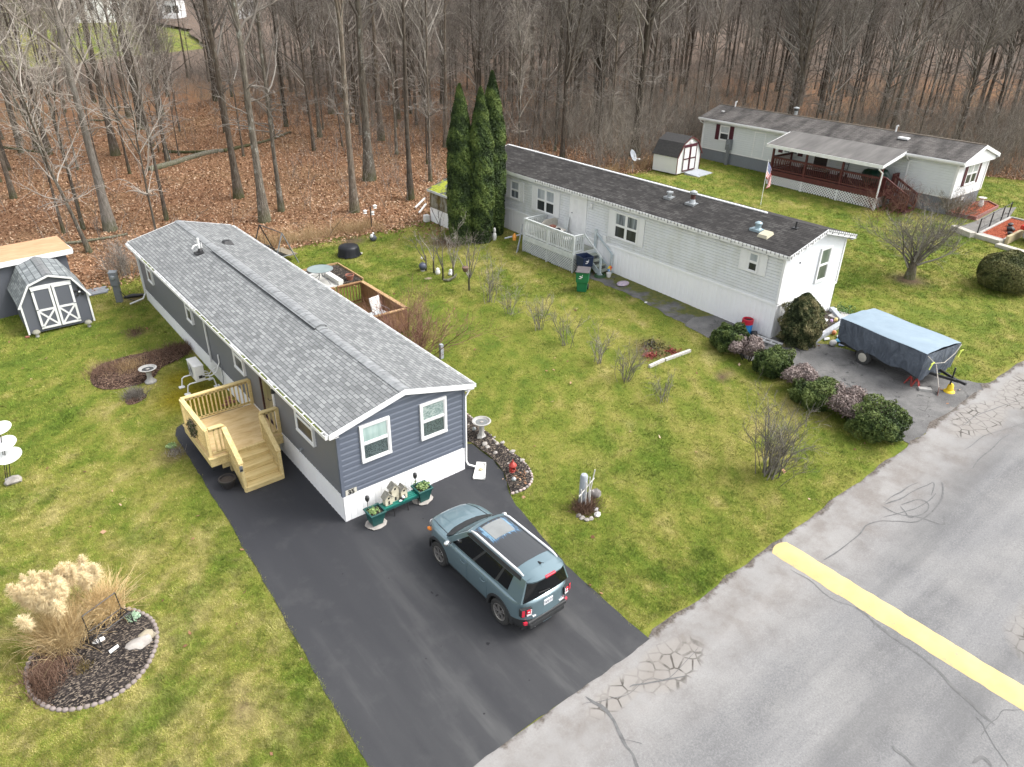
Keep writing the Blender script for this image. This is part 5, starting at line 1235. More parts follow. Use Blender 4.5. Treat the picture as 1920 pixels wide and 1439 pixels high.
def leafy(parent, radii, h0, n, size, mat, seed, lump=.22, lsz=.5, prof=None, inner=.35, asp=.5, name='crown', core=True, jit=.7):
 """a lumpy crown: ellipsoid (rx, ry, rz) centred at height h0, or a turned profile prof(t) -> radius over height rz"""
 rng = np.random.default_rng(seed); th = rng.uniform(0, 2*np.pi, n)
 if prof is None:
  ph = np.arccos(rng.uniform(-.55, 1, n)); D = np.stack([np.sin(ph)*np.cos(th), np.sin(ph)*np.sin(th), np.cos(ph)], -1); P = D*np.array(radii); P[:, 2] += h0; Nn = D/np.array(radii)
 else:
  tt = rng.uniform(0, 1, n)**.9; r = prof(tt); P = np.stack([r*np.cos(th)*radii[0], r*np.sin(th)*radii[1], tt*radii[2]+h0], -1); Nn = np.stack([np.cos(th), np.sin(th), np.full(n, .25)], -1)
 Nn /= np.linalg.norm(Nn, axis=1, keepdims=True)
 # lumps: three crossing noise sheets
 q = P/lsz; m = (vnoise(q[:, 0]+q[:, 2]*.7, q[:, 1], 1, seed)+vnoise(q[:, 1]+9, q[:, 2], 1, seed+1)+vnoise(q[:, 2], q[:, 0]+4, 1, seed+2))/3
 f = vnoise(q[:, 0]*3+q[:, 2]*2, q[:, 1]*3, 1, seed+4)
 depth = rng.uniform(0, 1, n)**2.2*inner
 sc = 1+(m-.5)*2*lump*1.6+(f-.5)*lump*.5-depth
 if prof is None: c = np.array([0, 0, h0*.5]); P = c+(P-c)*sc[:, None]
 else: P[:, :2] *= sc[:, None]
 P[:, 2] = np.maximum(P[:, 2], .03)
 V, F = sprays(rng, P, Nn, size, asp, jit)
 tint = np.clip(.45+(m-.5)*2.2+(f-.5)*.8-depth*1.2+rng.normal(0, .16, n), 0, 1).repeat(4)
 o = fastmesh(name, V, F, mat, {'tint': tint}, parent)
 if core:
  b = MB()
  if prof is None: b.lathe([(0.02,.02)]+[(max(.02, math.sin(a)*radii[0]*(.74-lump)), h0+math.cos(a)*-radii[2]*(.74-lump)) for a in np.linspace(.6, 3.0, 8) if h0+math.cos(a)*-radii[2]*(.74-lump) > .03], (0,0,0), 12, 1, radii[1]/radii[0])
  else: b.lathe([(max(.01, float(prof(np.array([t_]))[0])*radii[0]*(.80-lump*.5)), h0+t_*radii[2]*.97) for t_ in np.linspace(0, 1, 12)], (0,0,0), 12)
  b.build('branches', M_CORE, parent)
 return o
def bare_shrub(name, label, at, h, spread, stems, seed, mat=None, group=None, wood=.014, lean=.35, cat='shrub', twigs=(5,4), K=7, up=.04, base=.12, trunk=None):
 at = np.array(at, float); rng = np.random.default_rng(seed); b = Bulk(); mat = mat or M_TWIG
 P0 = np.zeros((stems, 3)); P0[:, :2] = rng.normal(0, base, (stems, 2)); P0[:, 2] = -.05
 if trunk: P0[:, 2] = trunk[0]*rng.uniform(.55, 1, stems)
 d = np.column_stack([rng.normal(0, lean, (stems, 2)), np.ones(stems)]); d[:, :2] += P0[:, :2]*(spread/max(base, .05))*.35
 L = h*rng.uniform(.6, 1.1, stems)
 P = grow(rng, P0, d, L, K, .10, up); R = lerp_r(wood*rng.uniform(.7, 1.5, stems), np.full(stems, .004), K); b.tubes(P, R, 5, rng.random(stems).repeat(K*5))
 q, dd, rr, t = along(rng, P, R, twigs[0], .25, 1, .75, .15); L2 = np.repeat(L, twigs[0])*rng.uniform(.2, .5, len(q)); P2 = grow(rng, q, dd, L2, 5, .18, .05); R2 = lerp_r(np.minimum(rr*.8, .009), np.full(len(q), .003), 5); b.tubes(P2, R2, 4, rng.random(len(q)).repeat(20))
 q, dd, rr, t = along(rng, P2, R2, twigs[1], .15, 1, .8, .1); L3 = np.repeat(L2, twigs[1])*rng.uniform(.25, .6, len(q)); P3 = grow(rng, q, dd, L3, 4, .22, .03); b.tubes(P3, lerp_r(np.full(len(q), .0048), np.full(len(q), .0026), 4), 3, rng.random(len(q)).repeat(12))
 t_ = thing(name, label, cat, at, rng.uniform(0, 6), group)
 b.mesh('branches', mat, t_)
 if trunk:
  tb = MB(); tb.tube([(0,0,-.15),(0,0,.02),(.02,.0,trunk[0]*.5),(.0,.02,trunk[0])], [trunk[1]*1.5, trunk[1]*1.1, trunk[1]*.85, trunk[1]*.5], 10); tb.build('trunk', M_BARKDARK, t_, ang=60)
 return t_
# three tall evergreens
aprof = lambda t: np.clip(.80+.55*np.clip(t, 0, .25)*1.2-np.clip(t-.30, 0, 1)*.22, 0, 1)*np.clip((1-t)/.34, 0, 1)**.70
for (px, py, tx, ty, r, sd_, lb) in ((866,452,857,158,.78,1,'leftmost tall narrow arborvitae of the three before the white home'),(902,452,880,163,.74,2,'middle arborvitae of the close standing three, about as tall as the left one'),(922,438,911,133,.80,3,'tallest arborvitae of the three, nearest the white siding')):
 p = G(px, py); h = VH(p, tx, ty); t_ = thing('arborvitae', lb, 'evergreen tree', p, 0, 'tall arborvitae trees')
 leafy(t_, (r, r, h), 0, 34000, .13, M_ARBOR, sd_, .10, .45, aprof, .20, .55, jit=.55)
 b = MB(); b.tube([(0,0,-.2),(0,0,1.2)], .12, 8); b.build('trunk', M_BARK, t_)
# clipped oval bush by the road at the right
p = G(1883, 540); t_ = thing('clipped_bush', 'large rounded clipped green bush on the lawn at the right edge', 'bush', p); leafy(t_, (1.55, 1.30, 1.02), .72, 26000, .085, M_BOX, 7, .05, .4, None, .12, .6)
# bush at the white home corner
p = np.array(G(1492, 640)); p[:2] += (-.05, -.1); t_ = thing('evergreen_bush', 'tall dark evergreen bush against the near corner of the white home', 'bush', p)
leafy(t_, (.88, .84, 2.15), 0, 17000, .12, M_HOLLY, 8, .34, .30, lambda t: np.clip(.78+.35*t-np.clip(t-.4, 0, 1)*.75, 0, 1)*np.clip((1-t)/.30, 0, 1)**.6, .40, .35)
# the mixed hedge beside the cracked driveway
for i, (px, py, rx, h, kind, lb) in enumerate([
 (1368,668,.78,1.05,'g','green yew mound at the far end of the mixed hedge'),(1402,690,.72,.98,'m','mauve brown withered bush second from the far end of the hedge'),
 (1445,715,.84,1.0,'g','green yew between the two farther mauve brown bushes of the hedge'),(1497,745,.82,.98,'m','mauve brown withered bush in the middle of the hedge'),
 (1527,770,.92,.95,'g','green yew between the two nearer mauve brown bushes of the hedge'),(1585,795,.94,1.02,'m','mauve brown withered bush nearest the road, beside the end yew'),
 (1640,825,1.02,1.08,'g','large green yew ending the hedge at the road')]):
 rx *= .88; h *= .92; p = G(px, py-14); t_ = thing('hedge_bush', lb, 'bush', p, 0, 'bushes of the mixed hedge')
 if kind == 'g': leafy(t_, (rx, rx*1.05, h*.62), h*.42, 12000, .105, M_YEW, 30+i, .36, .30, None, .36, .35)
 else:
  rng = np.random.default_rng(50+i)     # several round heads of dry blooms
  hd = [(rng.normal(0, rx*.42), rng.normal(0, rx*.42), h*(.45+.22*rng.random()), rx*(.40+.16*rng.random())) for _ in range(7)]
  Cs = []; Ns = []; Ts = []
  for (a, c, z, r) in hd:
   n = 1700; D = rng.normal(0, 1, (n, 3)); D /= np.linalg.norm(D, axis=1, keepdims=True); D[:, 2] = np.abs(D[:, 2])*1.0-.25*(rng.random(n) < .4); k = r*(1-.22*rng.random(n)**2)*(1+.22*(vnoise(D[:, 0]*9+a*7, D[:, 1]*9+D[:, 2]*7, 1, i)-.5)*2)
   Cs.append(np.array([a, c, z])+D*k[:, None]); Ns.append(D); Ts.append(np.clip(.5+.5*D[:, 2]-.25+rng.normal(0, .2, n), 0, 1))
  C = np.concatenate(Cs); C[:, 2] = np.maximum(C[:, 2], .04); V, F = sprays(rng, C, np.concatenate(Ns), .068, .75, .9); fastmesh('crown', V, F, M_MAUVE, {'tint': np.concatenate(Ts).repeat(4)}, t_)
  b = MB()
  for (a, c, z, r) in hd: b.rock((a, c, z), (r*.66, r*.66, r*.6), 1, 1, 1); b.tube([(a*.3, c*.3, -.05), (a, c, z)], .02, 5)
  b.build('branches', M_CORE, t_)
# row of bare shrubs up the lawn, nearest first
M_REDTWIG = twigmat('reddish_twigs', (.085,.042,.032), (.190,.095,.072), (.34,.21,.16))
def shrub_at(px, py, ty, *a, **k):
 p = G(px, py); h = VH(p, px, ty); return bare_shrub(*a[:2], p, h, *a[2:], **k)
shrub_at(1440,890,775,'bare_shrub','big many stemmed bare shrub on the lawn near the road',.5,38,1,group='bare shrubs on the lawn',wood=.016,lean=.27,base=.18,twigs=(6,4),up=.03)
for i, (px, py, ty, st, lb) in enumerate([
 (1243,752,705,9,'low sparse bare shrub nearest the road in the lawn row'),(1172,715,655,13,'bushy bare shrub next to the timber edged garden plot'),(1120,682,620,9,'upright bare shrub between the garden plot and the blue home'),
 (1067,650,587,7,'thin bare shrub in the middle of the lawn row'),(1010,618,556,11,'fan shaped bare shrub below the green wheeled bin'),(957,590,535,10,'dense upright bare shrub left of the fan shaped one'),
 (918,568,482,10,'tall feathery bare shrub with a ring of soil at its foot')]):
 shrub_at(px,py,ty,'bare_shrub',lb,.3,st,60+i,group='bare shrubs on the lawn',wood=.012,lean=.20,base=.10,twigs=(6,3))
for i, (px, py, ty, st, lb) in enumerate([(880,545,462,5,'wide armed small bare tree carrying a brown hanging pot'),(850,522,455,5,'small dark trunked tree with white ornament at its foot'),(831,525,448,3,'straight thin dark tree beside the white lawn ornament'),(814,512,450,3,'curved slender tree bending up from the lawn'),(799,508,452,3,'slight tree leaning over the grey ball')]):
 shrub_at(px,py,ty,'small_tree',lb,.5,st,80+i,cat='tree',group='small bare trees at the head of the lawn row',wood=.027,lean=.26,base=.025,twigs=(5,4),trunk=(.8,.052))
# reddish bush behind the blue home, one at its far corner, thicket by the arborvitae, bushes at the right home
p = G(772, 668); bare_shrub('bare_bush','broad reddish bare bush behind the blue home and its brown deck',p,2.3,1.2,64,3,M_REDTWIG,wood=.015,lean=.55,base=.35,twigs=(7,5),up=.03,cat='bush')
p = G(238, 518); bare_shrub('bare_bush','dark bare bush at the far corner of the blue home',p,1.5,.5,40,4,M_TWIG,wood=.012,lean=.3,base=.22,twigs=(7,5),cat='bush')
p = G(868, 462); bare_shrub('bare_bush','pale tangle of bare stems at the foot of the arborvitae',p,.9,.8,22,5,M_TWIGPALE,wood=.009,lean=.6,base=.35,cat='bush')
p = G(1705, 522); bare_shrub('bare_tree','gnarled multi stemmed bare tree on the lawn left of the clipped bush',p,2.7,1.2,26,12,M_TWIG,wood=.042,lean=.46,base=.12,twigs=(12,9),up=.015,cat='tree',trunk=(.95,.24),K=9)
p = G(1660, 400); bare_shrub('bare_bush','pinkish bare bush at the maroon porch steps',p,1.9,1.0,40,13,M_REDTWIG,wood=.012,lean=.5,base=.5,twigs=(7,5),cat='bush')
p = G(1790, 405); bare_shrub('bare_bush','rounded tan bare bush in the red mulch before the grey skirting',p,1.35,.7,60,14,foliage('tan_twigs', (.08,.065,.045), (.17,.14,.10), (.30,.26,.19)),wood=.010,lean=.55,base=.3,twigs=(7,5),cat='bush')
p = G(826, 428); bare_shrub('bare_sapling','small dark bare sapling before the mossy shed wall',p,2.2,.4,3,15,M_BARKDARK,wood=.022,lean=.2,base=.03,cat='sapling')
# pampas grasses
M_PLUME = twigmat('cream_plumes', (.60,.44,.24), (.82,.66,.40), (.93,.82,.57)); M_PAMPAS = twigmat('pampas_blades', (.42,.28,.12), (.70,.52,.27), (.86,.70,.43))
def pampas(at, h, nb, npl, seed, label, spread):
 rng = np.random.default_rng(seed); t_ = thing('pampas_grass', label, 'ornamental grass', at)
 b = Bulk(); B0 = np.column_stack([rng.normal(0, .16, (nb, 2)), np.zeros(nb)]); d = np.column_stack([rng.normal(0, .26, (nb, 2)), np.ones(nb)]); L = h*rng.uniform(.30, .72, nb)
 P = grow(rng, B0, d, L, 9, .07, -.11); b.tubes(P, lerp_r(np.full(nb, .0065), np.full(nb, .002), 9), 3, rng.random(nb).repeat(27)); b.mesh('blades', M_PAMPAS, t_)
 s = Bulk(); B0 = np.column_stack([rng.normal(0, .13, (npl, 2)), np.zeros(npl)]); d = np.column_stack([rng.normal(0, spread, (npl, 2)), np.ones(npl)]); L = h*rng.uniform(.80, 1.0, npl)
 P = grow(rng, B0, d, L, 7, .03, 0); s.tubes(P, lerp_r(np.full(npl, .006), np.full(npl, .004), 7), 4, .5); s.mesh('stalks', M_PAMPAS, t_)
 pl = Bulk(); tip = P[:, -1]; dr = P[:, -1]-P[:, -2]; dr /= np.linalg.norm(dr, axis=1, keepdims=True)
 m = 420; k = rng.random((npl, m)); base = tip[:, None]+dr[:, None]*((k-.75)*.48)[..., None]; dd = rng.normal(0, 1, (npl, m, 3)); dd[..., 2] += .5; ln = (.06+.13*np.sin(np.pi*np.clip(k*.9+.1, 0, 1)))*rng.uniform(.6, 1.2, (npl, m))
 Q = grow(rng, base.reshape(-1, 3), dd.reshape(-1, 3), ln.ravel(), 4, .2, -.12); pl.tubes(Q, lerp_r(np.full(len(Q), .0052), np.full(len(Q), .002), 4), 3, np.clip(.3+.5*rng.random(len(Q))+.25*(k.ravel()-.5), 0, 1).repeat(12)); pl.mesh('plumes', M_PLUME, t_)
 return t_
p = G(124, 1214); pampas(p, VH(p, 85, 1085), 1100, 42, 2, 'tall pampas grass with a dense head of cream plumes in the island bed', .13)
p = G(199, 1156); pampas(p, VH(p, 168, 1052), 900, 10, 3, 'smaller pampas grass with few plumes beside the black metal frame', .11)
rng = np.random.default_rng(4)
def clump(label, px, py, n, h, sd_, mat, sx=.18, cat='dead plants', name='dead_plants', w=.007):
 p = G(px, py); straw(name, np.array([[p[0], p[1]]]), h, sd_, mat, label, cat, int(n*2.2), sx, w)['kind'] = 'thing'
M_RUST = twigmat('rusty_stems', (.075,.042,.028), (.165,.100,.070), (.30,.205,.15))
clump('flattened rusty grass at the lower left of the island bed', 95, 1270, 420, .42, 5, M_RUST, .22)
clump('dark brown low mat of leaves at the front of the island bed', 92, 1300, 260, .20, 6, M_RUST, .14)
clump('golden brown tuft in the middle of the island bed', 162, 1255, 200, .18, 7, foliage('gold_tuft', (.07,.05,.015), (.15,.11,.03), (.24,.18,.06)), .10)
for i, (px, py, n, h, sx, m, lb) in enumerate([(205,700,420,.42,.30,M_RUST,'matted brown stems at the rounded end of the long bed'),(245,695,420,.40,.30,M_STRAW,'tan dead foliage in the middle of the long bed'),(295,675,420,.38,.30,M_RUST,'dark red brown stems in the long bed by the bird bath'),(335,660,360,.40,.26,M_RUST,'dead stems in the long bed against the skirting'),(255,745,240,.40,.16,M_TWIG,'upright dead stems of the small bed by the pedestal'),(253,623,90,.15,.20,M_RUST,'thin patch of dead stems on bare soil by the blue home'),(330,848,80,.16,.16,M_TWIG,'withered weeds on the driveway edge beside the deck')]):
 clump(lb, px, py, n, h, 90+i, m, sx)
# ------------------------------------------------------------------ grass blades over the lawns in view
def grass(n, seed):
 rng = np.random.default_rng(seed)
 # throw points in the picture's footprint so that the near lawn gets as many as the far
 px = rng.uniform(-60, 1980, n); py = 430+rng.uniform(0, 1, n)**.75*1060; far = rng.random(n) < .22; py = np.where(far, rng.uniform(300, 560, n), py)
 D = _F[None]+_R[None]*((px-960)/CF)[:, None]-_U[None]*((py-719.5)/CF)[:, None]; t = -CAM[2]/D[:, 2]
 for _ in range(12): x = CAM[0]+D[:, 0]*t; y = CAM[1]+D[:, 1]*t; t = (g(x, y)-CAM[2])/D[:, 2]
 x = CAM[0]+D[:, 0]*t; y = CAM[1]+D[:, 1]*t
 k = (y > -7.98+(vnoise(x, y, .5, 5)-.5)*.3) & (y < FOREST_Y(x)+.15) & (x < 75)
 jx, jy = x+rng.normal(0, .035, n), y+rng.normal(0, .035, n)
 for b in BEDS: k &= ~inpoly(jx, jy, b)
 for h in (H1, H2, H3): k &= ~((x > h[0]-.03) & (x < h[2]+.03) & (y > h[1]-.03) & (y < h[3]+.03))
 for b in NOGRASS: k &= ~inpoly(x, y, b)
 return x[k], y[k]
NOGRASS = []
def build_grass(n=480000):
 x, y = grass(n, 11); m = len(x); rng = np.random.default_rng(12); dry, lush, moss, bare = lawn_attr(x, y)
 kp = rng.random(m) > bare*.9; x, y, dry, lush, moss, bare = (a[kp] for a in (x, y, dry, lush, moss, bare)); m = len(x)
 dist = np.hypot(x-CAM[0], y-CAM[1]); sz = np.clip(dist/26, .75, 2.2)
 dry = np.clip(dry+rng.normal(0, .20, m), 0, 1); B = 4
 X = np.repeat(x, B)+rng.normal(0, .035, m*B)*np.repeat(sz, B); Y = np.repeat(y, B)+rng.normal(0, .035, m*B)*np.repeat(sz, B); S = np.repeat(sz, B)
 H = (.034+.028*np.repeat(lush, B)+.012*np.repeat(vnoise(x, y, .6, 3), B))*rng.uniform(.6, 1.3, m*B)*S**.5; a = rng.uniform(0, 2*np.pi, m*B); ln = rng.uniform(.4, 1.5, m*B)*H; wd = .008*S*rng.uniform(.6, 1.4, m*B)
 Z = g(X, Y); ca, sa = np.cos(a), np.sin(a); az = a+rng.normal(0, .9, m*B)+1.57
 V = np.stack([np.stack([X-ca*wd, Y-sa*wd, Z-.004], -1), np.stack([X+ca*wd, Y+sa*wd, Z-.004], -1), np.stack([X+np.cos(az)*ln, Y+np.sin(az)*ln, Z+H], -1)], 1).reshape(-1, 3)
 r3 = lambda v: np.repeat(v, B*3)
 o = fastmesh('grass', V, np.arange(len(V)).reshape(-1, 3), M_BLADE, {'dry': r3(dry), 'lush': r3(lush), 'moss': r3(moss), 'bare': r3(bare), 'rnd': np.repeat(np.clip(.42*rng.random(m*B)+.58*np.repeat(np.clip((vnoise(x, y, .16, 21)-.5)*1.9+.5+.35*(rng.random(m)-.5), 0, 1), B), 0, 1), 3)})
 return tag(o, 'short winter lawn grass, green mixed with straw', 'grass', kind='stuff')
# ------------------------------------------------------------------ the parked car
def evaluated(o):
 dg = bpy.context.evaluated_depsgraph_get(); me = bpy.data.meshes.new_from_object(o.evaluated_get(dg)); return me
def build_car():
 paint = NT('blue_grey_paint'); p = paint.pos()
 paint.base((.135,.200,.226)); paint.set(Roughness=.30, Metallic=.3, Coat_Weight=1.0, Coat_Roughness=.04); paint = paint.mat
 blk = pmat('black_cladding', (.020,.021,.022), (.030,.031,.032), 10, .6); rub = pmat('tyre_rubber', (.022,.022,.022), (.045,.043,.040), 20, .8, .3, 60)
 gls = NT('tinted_glass'); gls.base((.006,.007,.008)); gls.set(Roughness=.08, Coat_Weight=.15, Specular_IOR_Level=.35); gls = gls.mat
 wsg = NT('windscreen_glass'); wsg.base((.045,.065,.062)); wsg.set(Roughness=.08, Coat_Weight=.2, Specular_IOR_Level=.4); wsg = wsg.mat
 slv = NT('satin_silver'); slv.base((.80,.81,.82)); slv.set(Roughness=.35, Metallic=.35); slv = slv.mat
 chrome = NT('mirror_cap'); chrome.base((.75,.76,.77)); chrome.set(Roughness=.15, Metallic=.9); chrome = chrome.mat
 red = NT('red_lens'); red.base((.55,.020,.045)); red.set(Roughness=.2, Coat_Weight=1); red = red.mat
 wht = pmat('white_lens', (.75,.72,.72), None, 5, .3); amb = pmat('amber_lens', (.75,.22,.02), None, 5, .3)
 rim = NT('alloy'); rim.base((.42,.40,.38)); rim.set(Roughness=.3, Metallic=.7); rim = rim.mat
 c = (1.97, -4.30); loc = (c[0], c[1], g(*c)+.017)
 root = thing('parked_car', 'blue grey compact off road car with black roof parked on the black driveway', 'car', loc, R_(90.6)); root.scale = (1, .92, 1.05)
 WB0, WB1, RW, YT = 1.28, -1.29, .345, .785
 def W(x):
  if x > 1.05: return .902*max(0, 1-((x-1.05)/1.075)**2.7)**(1/2.7)
  if x < -1.30: return .902*max(0, 1-((-1.30-x)/.815)**3.6)**(1/3.6)
  return .902
 def zb(x): return float(np.interp(x, [-2.12,-2.0,-1.0,.6,.95,1.5,1.85,2.02,2.10,2.125], [.98,1.06,1.07,1.035,1.045,1.02,.965,.90,.80,.74]))
 xs = np.concatenate([2.125-.0-(np.linspace(0,1,14)**2.2)*1.0, np.linspace(1.02,-1.26,16), -1.30-(1-np.linspace(1,0,14)**2.0)*.8145])
 LV = [(0,.22),(0,.16),(.0,.0)]
 prof = [(.26,.14),(.31,.05),(.40,.012),(.55,.0),(.70,.0),(.82,.004)]      # z, inset
 b = MB(); rings = []
 for x in xs:
  w = W(x); T = zb(x); half = [(0, .26)]
  for z, ins in prof:
   zz = .26+(z-.26)*(T-.26)/(1.05-.26); half.append((max(0, w*(1-ins)), zz))
  for dz, ins in ((.13,.012),(.06,.030),(.02,.060),(0,.115)): half.append((max(0, w*(1-ins)), T-dz))
  for k in (.75,.45,.2): half.append((w*.88*k, T+.028*(1-k*k)))
  half.append((0, T+.03))
  ring = [(x, y, z) for y, z in half]+[(x, -y, z) for y, z in half[-2:0:-1]]; rings.append(ring)
 n = len(rings[0]); vs = [p for r in rings for p in r]; fs = []
 for i in range(len(rings)-1):
  for j in range(n): fs.append((i*n+j, i*n+(j+1) % n, (i+1)*n+(j+1) % n, (i+1)*n+j))
 fs.append(tuple(range(n))[::-1]); fs.append(tuple((len(rings)-1)*n+j for j in range(n)))
 b.add(vs, fs); lower = b.build('body', [paint, blk])
 # wheel openings
 for x in (WB0, WB1):
  cb = MB(); cb.tube([(x,-1.2,RW+.01),(x,-.56,RW+.01)], .415, 28); cb.tube([(x,.56,RW+.01),(x,1.2,RW+.01)], .415, 28); co = cb.build('cut', blk)
  md = lower.modifiers.new('cut', 'BOOLEAN'); md.operation = 'DIFFERENCE'; md.object = co; md.solver = 'EXACT'
 bpy.context.view_layer.update(); me = evaluated(lower)
 for o in [o for o in COL.objects if o.name.startswith('cut')]: bpy.data.objects.remove(o)
 bpy.data.objects.remove(lower)
 me.materials.clear(); me.materials.append(paint); me.materials.append(blk)
 for f in me.polygons:
  cz = f.center.z; f.material_index = 1 if cz < .42 or (cz < .57 and f.center.x < -1.62) or (abs(f.normal.y) < .9 and f.normal.z < .2 and abs(f.center.y) > .5 and cz < .8 and abs(abs(f.center.x)-1.285) < .45 and abs(f.center.x) < 1.72 and abs(f.center.y) < .88) else 0
 me.polygons.foreach_set('use_smooth', [True]*len(me.polygons)); me.set_sharp_from_angle(angle=R_(38))
 lower = bpy.data.objects.new('body', me); COL.objects.link(lower); lower.parent = root
 # cabin: side surface S(u, f) and its ends
 zw0 = lambda x: zb(x)-.02
 def S(u, f, s, off=0):
  x = (1-f)*(1.00-u*2.99)+f*(.26-u*2.20); y = (1-f)*.825+f*.625-.03*max(0, u-.8)*5*.5-.05*max(0, .12-u)*8*.3; z = (1-f)*zw0(x)+f*1.60
  nrm = Vector((0, s*.955, .29)); return Vector((x, s*y, z))+nrm*off
 b = MB(); ul = [0,.04,.1,.2,.35,.5,.65,.8,.9,.96,1.0]; fl = [0,.25,.5,.75,1.0]
 b.smooth = True
 for s in (1, -1):
  vs = [tuple(S(u, f, s)) for u in ul for f in fl]; m = len(fl); b.add(vs, [(i*m+j, (i+1)*m+j, (i+1)*m+j+1, i*m+j+1) for i in range(len(ul)-1) for j in range(m-1)])
 ks = np.linspace(-1, 1, 13)
 def FR(k, f, off=0):      # windscreen
  a = S(0, f, 1); return Vector((a.x+.10*(1-k*k)*(1-.4*f)+off*.75, a.y*k, a.z+.015*(1-k*k)+off*.65))
 def BK(k, f, off=0):      # tailgate glass
  a = S(1, f, 1); return Vector((a.x-.055*(1-abs(k)**3)-off, a.y*k, a.z))
 for fn in (FR, BK):
  vs = [tuple(fn(k, f)) for k in ks for f in fl]; m = len(fl); b.add(vs, [(i*m+j, (i+1)*m+j, (i+1)*m+j+1, i*m+j+1) for i in range(len(ks)-1) for j in range(m-1)])
 # roof, rounded into the sides
 def RF(u, k, off=0):
  a = S(u, 1, 1); e = abs(k); xf = FR(k, 1).x if u == 0 else a.x; xr = BK(k, 1).x
  x = FR(k, 1).x+(xr-FR(k, 1).x)*u; z = 1.60+.105*(1-e**3.2)*min(1, .45+4.5*u if u < .5 else min(1, .72+3*(1-u))); return Vector((x, a.y*k, z+off))
 ur = [0,.05,.12,.2,.35,.5,.65,.8,.9,.97,1]
 vs = [tuple(RF(u, k)) for u in ur for k in ks]; m = len(ks); b.add(vs, [(i*m+j, (i+1)*m+j, (i+1)*m+j+1, i*m+j+1) for i in range(len(ur)-1) for j in range(m-1)])
 b.build('cabin', paint, root, ang=50)
 def patch(name, fn, us, ks_, off, mat, parent=root, thick=.012):
  b = MB(); m = len(ks_); top = [tuple(fn(u, k, off)) for u in us for k in ks_]; bot = [tuple(fn(u, k, off-thick)) for u in us for k in ks_]; N = len(top)
  fs = [(i*m+j, (i+1)*m+j, (i+1)*m+j+1, i*m+j+1) for i in range(len(us)-1) for j in range(m-1)]
  fs += [tuple(N+q for q in f[::-1]) for f in fs]
  edge = [i*m for i in range(len(us))]+[(len(us)-1)*m+j for j in range(1, m)]+[i*m+m-1 for i in range(len(us)-2, -1, -1)]+[j for j in range(m-2, 0, -1)]
  for a, c2 in zip(edge, edge[1:]+edge[:1]): fs.append((a, c2, N+c2, N+a))
  b.add(top+bot, fs); return b.build(name, mat, parent, ang=40)
 # black roof skin with a grey sunroof
 t = NT('black_roof_film'); o = t.obj(); X, Y, Z = t.sep(o)[:3]
 n = t.noise(t.mapping(o, (5,26,1)), 1.0, 3, .6)
 dx = t.math('SUBTRACT', t.math('ABSOLUTE', t.math('SUBTRACT', X, -.22)), .24); dy = t.math('SUBTRACT', t.math('ABSOLUTE', Y), .36)
 d = t.math('MAXIMUM', dx, dy)
 tear = t.math('ADD', d, t.math('MULTIPLY', t.math('SUBTRACT', .62, n), .45))
 c1 = t.ramp(tear, [(.07,(.16,.27,.36)),(.10,(.05,.115,.20)),(.15,(.045,.048,.052))])
 rr_ = t.math('FRACT', t.math('MULTIPLY', t.math('ADD', Y, .6), 7.0)); c1 = t.mix(t.ramp(rr_, [(.0,.6),(.05,0)]), c1, (.012,.012,.013))
 t.base(c1); t.set(Roughness=.42); film = t.mat
 sk = patch('roof', RF, np.linspace(.055,.80,12), np.linspace(-.86,.86,11), .006, film)
 patch('sunroof', RF, np.linspace(.10,.345,5), np.linspace(-.53,.53,7), .014, pmat('grey_sunroof', (.225,.235,.23), None, 3, .25), sk)
 for s in (1, -1):       # side glass, black pillars and cant rail
  fn = lambda u, f, off, s=s: S(u, f, s, off)
  patch('side_trim', fn, np.linspace(.03,.93,12), [.86,.97,1.03], .006, blk)
  patch('window', fn, np.linspace(.075,.36,5), [.10,.45,.84], .008, gls)
  patch('window', fn, np.linspace(.39,.67,5), [.10,.45,.84], .008, gls)
  patch('window', fn, np.linspace(.70,.83,4), [.14,.45,.84], .008, gls)
  patch('pillar', fn, [.36,.375,.39], [.10,.45,.84], .005, blk); patch('pillar', fn, [.67,.685,.70], [.12,.45,.84], .005, blk)
  # roof rail on feet
  b = MB(); ra = [RF(u, s*.90) for u in np.linspace(.03,.93,12)]; b.tube([tuple(q+Vector((0, s*.008, .035 if 0 < i < 11 else .004))) for i, q in enumerate(ra)], [.018]+[.032]*10+[.018], 8); b.build('roof_rail', slv, root, ang=60)
  # doors as raised skins with handles
  def door(x0, x1, cut=None):
   zs = [.45,.55,.68,.80,.90,.97]; xs_ = np.linspace(x0, x1, 8)
   def fn(x, z, off):
    T = zb(x); zz = z; ins = float(np.interp(.26+(zz-.26)*(1.05-.26)/(T-.26), [.26,.31,.40,.55,.70,.82,.92,.99], [.14,.05,.012,0,0,.004,.012,.030]))
    xx = x
    if cut is not None:
     r = .47; dxx = x-cut
     if zz < .80 and abs(dxx) < r: xx = x
    return Vector((xx, s*(W(xx)*(1-ins)+off), zz))
   d_ = patch('door', fn, xs_, zs, .009, paint)
   b = MB(); xh = x0+.16 if x0 < x1 else x1+.16; b.tube([(xh-.09,s*.905,.885),(xh-.07,s*.935,.885),(xh+.07,s*.935,.885),(xh+.09,s*.905,.885)], .014, 6); b.build('handle', paint, d_, ang=60)
  door(-.01, .80); door(-.82, -.035)
  # mirror
  b = MB(); b.rock((.70, s*1.0, 1.12), (.07,.105,.08), 1, 1, 2, .0); b.build('mirror', chrome, root, ang=60); b = MB(); b.bar((.72,s*.86,1.07),(.71,s*.95,1.09),.05,.04); b.build('mirror_arm', blk, root)
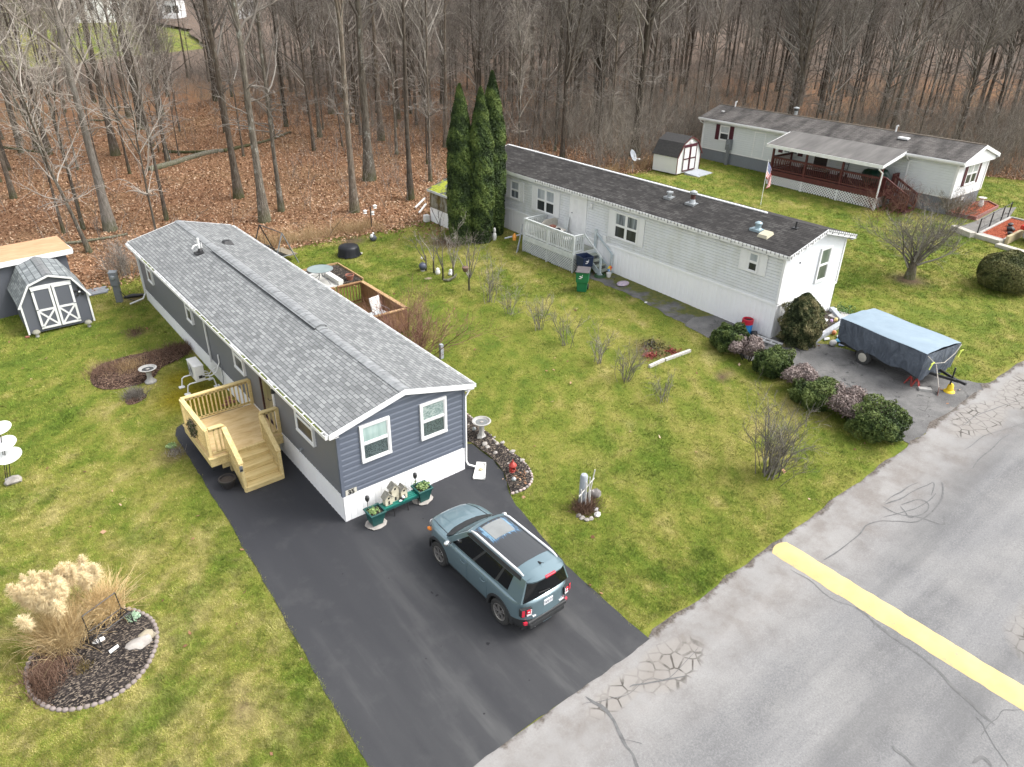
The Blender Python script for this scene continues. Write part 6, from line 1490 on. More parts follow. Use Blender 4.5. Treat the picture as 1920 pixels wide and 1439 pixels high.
  # wheel arch cladding
  for x in (WB0, WB1):
   b = MB(); A = np.linspace(R_(-4), R_(184), 25); vs = []
   for a in A:
    for r, y in ((.395,.86),(.395,.915),(.425,.924),(.470,.918),(.475,.86)): vs.append((x+r*math.cos(a), s*(y if abs(x+r*math.cos(a)) < 1.62 else y-(abs(x+r*math.cos(a))-1.62)*.28), RW+.015+r*math.sin(a)*(1 if r < .4 else .985)))
   b.add(vs, [(i*5+j, i*5+j+1, (i+1)*5+j+1, (i+1)*5+j) for i in range(len(A)-1) for j in range(4)]); b.build('wheel_arch', blk, root, ang=50)
   w_ = MB(); w_.M = Matrix.Translation((x, s*YT, RW)) @ Matrix.Rotation(-s*math.pi/2, 4, 'X')
   w_.lathe([(.215,-.10),(.300,-.108),(.335,-.085),(.345,-.04),(.345,.04),(.335,.085),(.300,.108),(.225,.10),(.215,.07),(.215,-.10)], n=32, cap=False); wo = w_.build('wheel', rub, root, ang=35)
   w_ = MB(); w_.M = Matrix.Translation((x, s*YT, RW)) @ Matrix.Rotation(-s*math.pi/2, 4, 'X')
   w_.lathe([(.224,.098),(.222,.104),(.200,.090),(.196,.03)], n=32, cap=False); w_.lathe([(0,.092),(.045,.090),(.05,.06)], n=12)
   for k in range(5):
    for e in (-.12, .12):
     a = 2*math.pi*k/5+e; w_.bar((.03*math.cos(a), .03*math.sin(a), .075), (.205*math.cos(a+e*.55), .205*math.sin(a+e*.55), .082), .026, .03, up=(0,0,1))
   w_.build('rim', rim, wo, ang=40)
   w_ = MB(); w_.M = Matrix.Translation((x, s*YT, RW)) @ Matrix.Rotation(-s*math.pi/2, 4, 'X'); w_.lathe([(0,.02),(.20,.02),(.205,-.08)], n=20); w_.build('brake_disc', blk, wo)
  # lamps
  b = MB(); y0, y1 = s*.56, s*.80; rx = lambda y: -2.115+.02+.13*max(0, abs(y)-.55)**1.2*3
  def tl(y0, y1, z0, z1, d):
   ya, yb = sorted((y0, y1), key=abs); P = lambda y, z, q: (-(2.098-.42*max(0, abs(y)-.60)**1.25)-q, y, z)
   b.add([P(ya,z0,-.06),P(yb,z0,-.06),P(yb,z1,-.06),P(ya,z1,-.06),P(ya,z0,d),P(yb,z0,d),P(yb,z1,d),P(ya,z1,d)], [(0,3,2,1),(4,5,6,7),(0,1,5,4),(1,2,6,5),(2,3,7,6),(3,0,4,7)])
  tl(s*.55, s*.835, .72, .93, .030); b.m = 1; tl(s*.595, s*.70, .79, .90, .038); tl(s*.755, s*.825, .74, .91, .038); b.m = 2; tl(s*.57, s*.70, .735, .785, .039); tl(s*.565, s*.59, .785, .90, .039)
  tl(s*.62, s*.68, .835, .86, .042)
  b.build('tail_light', [blk, red, wht], root)
  b = MB(); b.add([(-2.07,s*.60,.44),(-2.02,s*.74,.44),(-2.02,s*.74,.51),(-2.07,s*.60,.51),(-2.125,s*.60,.44),(-2.07,s*.74,.44),(-2.07,s*.74,.51),(-2.125,s*.60,.51)], [(0,3,2,1),(4,5,6,7),(0,1,5,4),(1,2,6,5),(2,3,7,6),(3,0,4,7)]); b.build('reflector', red, root)
  b = MB(); b.rock((1.80, s*.79, .80), (.09,.06,.045), 2, 1, 2, 0); b.build('side_marker', amb, root)
  b = MB(); b.lathe([(0,.03),(.075,.02),(.095,-.02)], n=18); hl = b.build('headlight', wht, root); hl.rotation_euler = (0, R_(90), 0); hl.location = (2.02, s*.55, .78)
 b = MB()
 for k in range(7): b.box((2.06,-.33+k*.11-.03,.72),(2.125-.012*abs(k-3)**1.2*.5,-.33+k*.11+.03,.84))
 b.build('grille', blk, root)
 patch('windscreen', lambda k, f, off: FR(k, f, off), np.linspace(-.88,.88,9), [.24,.45,.7,.90], .007, wsg)
 b = MB(); b.add([tuple(FR(k, .0, .012)+Vector((.13-.10*k*k, 0, .006))) for k in np.linspace(-.95,.95,9)]+[tuple(FR(k, .36-.10*k*k, .012)) for k in np.linspace(-.95,.95,9)], [(i, i+1, 10+i, 9+i) for i in range(8)]); b.build('cowl', blk, root)
 b = MB(); b.bar(tuple(FR(.55,.06,.02)), tuple(FR(-.35,.16,.02)), .02, .015); b.bar(tuple(FR(-.15,.06,.02)), tuple(FR(-.85,.22,.02)), .02, .015); b.build('wipers', blk, root)
 patch('rear_window', lambda k, f, off: BK(k, f, off), np.linspace(-.93,.93,11), [.02,.12,.5,.90], .010, gls)
 # roof spoiler over the rear glass, with the brake light
 sp = MB(); kk = np.linspace(-1.0,1.0,13); top = []; e = []
 for k in kk:
  q = BK(k, 1); ext = .13*(1-abs(k)**5)+.03
  zt = RF(.97, k).z
  sp.add([], [])
  top.append((q.x+.16, q.y*1.0, RF(.90, k).z+.004)); e.append((q.x-ext, q.y*.985, 1.575+.075*(1-abs(k)**3)))
 m = len(kk); low = [(x+.015, y, z-.05) for x, y, z in e]; inn = [(x+.19, y, z-.06) for x, y, z in e]
 sp.add(top+e+low+inn, [(i, i+1, m+i+1, m+i) for i in range(m-1)]+[(m+i, m+i+1, 2*m+i+1, 2*m+i) for i in range(m-1)]+[(2*m+i, 2*m+i+1, 3*m+i+1, 3*m+i) for i in range(m-1)]); sp.build('spoiler', paint, root, ang=40)
 b = MB(); q = e[6]; b.box((q[0]-.012,-.17,q[2]-.045),(q[0]+.05,.17,q[2]+.012)); b.build('brake_light', red, root, bevel=.012)
 b = MB(); b.box((-2.128,-.15,.775),(-2.085,.15,.925)); pl = b.build('number_plate', pmat('plate_white', (.72,.73,.74), None, 6, .4), root, bevel=.004)
 b = MB()
 for i, (w0, h0) in enumerate(((.02,.07),(.028,.07),(.024,.07),(.03,.065),(.022,.07),(.028,.07),(.024,.07))):
  y = -.12+i*.04; b.box((-2.131,y-w0/2+.004,.815),(-2.127,y-w0/2+.011,.815+h0)); b.box((-2.131,y+w0/2-.011,.815),(-2.127,y+w0/2-.004,.815+h0)) if i % 2 else b.box((-2.131,y-w0/2,.815+h0-.012),(-2.127,y+w0/2,.815+h0))
 b.build('plate_marks', pmat('plate_ink', (.03,.04,.10), None, 6, .5), pl)
 b = MB(); b.box((-2.122,.40,.61),(-2.09,.50,.630)); b.build('badge', wht, root); b = MB(); b.box((-2.118,-.56,.61),(-2.085,-.40,.626)); b.build('badge', wht, root)
 b = MB(); b.box((-2.135,-.66,.42),(-2.02,.66,.52)); b.box((-2.127,-.60,.27),(-1.9,.60,.42)); b.build('bumper', blk, root, bevel=.03, seg=2)
 b = MB(); b.tube([(-2.12,.42,.31),(-1.9,.42,.31)], .035, 10); b.build('exhaust', slv, root)
 b = MB(); b.add([(-1.80,-.03,1.688),(-1.66,-.02,1.69),(-1.66,.02,1.69),(-1.80,.03,1.688),(-1.80,-.012,1.75),(-1.80,.012,1.75)], [(0,1,4),(3,5,2),(0,4,5,3),(1,2,5,4)]); b.tube([(-1.80,0,1.74),(-1.90,0,1.80)], .006, 5); b.build('antenna', blk, root)
 b = MB(); b.tube([(-2.06,-.10,1.115),(-2.075,.30,1.20)], .012, 5); b.build('rear_wiper', blk, root)
 for s in (1, -1):      # hood creases
  b = MB(); b.tube([(.97,s*.70,zb(.97)+.012),(1.5,s*.66,zb(1.5)+.014),(1.9,s*.58,zb(1.9)+.010)], .007, 4); b.build('hood_seam', blk, root)
 b = MB(); b.add([(x, y, zb(x)+.031*(1-(y/.75)**2)+.012*(1-(abs(y)/.36)**4)+(-.012 if x < 1.1 else 0)) for x in (1.06,1.15,1.5,1.8,1.93) for y in (-.36,-.33,-.15,.15,.33,.36)], [(i*6+j, i*6+j+1, (i+1)*6+j+1, (i+1)*6+j) for i in range(4) for j in range(5)]); b.build('hood', paint, root, ang=40)
 b = MB(); b.box((-1.95,-.70,.20),(1.9,.70,.30)); b.build('underbody', blk, root)
 return root
build_car()
# ================================================================== around the blue home
def wood(name, c0, c1, c2, stretch, scale=3):
 t = NT(name); p = t.pos(); n = t.noise(t.mapping(p, stretch), scale, 5, .65, .4)
 t.base(t.ramp(n, [(.3, c0), (.5, c1), (.72, c2)])); t.set(Roughness=.7, Specular_IOR_Level=.3); t.bump(n, .2, .006); return t.mat
M_PINE = wood('new_pine', (.46,.34,.145), (.60,.47,.22), (.68,.56,.30), (7,.7,7)); M_PINEX = wood('new_pine_cross', (.46,.34,.145), (.60,.47,.22), (.68,.56,.30), (.7,7,7))
M_PINEZ = wood('new_pine_upright', (.44,.34,.15), (.58,.46,.23), (.66,.55,.30), (7,7,.6)); M_PLYDECK = wood('plywood_floor', (.47,.31,.13), (.60,.44,.22), (.68,.53,.30), (.8,2.2,1), 2.2)
M_STAIN = wood('stained_deck', (.15,.080,.035), (.23,.13,.06), (.31,.19,.095), (5,5,1.2)); M_STAINTOP = wood('worn_stained_cap', (.27,.16,.075), (.39,.25,.125), (.50,.35,.20), (3,3,3))
M_CONC = pmat('pale_concrete', (.42,.41,.39), (.30,.29,.27), 6, .9, .3, 40); M_STONE = pmat('pale_stone', (.40,.375,.34), (.22,.20,.185), 5, .9, .4, 25); M_PAVER = pmat('greyish_paver', (.19,.158,.142), (.27,.23,.21), 7, .9, .3, 40)
M_PINKPAVER = pmat('pink_paver', (.38,.27,.25), (.48,.41,.38), 4, .9, .3, 40); M_BRICK = pmat('red_brick', (.27,.105,.075), (.18,.075,.055), 8, .9, .3, 40); M_SOIL = pmat('potting_soil', (.022,.017,.014), (.06,.048,.04), 30, .95, .6, 60)
M_PLASTW = pmat('white_plastic', (.78,.77,.74), (.68,.67,.64), 3, .45); M_GREENPL = pmat('dark_green_plastic', (.008,.060,.055), (.012,.085,.075), 3, .45); M_BINGREEN = pmat('green_bin_plastic', (.010,.135,.050), (.013,.17,.065), 3, .45)
M_SUCC = foliage('succulent_leaf', (.08,.14,.05), (.20,.30,.10), (.34,.44,.20)); M_TERRA = pmat('terracotta', (.30,.115,.075), (.22,.085,.06), 6, .8)
def deck1():
 x0, x1, y0, y1 = -2.27, -.04, 4.18, 6.52; dz = .84; H = .95; sx0, sx1 = -1.70, -.62
 root = thing('wooden_deck', 'new yellow pine entrance deck with stairs on the left side of the blue home', 'deck', (-1.15, 5.3, .02))
 b = PB(root); b.box((x0,y0-.08,dz-.03),(x1,y1,dz)); b.build('floor', M_PLYDECK, root)
 b = PB(root); b.box((x0-.04,y0-.12,dz-.30),(x0,y1+.03,dz-.03)); b.box((x0,y0-.12,dz-.30),(x1,y0-.08,dz-.03)); b.box((x0,y1,dz-.30),(x1,y1+.03,dz-.03)); b.box((x0+.3,y0-.03,dz-.52),(x1-.1,y0+.02,dz-.31)); b.box((x0-.07,y0-.14,dz-.032),(x0-.0,y1+.05,dz-.0)); b.box((x0,y0-.16,dz-.032),(x1,y0-.082,dz-.0)); b.build('rim_board', M_PINE, root)
 for (x, y) in ((x0+.62,y0+.12),(x1-.2,y0+.12),(x0+.3,y1-.1),(x1-.2,y1-.1)): b = PB(root); b.box((x-.06,y-.06,g(x,y)-.02),(x+.06,y+.06,dz-.3)); b.build('post', M_PINEZ, root)
 for (p, q, ps) in (((x0+.03,y1-.04),(x1-.02,y1-.04),(1,1)),((x0+.03,y0),(x0+.03,y1-.12),(1,0)),((x0+.11,y0),(sx0-.04,y0),(0,1)),((sx1+.04,y0),(x1-.02,y0),(1,1))):
  b = PB(root); railing(b, p, q, dz, H, sp=.125, post=.09, cap=.145, bal=.04, posts=ps, low=.09); b.build('railing', M_PINEX if abs(p[1]-q[1]) < .1 else M_PINE, root)
 n = 4; rise = (dz-.02)/(n+1); run = .285
 for k in range(n):
  z = dz-rise*(k+1); y = y0-.10-run*k
  b = PB(root); b.box((sx0,y-run-.025,z-.04),(sx1,y-.005,z)); b.build('tread', M_PINEX, root)
  b = PB(root); b.box((sx0+.0,y-run+.0,max(.02,z-rise)),(sx1,y-run+.022,z-.042)); b.build('riser', M_PINEX, root)
 ye = y0-.10-run*n
 for x in (sx0-.03, sx1+.03):
  b = PB(root); b.add([(x-.025,y0-.1,dz-.30),(x-.025,y0-.1,dz-.02),(x-.025,ye-.0,.20),(x-.025,ye-.0,.02),(x-.025,ye+.30,.02),(x+.025,y0-.1,dz-.30),(x+.025,y0-.1,dz-.02),(x+.025,ye-.0,.20),(x+.025,ye-.0,.02),(x+.025,ye+.30,.02)], [(0,1,2,3,4),(9,8,7,6,5),(0,5,6,1),(1,6,7,2),(2,7,8,3),(3,8,9,4),(4,9,5,0)]); b.build('stringer', M_PINE, root)
  b = PB(root); railing(b, (x,y0-.05), (x,ye+.07), (dz+.0,.12), .88, sp=.125, post=.09, cap=.145, bal=.04, posts=(0,1), low=.09); b.build('handrail', M_PINE, root)
 b = PB(root); b.box((sx0-.12,ye-.01,.80),(sx0-.03,ye+.02,.98)); b.m = 1; b.box((sx0-.11,ye-.016,.82),(sx0-.04,ye-.01,.88)); b.build('post_lamp', [M_GREYMETAL, M_BLACK], root)
 return x0, y0, y1, dz, H
DK = deck1()
x0, y0, y1, dz, H = DK
t_ = thing('wreath', 'green and pinkish wreath hanging on the outside of the pine deck railing', 'wreath', (x0-.09, y0+1.05, dz+.52)); rng = np.random.default_rng(1); a = rng.uniform(0, 6.28, 1500); r = .20+rng.normal(0, .055, 1500)
V, F = sprays(rng, np.column_stack([rng.normal(0, .035, 1500), r*np.cos(a), r*np.sin(a)]), np.column_stack([-np.ones(1500), np.cos(a), np.sin(a)]), .075, .4, .8); fastmesh('sprays', V, F, foliage('wreath_leaf', (.02,.04,.015), (.06,.09,.03), (.35,.24,.20)), {'tint': rng.random(1500).repeat(4)}, t_)
b = MB(); b.tube([(0,.2*math.cos(q),.2*math.sin(q)) for q in np.linspace(0, 6.28, 20)], .02, 5); b.build('ring', M_CORE, t_)
def potted(name, label, cat, at, r0, r1, h, mat, fill=M_SOIL, rim=.02):
 t_ = thing(name, label, cat, at); b = MB(); b.lathe([(r0,0),(r1,h-.05),(r1+rim,h-.05),(r1+rim,h),(r1-.02,h),(r1-.03,h-.06),(0,h-.061)], n=24); b.build('pot', mat, t_, ang=40)
 b = MB(); b.lathe([(r1-.03,h-.058),(r1*.5,h-.04),(0,h-.035)], n=18); b.build('soil', fill, t_); return t_
p = G(429, 914); potted('flower_pot', 'black plastic flower pot of dry soil on the driveway under the pine deck', 'flower pot', (p[0], p[1], p[2]+.017), .15, .235, .32, pmat('black_pot', (.035,.032,.032), (.022,.02,.02), 6, .45))
# stacked bricks and blocks beside the skirting, seen through the railing
rng = np.random.default_rng(6)
for i in range(9):
 x, y = -.35-.42*(i % 3 == 1)-.15*rng.random(), 6.9+.24*(i//3)+.05*rng.random(); z = g(x, y)+.0
 o = PBbuild('stone_block', M_STONE if i % 2 else M_PAVER, lambda b: b.rock((x, y, z+.10), (.2,.13,.13), i, 1, 1, .15), (x, y, z)); tag(o, 'rough stone block heaped by the skirting behind the pine railing', 'stone', 'heaped stone blocks behind the deck')
for i, (x, y) in enumerate(((-.18,8.25),(-.46,8.20),(-.30,8.42),(-.20,8.6))):
 o = PBbuild('red_brick', M_BRICK, lambda b: b.box((x-.12,y-.06,g(x,y)),(x+.12,y+.06,g(x,y)+.07)), (x, y, g(x, y)), bevel=.006); tag(o, 'red brick laid flat beside the skirting next to the heat pump stand', 'brick', 'bricks beside the skirting')
# heat pump
hp = thing('heat_pump', 'white outdoor heat pump unit on a tubular stand beside the blue home', 'heat pump', (-.78, 10.05, g(-.78, 10.05)))
b = MB(); b.box((-.16,-.42,.42),(.17,.42,1.02)); b.build('cabinet', M_PLASTW, hp, bevel=.02, seg=2)
b = MB(); b.box((-.17,-.43,1.02),(.18,.43,1.045)); b.box((-.10,-.36,1.045),(-.02,.36,1.05)); b.box((.05,-.36,1.045),(.12,.36,1.05)); b.build('lid', M_PLASTW, hp, bevel=.008)
b = MB(); b.M = Matrix.Translation((-.168,.1,.72)) @ Matrix.Rotation(R_(90), 4, 'Y')
for r in (.05,.1,.15,.2,.25): b.lathe([(r-.006,0),(r+.006,0),(r+.006,-.008),(r-.006,-.008),(r-.006,0)], n=28, cap=False)
b.build('fan_grille', M_GREYMETAL, hp)
b = MB(); b.box((-.05,-.428,.55),(.08,-.42,.66)); b.box((.09,-.428,.55),(.15,-.42,.62)); b.build('service_port', M_BLACK, hp)
b = MB(); b.box((-.06,-.427,.72),(.13,-.42,.95)); b.build('side_panel', M_PLASTW, hp)
for y in (-.34,.34):
 b = MB(); b.tube([(-.52,y,.03),(-.46,y,.36),(-.38,y,.41),(.38,y,.41),(.46,y,.36),(.52,y,.03)], .024, 8); b.build('leg', M_TRIM, hp, ang=60)
 for x in (-.53,.53): b = MB(); b.box((x-.10,y-.08,0),(x+.10,y+.08,.05)); b.build('foot', M_TRIM, hp, bevel=.01)
b = MB(); b.tube([(.17,-.30,.55),(.4,-.33,.50),(.60,-.40,.62),(.74,-.45,1.0),(.74,-.45,1.3)], .028, 7); b.tube([(.17,-.2,.6),(.38,-.22,.55),(.62,-.25,.75)], .02, 6); b.build('line_set', M_TRIM, hp, ang=60)
b = MB(); b.tube([(.76,-.62,.95),(.72,-.66,.8),(.70,-.75,.55),(.64,-.85,.35),(.5,-.80,.10),(.55,-.3,.06)], .014, 6); b.build('drain_hose', M_GREYMETAL, hp)
# electric pedestal
p = G(225, 566); mt = thing('meter_pedestal', 'grey electric meter pedestal standing at the wood edge by the blue home', 'meter', p, R_(-30))
b = MB(); b.box((-.13,-.11,-.1),(.13,.11,.80)); b.build('post', M_GREYMETAL, mt, bevel=.01); b = MB(); b.box((-.16,-.15,.80),(.16,.12,1.42)); b.add([(-.17,-.17,1.42),(.17,-.17,1.42),(.17,.13,1.46),(-.17,.13,1.46),(-.17,-.17,1.45),(.17,-.17,1.45),(.17,.13,1.49),(-.17,.13,1.49)], [(0,3,2,1),(4,5,6,7),(0,1,5,4),(1,2,6,5),(2,3,7,6),(3,0,4,7)]); b.build('box', M_GREYMETAL, mt, bevel=.012)
b = MB(); b.M = Matrix.Translation((0,-.15,1.22)) @ Matrix.Rotation(R_(90), 4, 'X'); b.lathe([(.10,0),(.10,.03),(.085,.035),(.075,.09),(0,.10)], n=20); b.build('meter', M_GALV, mt, ang=40)
b = MB(); b.tube([(.14,0,.5),(.35,.05,.12),(.6,.0,.04),(.9,-.1,.05)], .016, 6); b.build('cable', M_BLACK, mt)
p = G(250, 558); o = PBbuild('drain_sleeve', M_BLACK, lambda b: b.tube([(p[0]-.4,p[1]+.05,p[2]+.07),(p[0],p[1],p[2]+.09),(p[0]+.45,p[1]-.2,p[2]+.1)], [.05,.10,.06], 8), p, ang=60); tag(o, 'flattened black drain sleeve on the grass at the white downspout end', 'drain pipe')
# bird baths
def birdbath(px, py, tx, ty, label, r, hz=None, hexa=0):
 p = G(px, py); h = hz or VH(p, tx, ty); t_ = thing('bird_bath', label, 'bird bath', p)
 b = MB(); b.lathe([(.20,0),(.21,.05),(.17,.09),(.11,.16),(.085,h*.45),(.10,h*.62),(.085,h*.72),(.13,h*.82),(.11,h*.86)], n=6 if hexa else 20); b.build('pedestal', M_CONC, t_, ang=None if hexa else 50)
 b = MB(); b.lathe([(.08,h*.84),(r*.6,h*.86),(r,h*.96),(r+.02,h),(r-.03,h+.01),(r-.06,h-.03),(r*.5,h-.07),(0,h-.08)], n=28); bo = b.build('bowl', M_CONC, t_, ang=60)
 w_ = NT('bath_water'); w_.base((.14,.145,.14) if hexa else (.06,.065,.07)); w_.set(Roughness=.08, Coat_Weight=.5); b = MB(); b.lathe([(0,h-.045),(r-.062,h-.045)], n=24, cap=False); b.m = 1; b.rock((0,0,h-.04),(.07,.06,.03),1,1,1); b.build('water', [w_.mat, M_STONE], bo); return t_
birdbath(283, 717, 279, 690, 'grey concrete bird bath on the lawn by the long brown bed', .30)
birdbath(903, 822, 902, 790, 'white concrete bird bath on a fluted pedestal in the black mulch bed', .30, .68, 1)
# ---------------- grey shed and what stands about it
M_SHEDGREY = vinyl('shed_grey_paint', (.105,.112,.132), .1, (.14,.14,.15), .6)
def gambrel(root, W, D, hw, hk, ht, kx, wallm, roofm, trimm, lip=.07, ov=.12, ridge=True):
 """a barn roofed box: half width W, depth D (front at y=0), wall hw, knee hk at half width kx, top ht"""
 prof = [(-W,.10),(-W,hw),(-kx,hk),(0,ht),(kx,hk),(W,hw),(W,.10)]
 b = MB(); b.prism([(x,0,z) for x, z in prof], (0,D,0)); b.build('wall', wallm, root)
 r = [(-W-.10,hw-.09),(-kx-.01,hk+.03),(0,ht+.03),(kx+.01,hk+.03),(W+.10,hw-.09)]; b = MB()
 for (xa,za),(xb,zb_) in zip(r[:-1], r[1:]): b.add([(xa,-ov,za),(xb,-ov,zb_),(xb,D+ov,zb_),(xa,D+ov,za),(xa,-ov,za+.03),(xb,-ov,zb_+.03),(xb,D+ov,zb_+.03),(xa,D+ov,za+.03)], [(0,3,2,1),(4,5,6,7),(0,1,5,4),(1,2,6,5),(2,3,7,6),(3,0,4,7)])
 rf = b.build('roof', roofm, root)
 if ridge:
  b = MB()
  for i, y in enumerate(np.arange(-ov, D+ov-.05, .13)):
   for s in (-1, 1): b.add([(0,y,ht+.075+.012*(i%2)),(0,y+.17,ht+.068),(s*.16,y+.17,ht+.068-.16*(ht-hk)/kx),(s*.16,y,ht+.075+.012*(i%2)-.16*(ht-hk)/kx)], [(0,1,2,3)])
  b.build('ridge_cap', M_SHCAP, rf)
 b = MB()
 for (xa,za),(xb,zb_) in zip(r[:-1], r[1:]): b.bar((xa,-ov-.01,za-.02), (xb,-ov-.01,zb_-.02), .02, lip, up=(0,0,1))
 for s in (-1,1): b.box((s*W-.035,-.03,.08),(s*W+.035,-.0,hw))
 b.build('trim', trimm, root); return rf
p0, p1 = G(57, 632), G(178, 604); dv = (p1-p0)[:2]; Wd = np.linalg.norm(dv); ang = math.atan2(dv[1], dv[0]); c = (p0+p1)/2
sh = thing('shed', 'small grey shed with barn roof and white crossed double doors', 'shed', (c[0], c[1], g(c[0], c[1])), ang)
HW = Wd/2; gambrel(sh, HW, 2.5, 1.38, 2.15, 2.42, HW*.63, M_SHEDGREY, shingles('shed_shingles', [(.13,.143,.147), (.195,.212,.216), (.28,.297,.297)], .3, .16, k=1.9), M_TRIM)
for s in (-1, 1):
 b = MB(); xa, xb = (s*.02, s*HW*.60); xa, xb = min(xa,xb), max(xa,xb); b.box((xa,-.045,.22),(xb,-.01,1.98)); dr = b.build('door', M_SHEDGREY, sh)
 b = MB(); w_ = .085
 for q in ((xa,xa+w_,.22,1.98),(xb-w_,xb,.22,1.98)): b.box((q[0],-.068,q[2]),(q[1],-.045,q[3]))
 for z in (.22,.98,1.98-w_): b.box((xa+w_,-.066,z),(xb-w_,-.045,z+w_))
 b.bar((xa+w_,-.055,.32),(xb-w_,-.055,.97),.018,.07); b.bar((xb-w_,-.053,.32),(xa+w_,-.053,.97),.018,.07); b.build('door_trim', M_TRIM, dr)
 b = MB()
 for z in (.3,1.05,1.85): b.box((s*HW*.60-.10*(s > 0)-.0*(s<0),-.076,z),(s*HW*.60+.10*(s < 0),-.068,z+.035))
 b.build('hinge', M_GREYMETAL, dr)
b = MB(); b.box((-HW*.62,-.04,1.98),(HW*.62,-.005,2.06)); b.build('door_header', M_TRIM, sh)
t_ = thing('wall_ornament', 'black star shaped ornament with white centre on the grey shed front', 'ornament', (c[0]+math.cos(ang)*HW*.78-math.sin(ang)*-.02, c[1]+math.sin(ang)*HW*.78-.03, c[2]+1.50), ang)
b = MB()
for k in range(5): a = 2*math.pi*k/5+1.57; b.bar((0,-.03,0),(.16*math.cos(a),-.03,.16*math.sin(a)),.02,.05); b.rock((.17*math.cos(a),-.03,.17*math.sin(a)),(.06,.015,.06),k,1,1)
b.build('star', M_BLACK, t_); b = MB(); b.rock((0,-.045,0),(.045,.02,.045),3,1,2); b.build('centre', M_TRIM, t_)
for k, (px, py, lb) in enumerate(((71,632,'stone toadstool ornament at the left foot of the grey shed'),(168,613,'stone toadstool ornament at the right foot of the grey shed'))):
 p = G(px, py); t_ = thing('toadstool_ornament', lb, 'garden ornament', p); b = MB(); b.lathe([(.075,0),(.055,.12),(.06,.2)], n=10); b.build('stem', M_CONC, t_, ang=50); b = MB(); b.lathe([(.02,.18),(.15,.18),(.145,.23),(.09,.29),(0,.31)], n=16); b.build('cap', pmat('mossy_cap', (.30,.29,.24), (.20,.20,.15), 8, .9), t_, ang=50)
p = G(52, 634); o = PBbuild('clay_fragment', M_TERRA, lambda b: b.rock((p[0],p[1],p[2]+.05),(.10,.08,.06),3,1,1), p); tag(o, 'orange clay fragment at the left corner of the grey shed', 'garden ornament')
# plywood roofed shelter behind it
q0, q1 = ATZ(0, 402+400-400, 0), None
cs, sn = math.cos(ang), math.sin(ang); L2W = lambda x, y, z: (c[0]+x*cs-y*sn, c[1]+x*sn+y*cs, c[2]+z)
lt = thing('lean_to', 'grey lean-to shelter with bare plywood roof and white fascia behind the shed', 'shelter', L2W(-.7,3.6,0), ang+R_(6))
b = MB(); xl, xr = -1.75, 2.12
b.add([(xl,-.95,2.44),(xr,-.95,2.44),(xr,.95,2.60),(xl,.95,2.60),(xl,-.95,2.47),(xr,-.95,2.47),(xr,.95,2.63),(xl,.95,2.63)], [(0,3,2,1),(4,5,6,7),(0,1,5,4),(1,2,6,5),(2,3,7,6),(3,0,4,7)]); b.build('roof', wood('bare_plywood', (.38,.215,.115), (.46,.275,.155), (.53,.345,.21), (.6,5,1), 2), lt)
b = MB(); b.box((xl,-.98,2.26),(xr,-.952,2.48)); b.box((xr,-.95,2.30),(xr+.03,.95,2.50)); b.build('fascia', M_TRIM, lt)
b = MB(); b.box((xl+.15,-.75,-.1),(xr-.25,.8,2.40)); b.build('wall', M_SHEDGREY, lt)
p = G(172, 550); rp = thing('timber_ramp', 'grey painted board ramp on the grass at the side of the shed', 'ramp', (p[0], p[1], p[2]), ang)
for k in range(4): b = MB(); b.box((-.75,-.42+.21*k,.02),(.62+.1*(k%2),-.42+.21*k+.19,.075)); b.build('board', pmat('grey_deck_paint', (.23,.245,.265), (.17,.18,.20), 3, .7), rp)
# ---------------- white discs on rods at the left edge
p = G(20, 906)
for k, (px, py, r, lb) in enumerate(((16,855,.36,'lowest and largest of the three white discs on rods at the left edge'),(7,832,.34,'middle one of the three white discs on rods'),(0,803,.30,'topmost of the three white discs on rods'))):
 q = ATY(px, py, p[1]+(.0,.08,.15)[k]); t_ = thing('garden_disc', lb, 'garden ornament', (p[0]+(0,-.06,-.1)[k], p[1]+(0,.05,.1)[k], p[2]), 0, 'white discs on rods'); h = q[2]-p[2]; ox, oy = q[0]-t_.location.x, q[1]-t_.location.y
 b = MB(); b.M = Matrix.Translation((ox,oy,h)) @ Matrix.Rotation(R_(10), 4, 'X') @ Matrix.Rotation(R_(-9), 4, 'Y'); b.lathe([(0,-.012),(r,-.004),(r,.008),(0,.02)], n=28); b.build('disc', M_TRIM, t_, ang=30)
 b = MB(); b.tube([(0,0,0),(ox*.6,oy*.6,h*.6),(ox,oy,h)], .012, 6); b.build('rod', M_BLACK, t_)
o = PBbuild('rock', M_STONE, lambda b: (b.rock((p[0]+.08,p[1]-.02,p[2]+.08),(.24,.17,.15),5,1,2)), p); tag(o, 'grey brown rock at the foot of the white disc ornament', 'rock')
# ---------------- island bed
def ringstones(poly, step, size, mats, label, group, name='edging_stone', off=.0, closed=True, keep=None):
 P = np.array(poly+[poly[0]] if closed else poly); seg = np.linalg.norm(np.diff(P, axis=0), axis=1); cum = np.concatenate([[0], np.cumsum(seg)]); protos = []
 for i in range(3):
  b = MB(); b.rock((0,0,size[2]*.35), (size[0],size[1],size[2]), i+3, 1, 2, .10); protos.append(b)
 first = {}
 for k, s in enumerate(np.arange(0, cum[-1], step)):
  i = min(np.searchsorted(cum, s, 'right')-1, len(seg)-1); f = (s-cum[i])/seg[i]; q = P[i]+(P[i+1]-P[i])*f; d = P[i+1]-P[i]
  if keep and not keep(q): continue
  key = (k % 3, k % len(mats))
  if key not in first: o = protos[k % 3].build(name, mats[k % len(mats)], None, ang=50); first[key] = o
  else: o = first[key].copy(); COL.objects.link(o)
  o.location = (q[0], q[1], g(*q)+off); o.rotation_euler = (0, 0, math.atan2(d[1], d[0])+random.uniform(-.12,.12)); tag(o, label, 'stone', group)
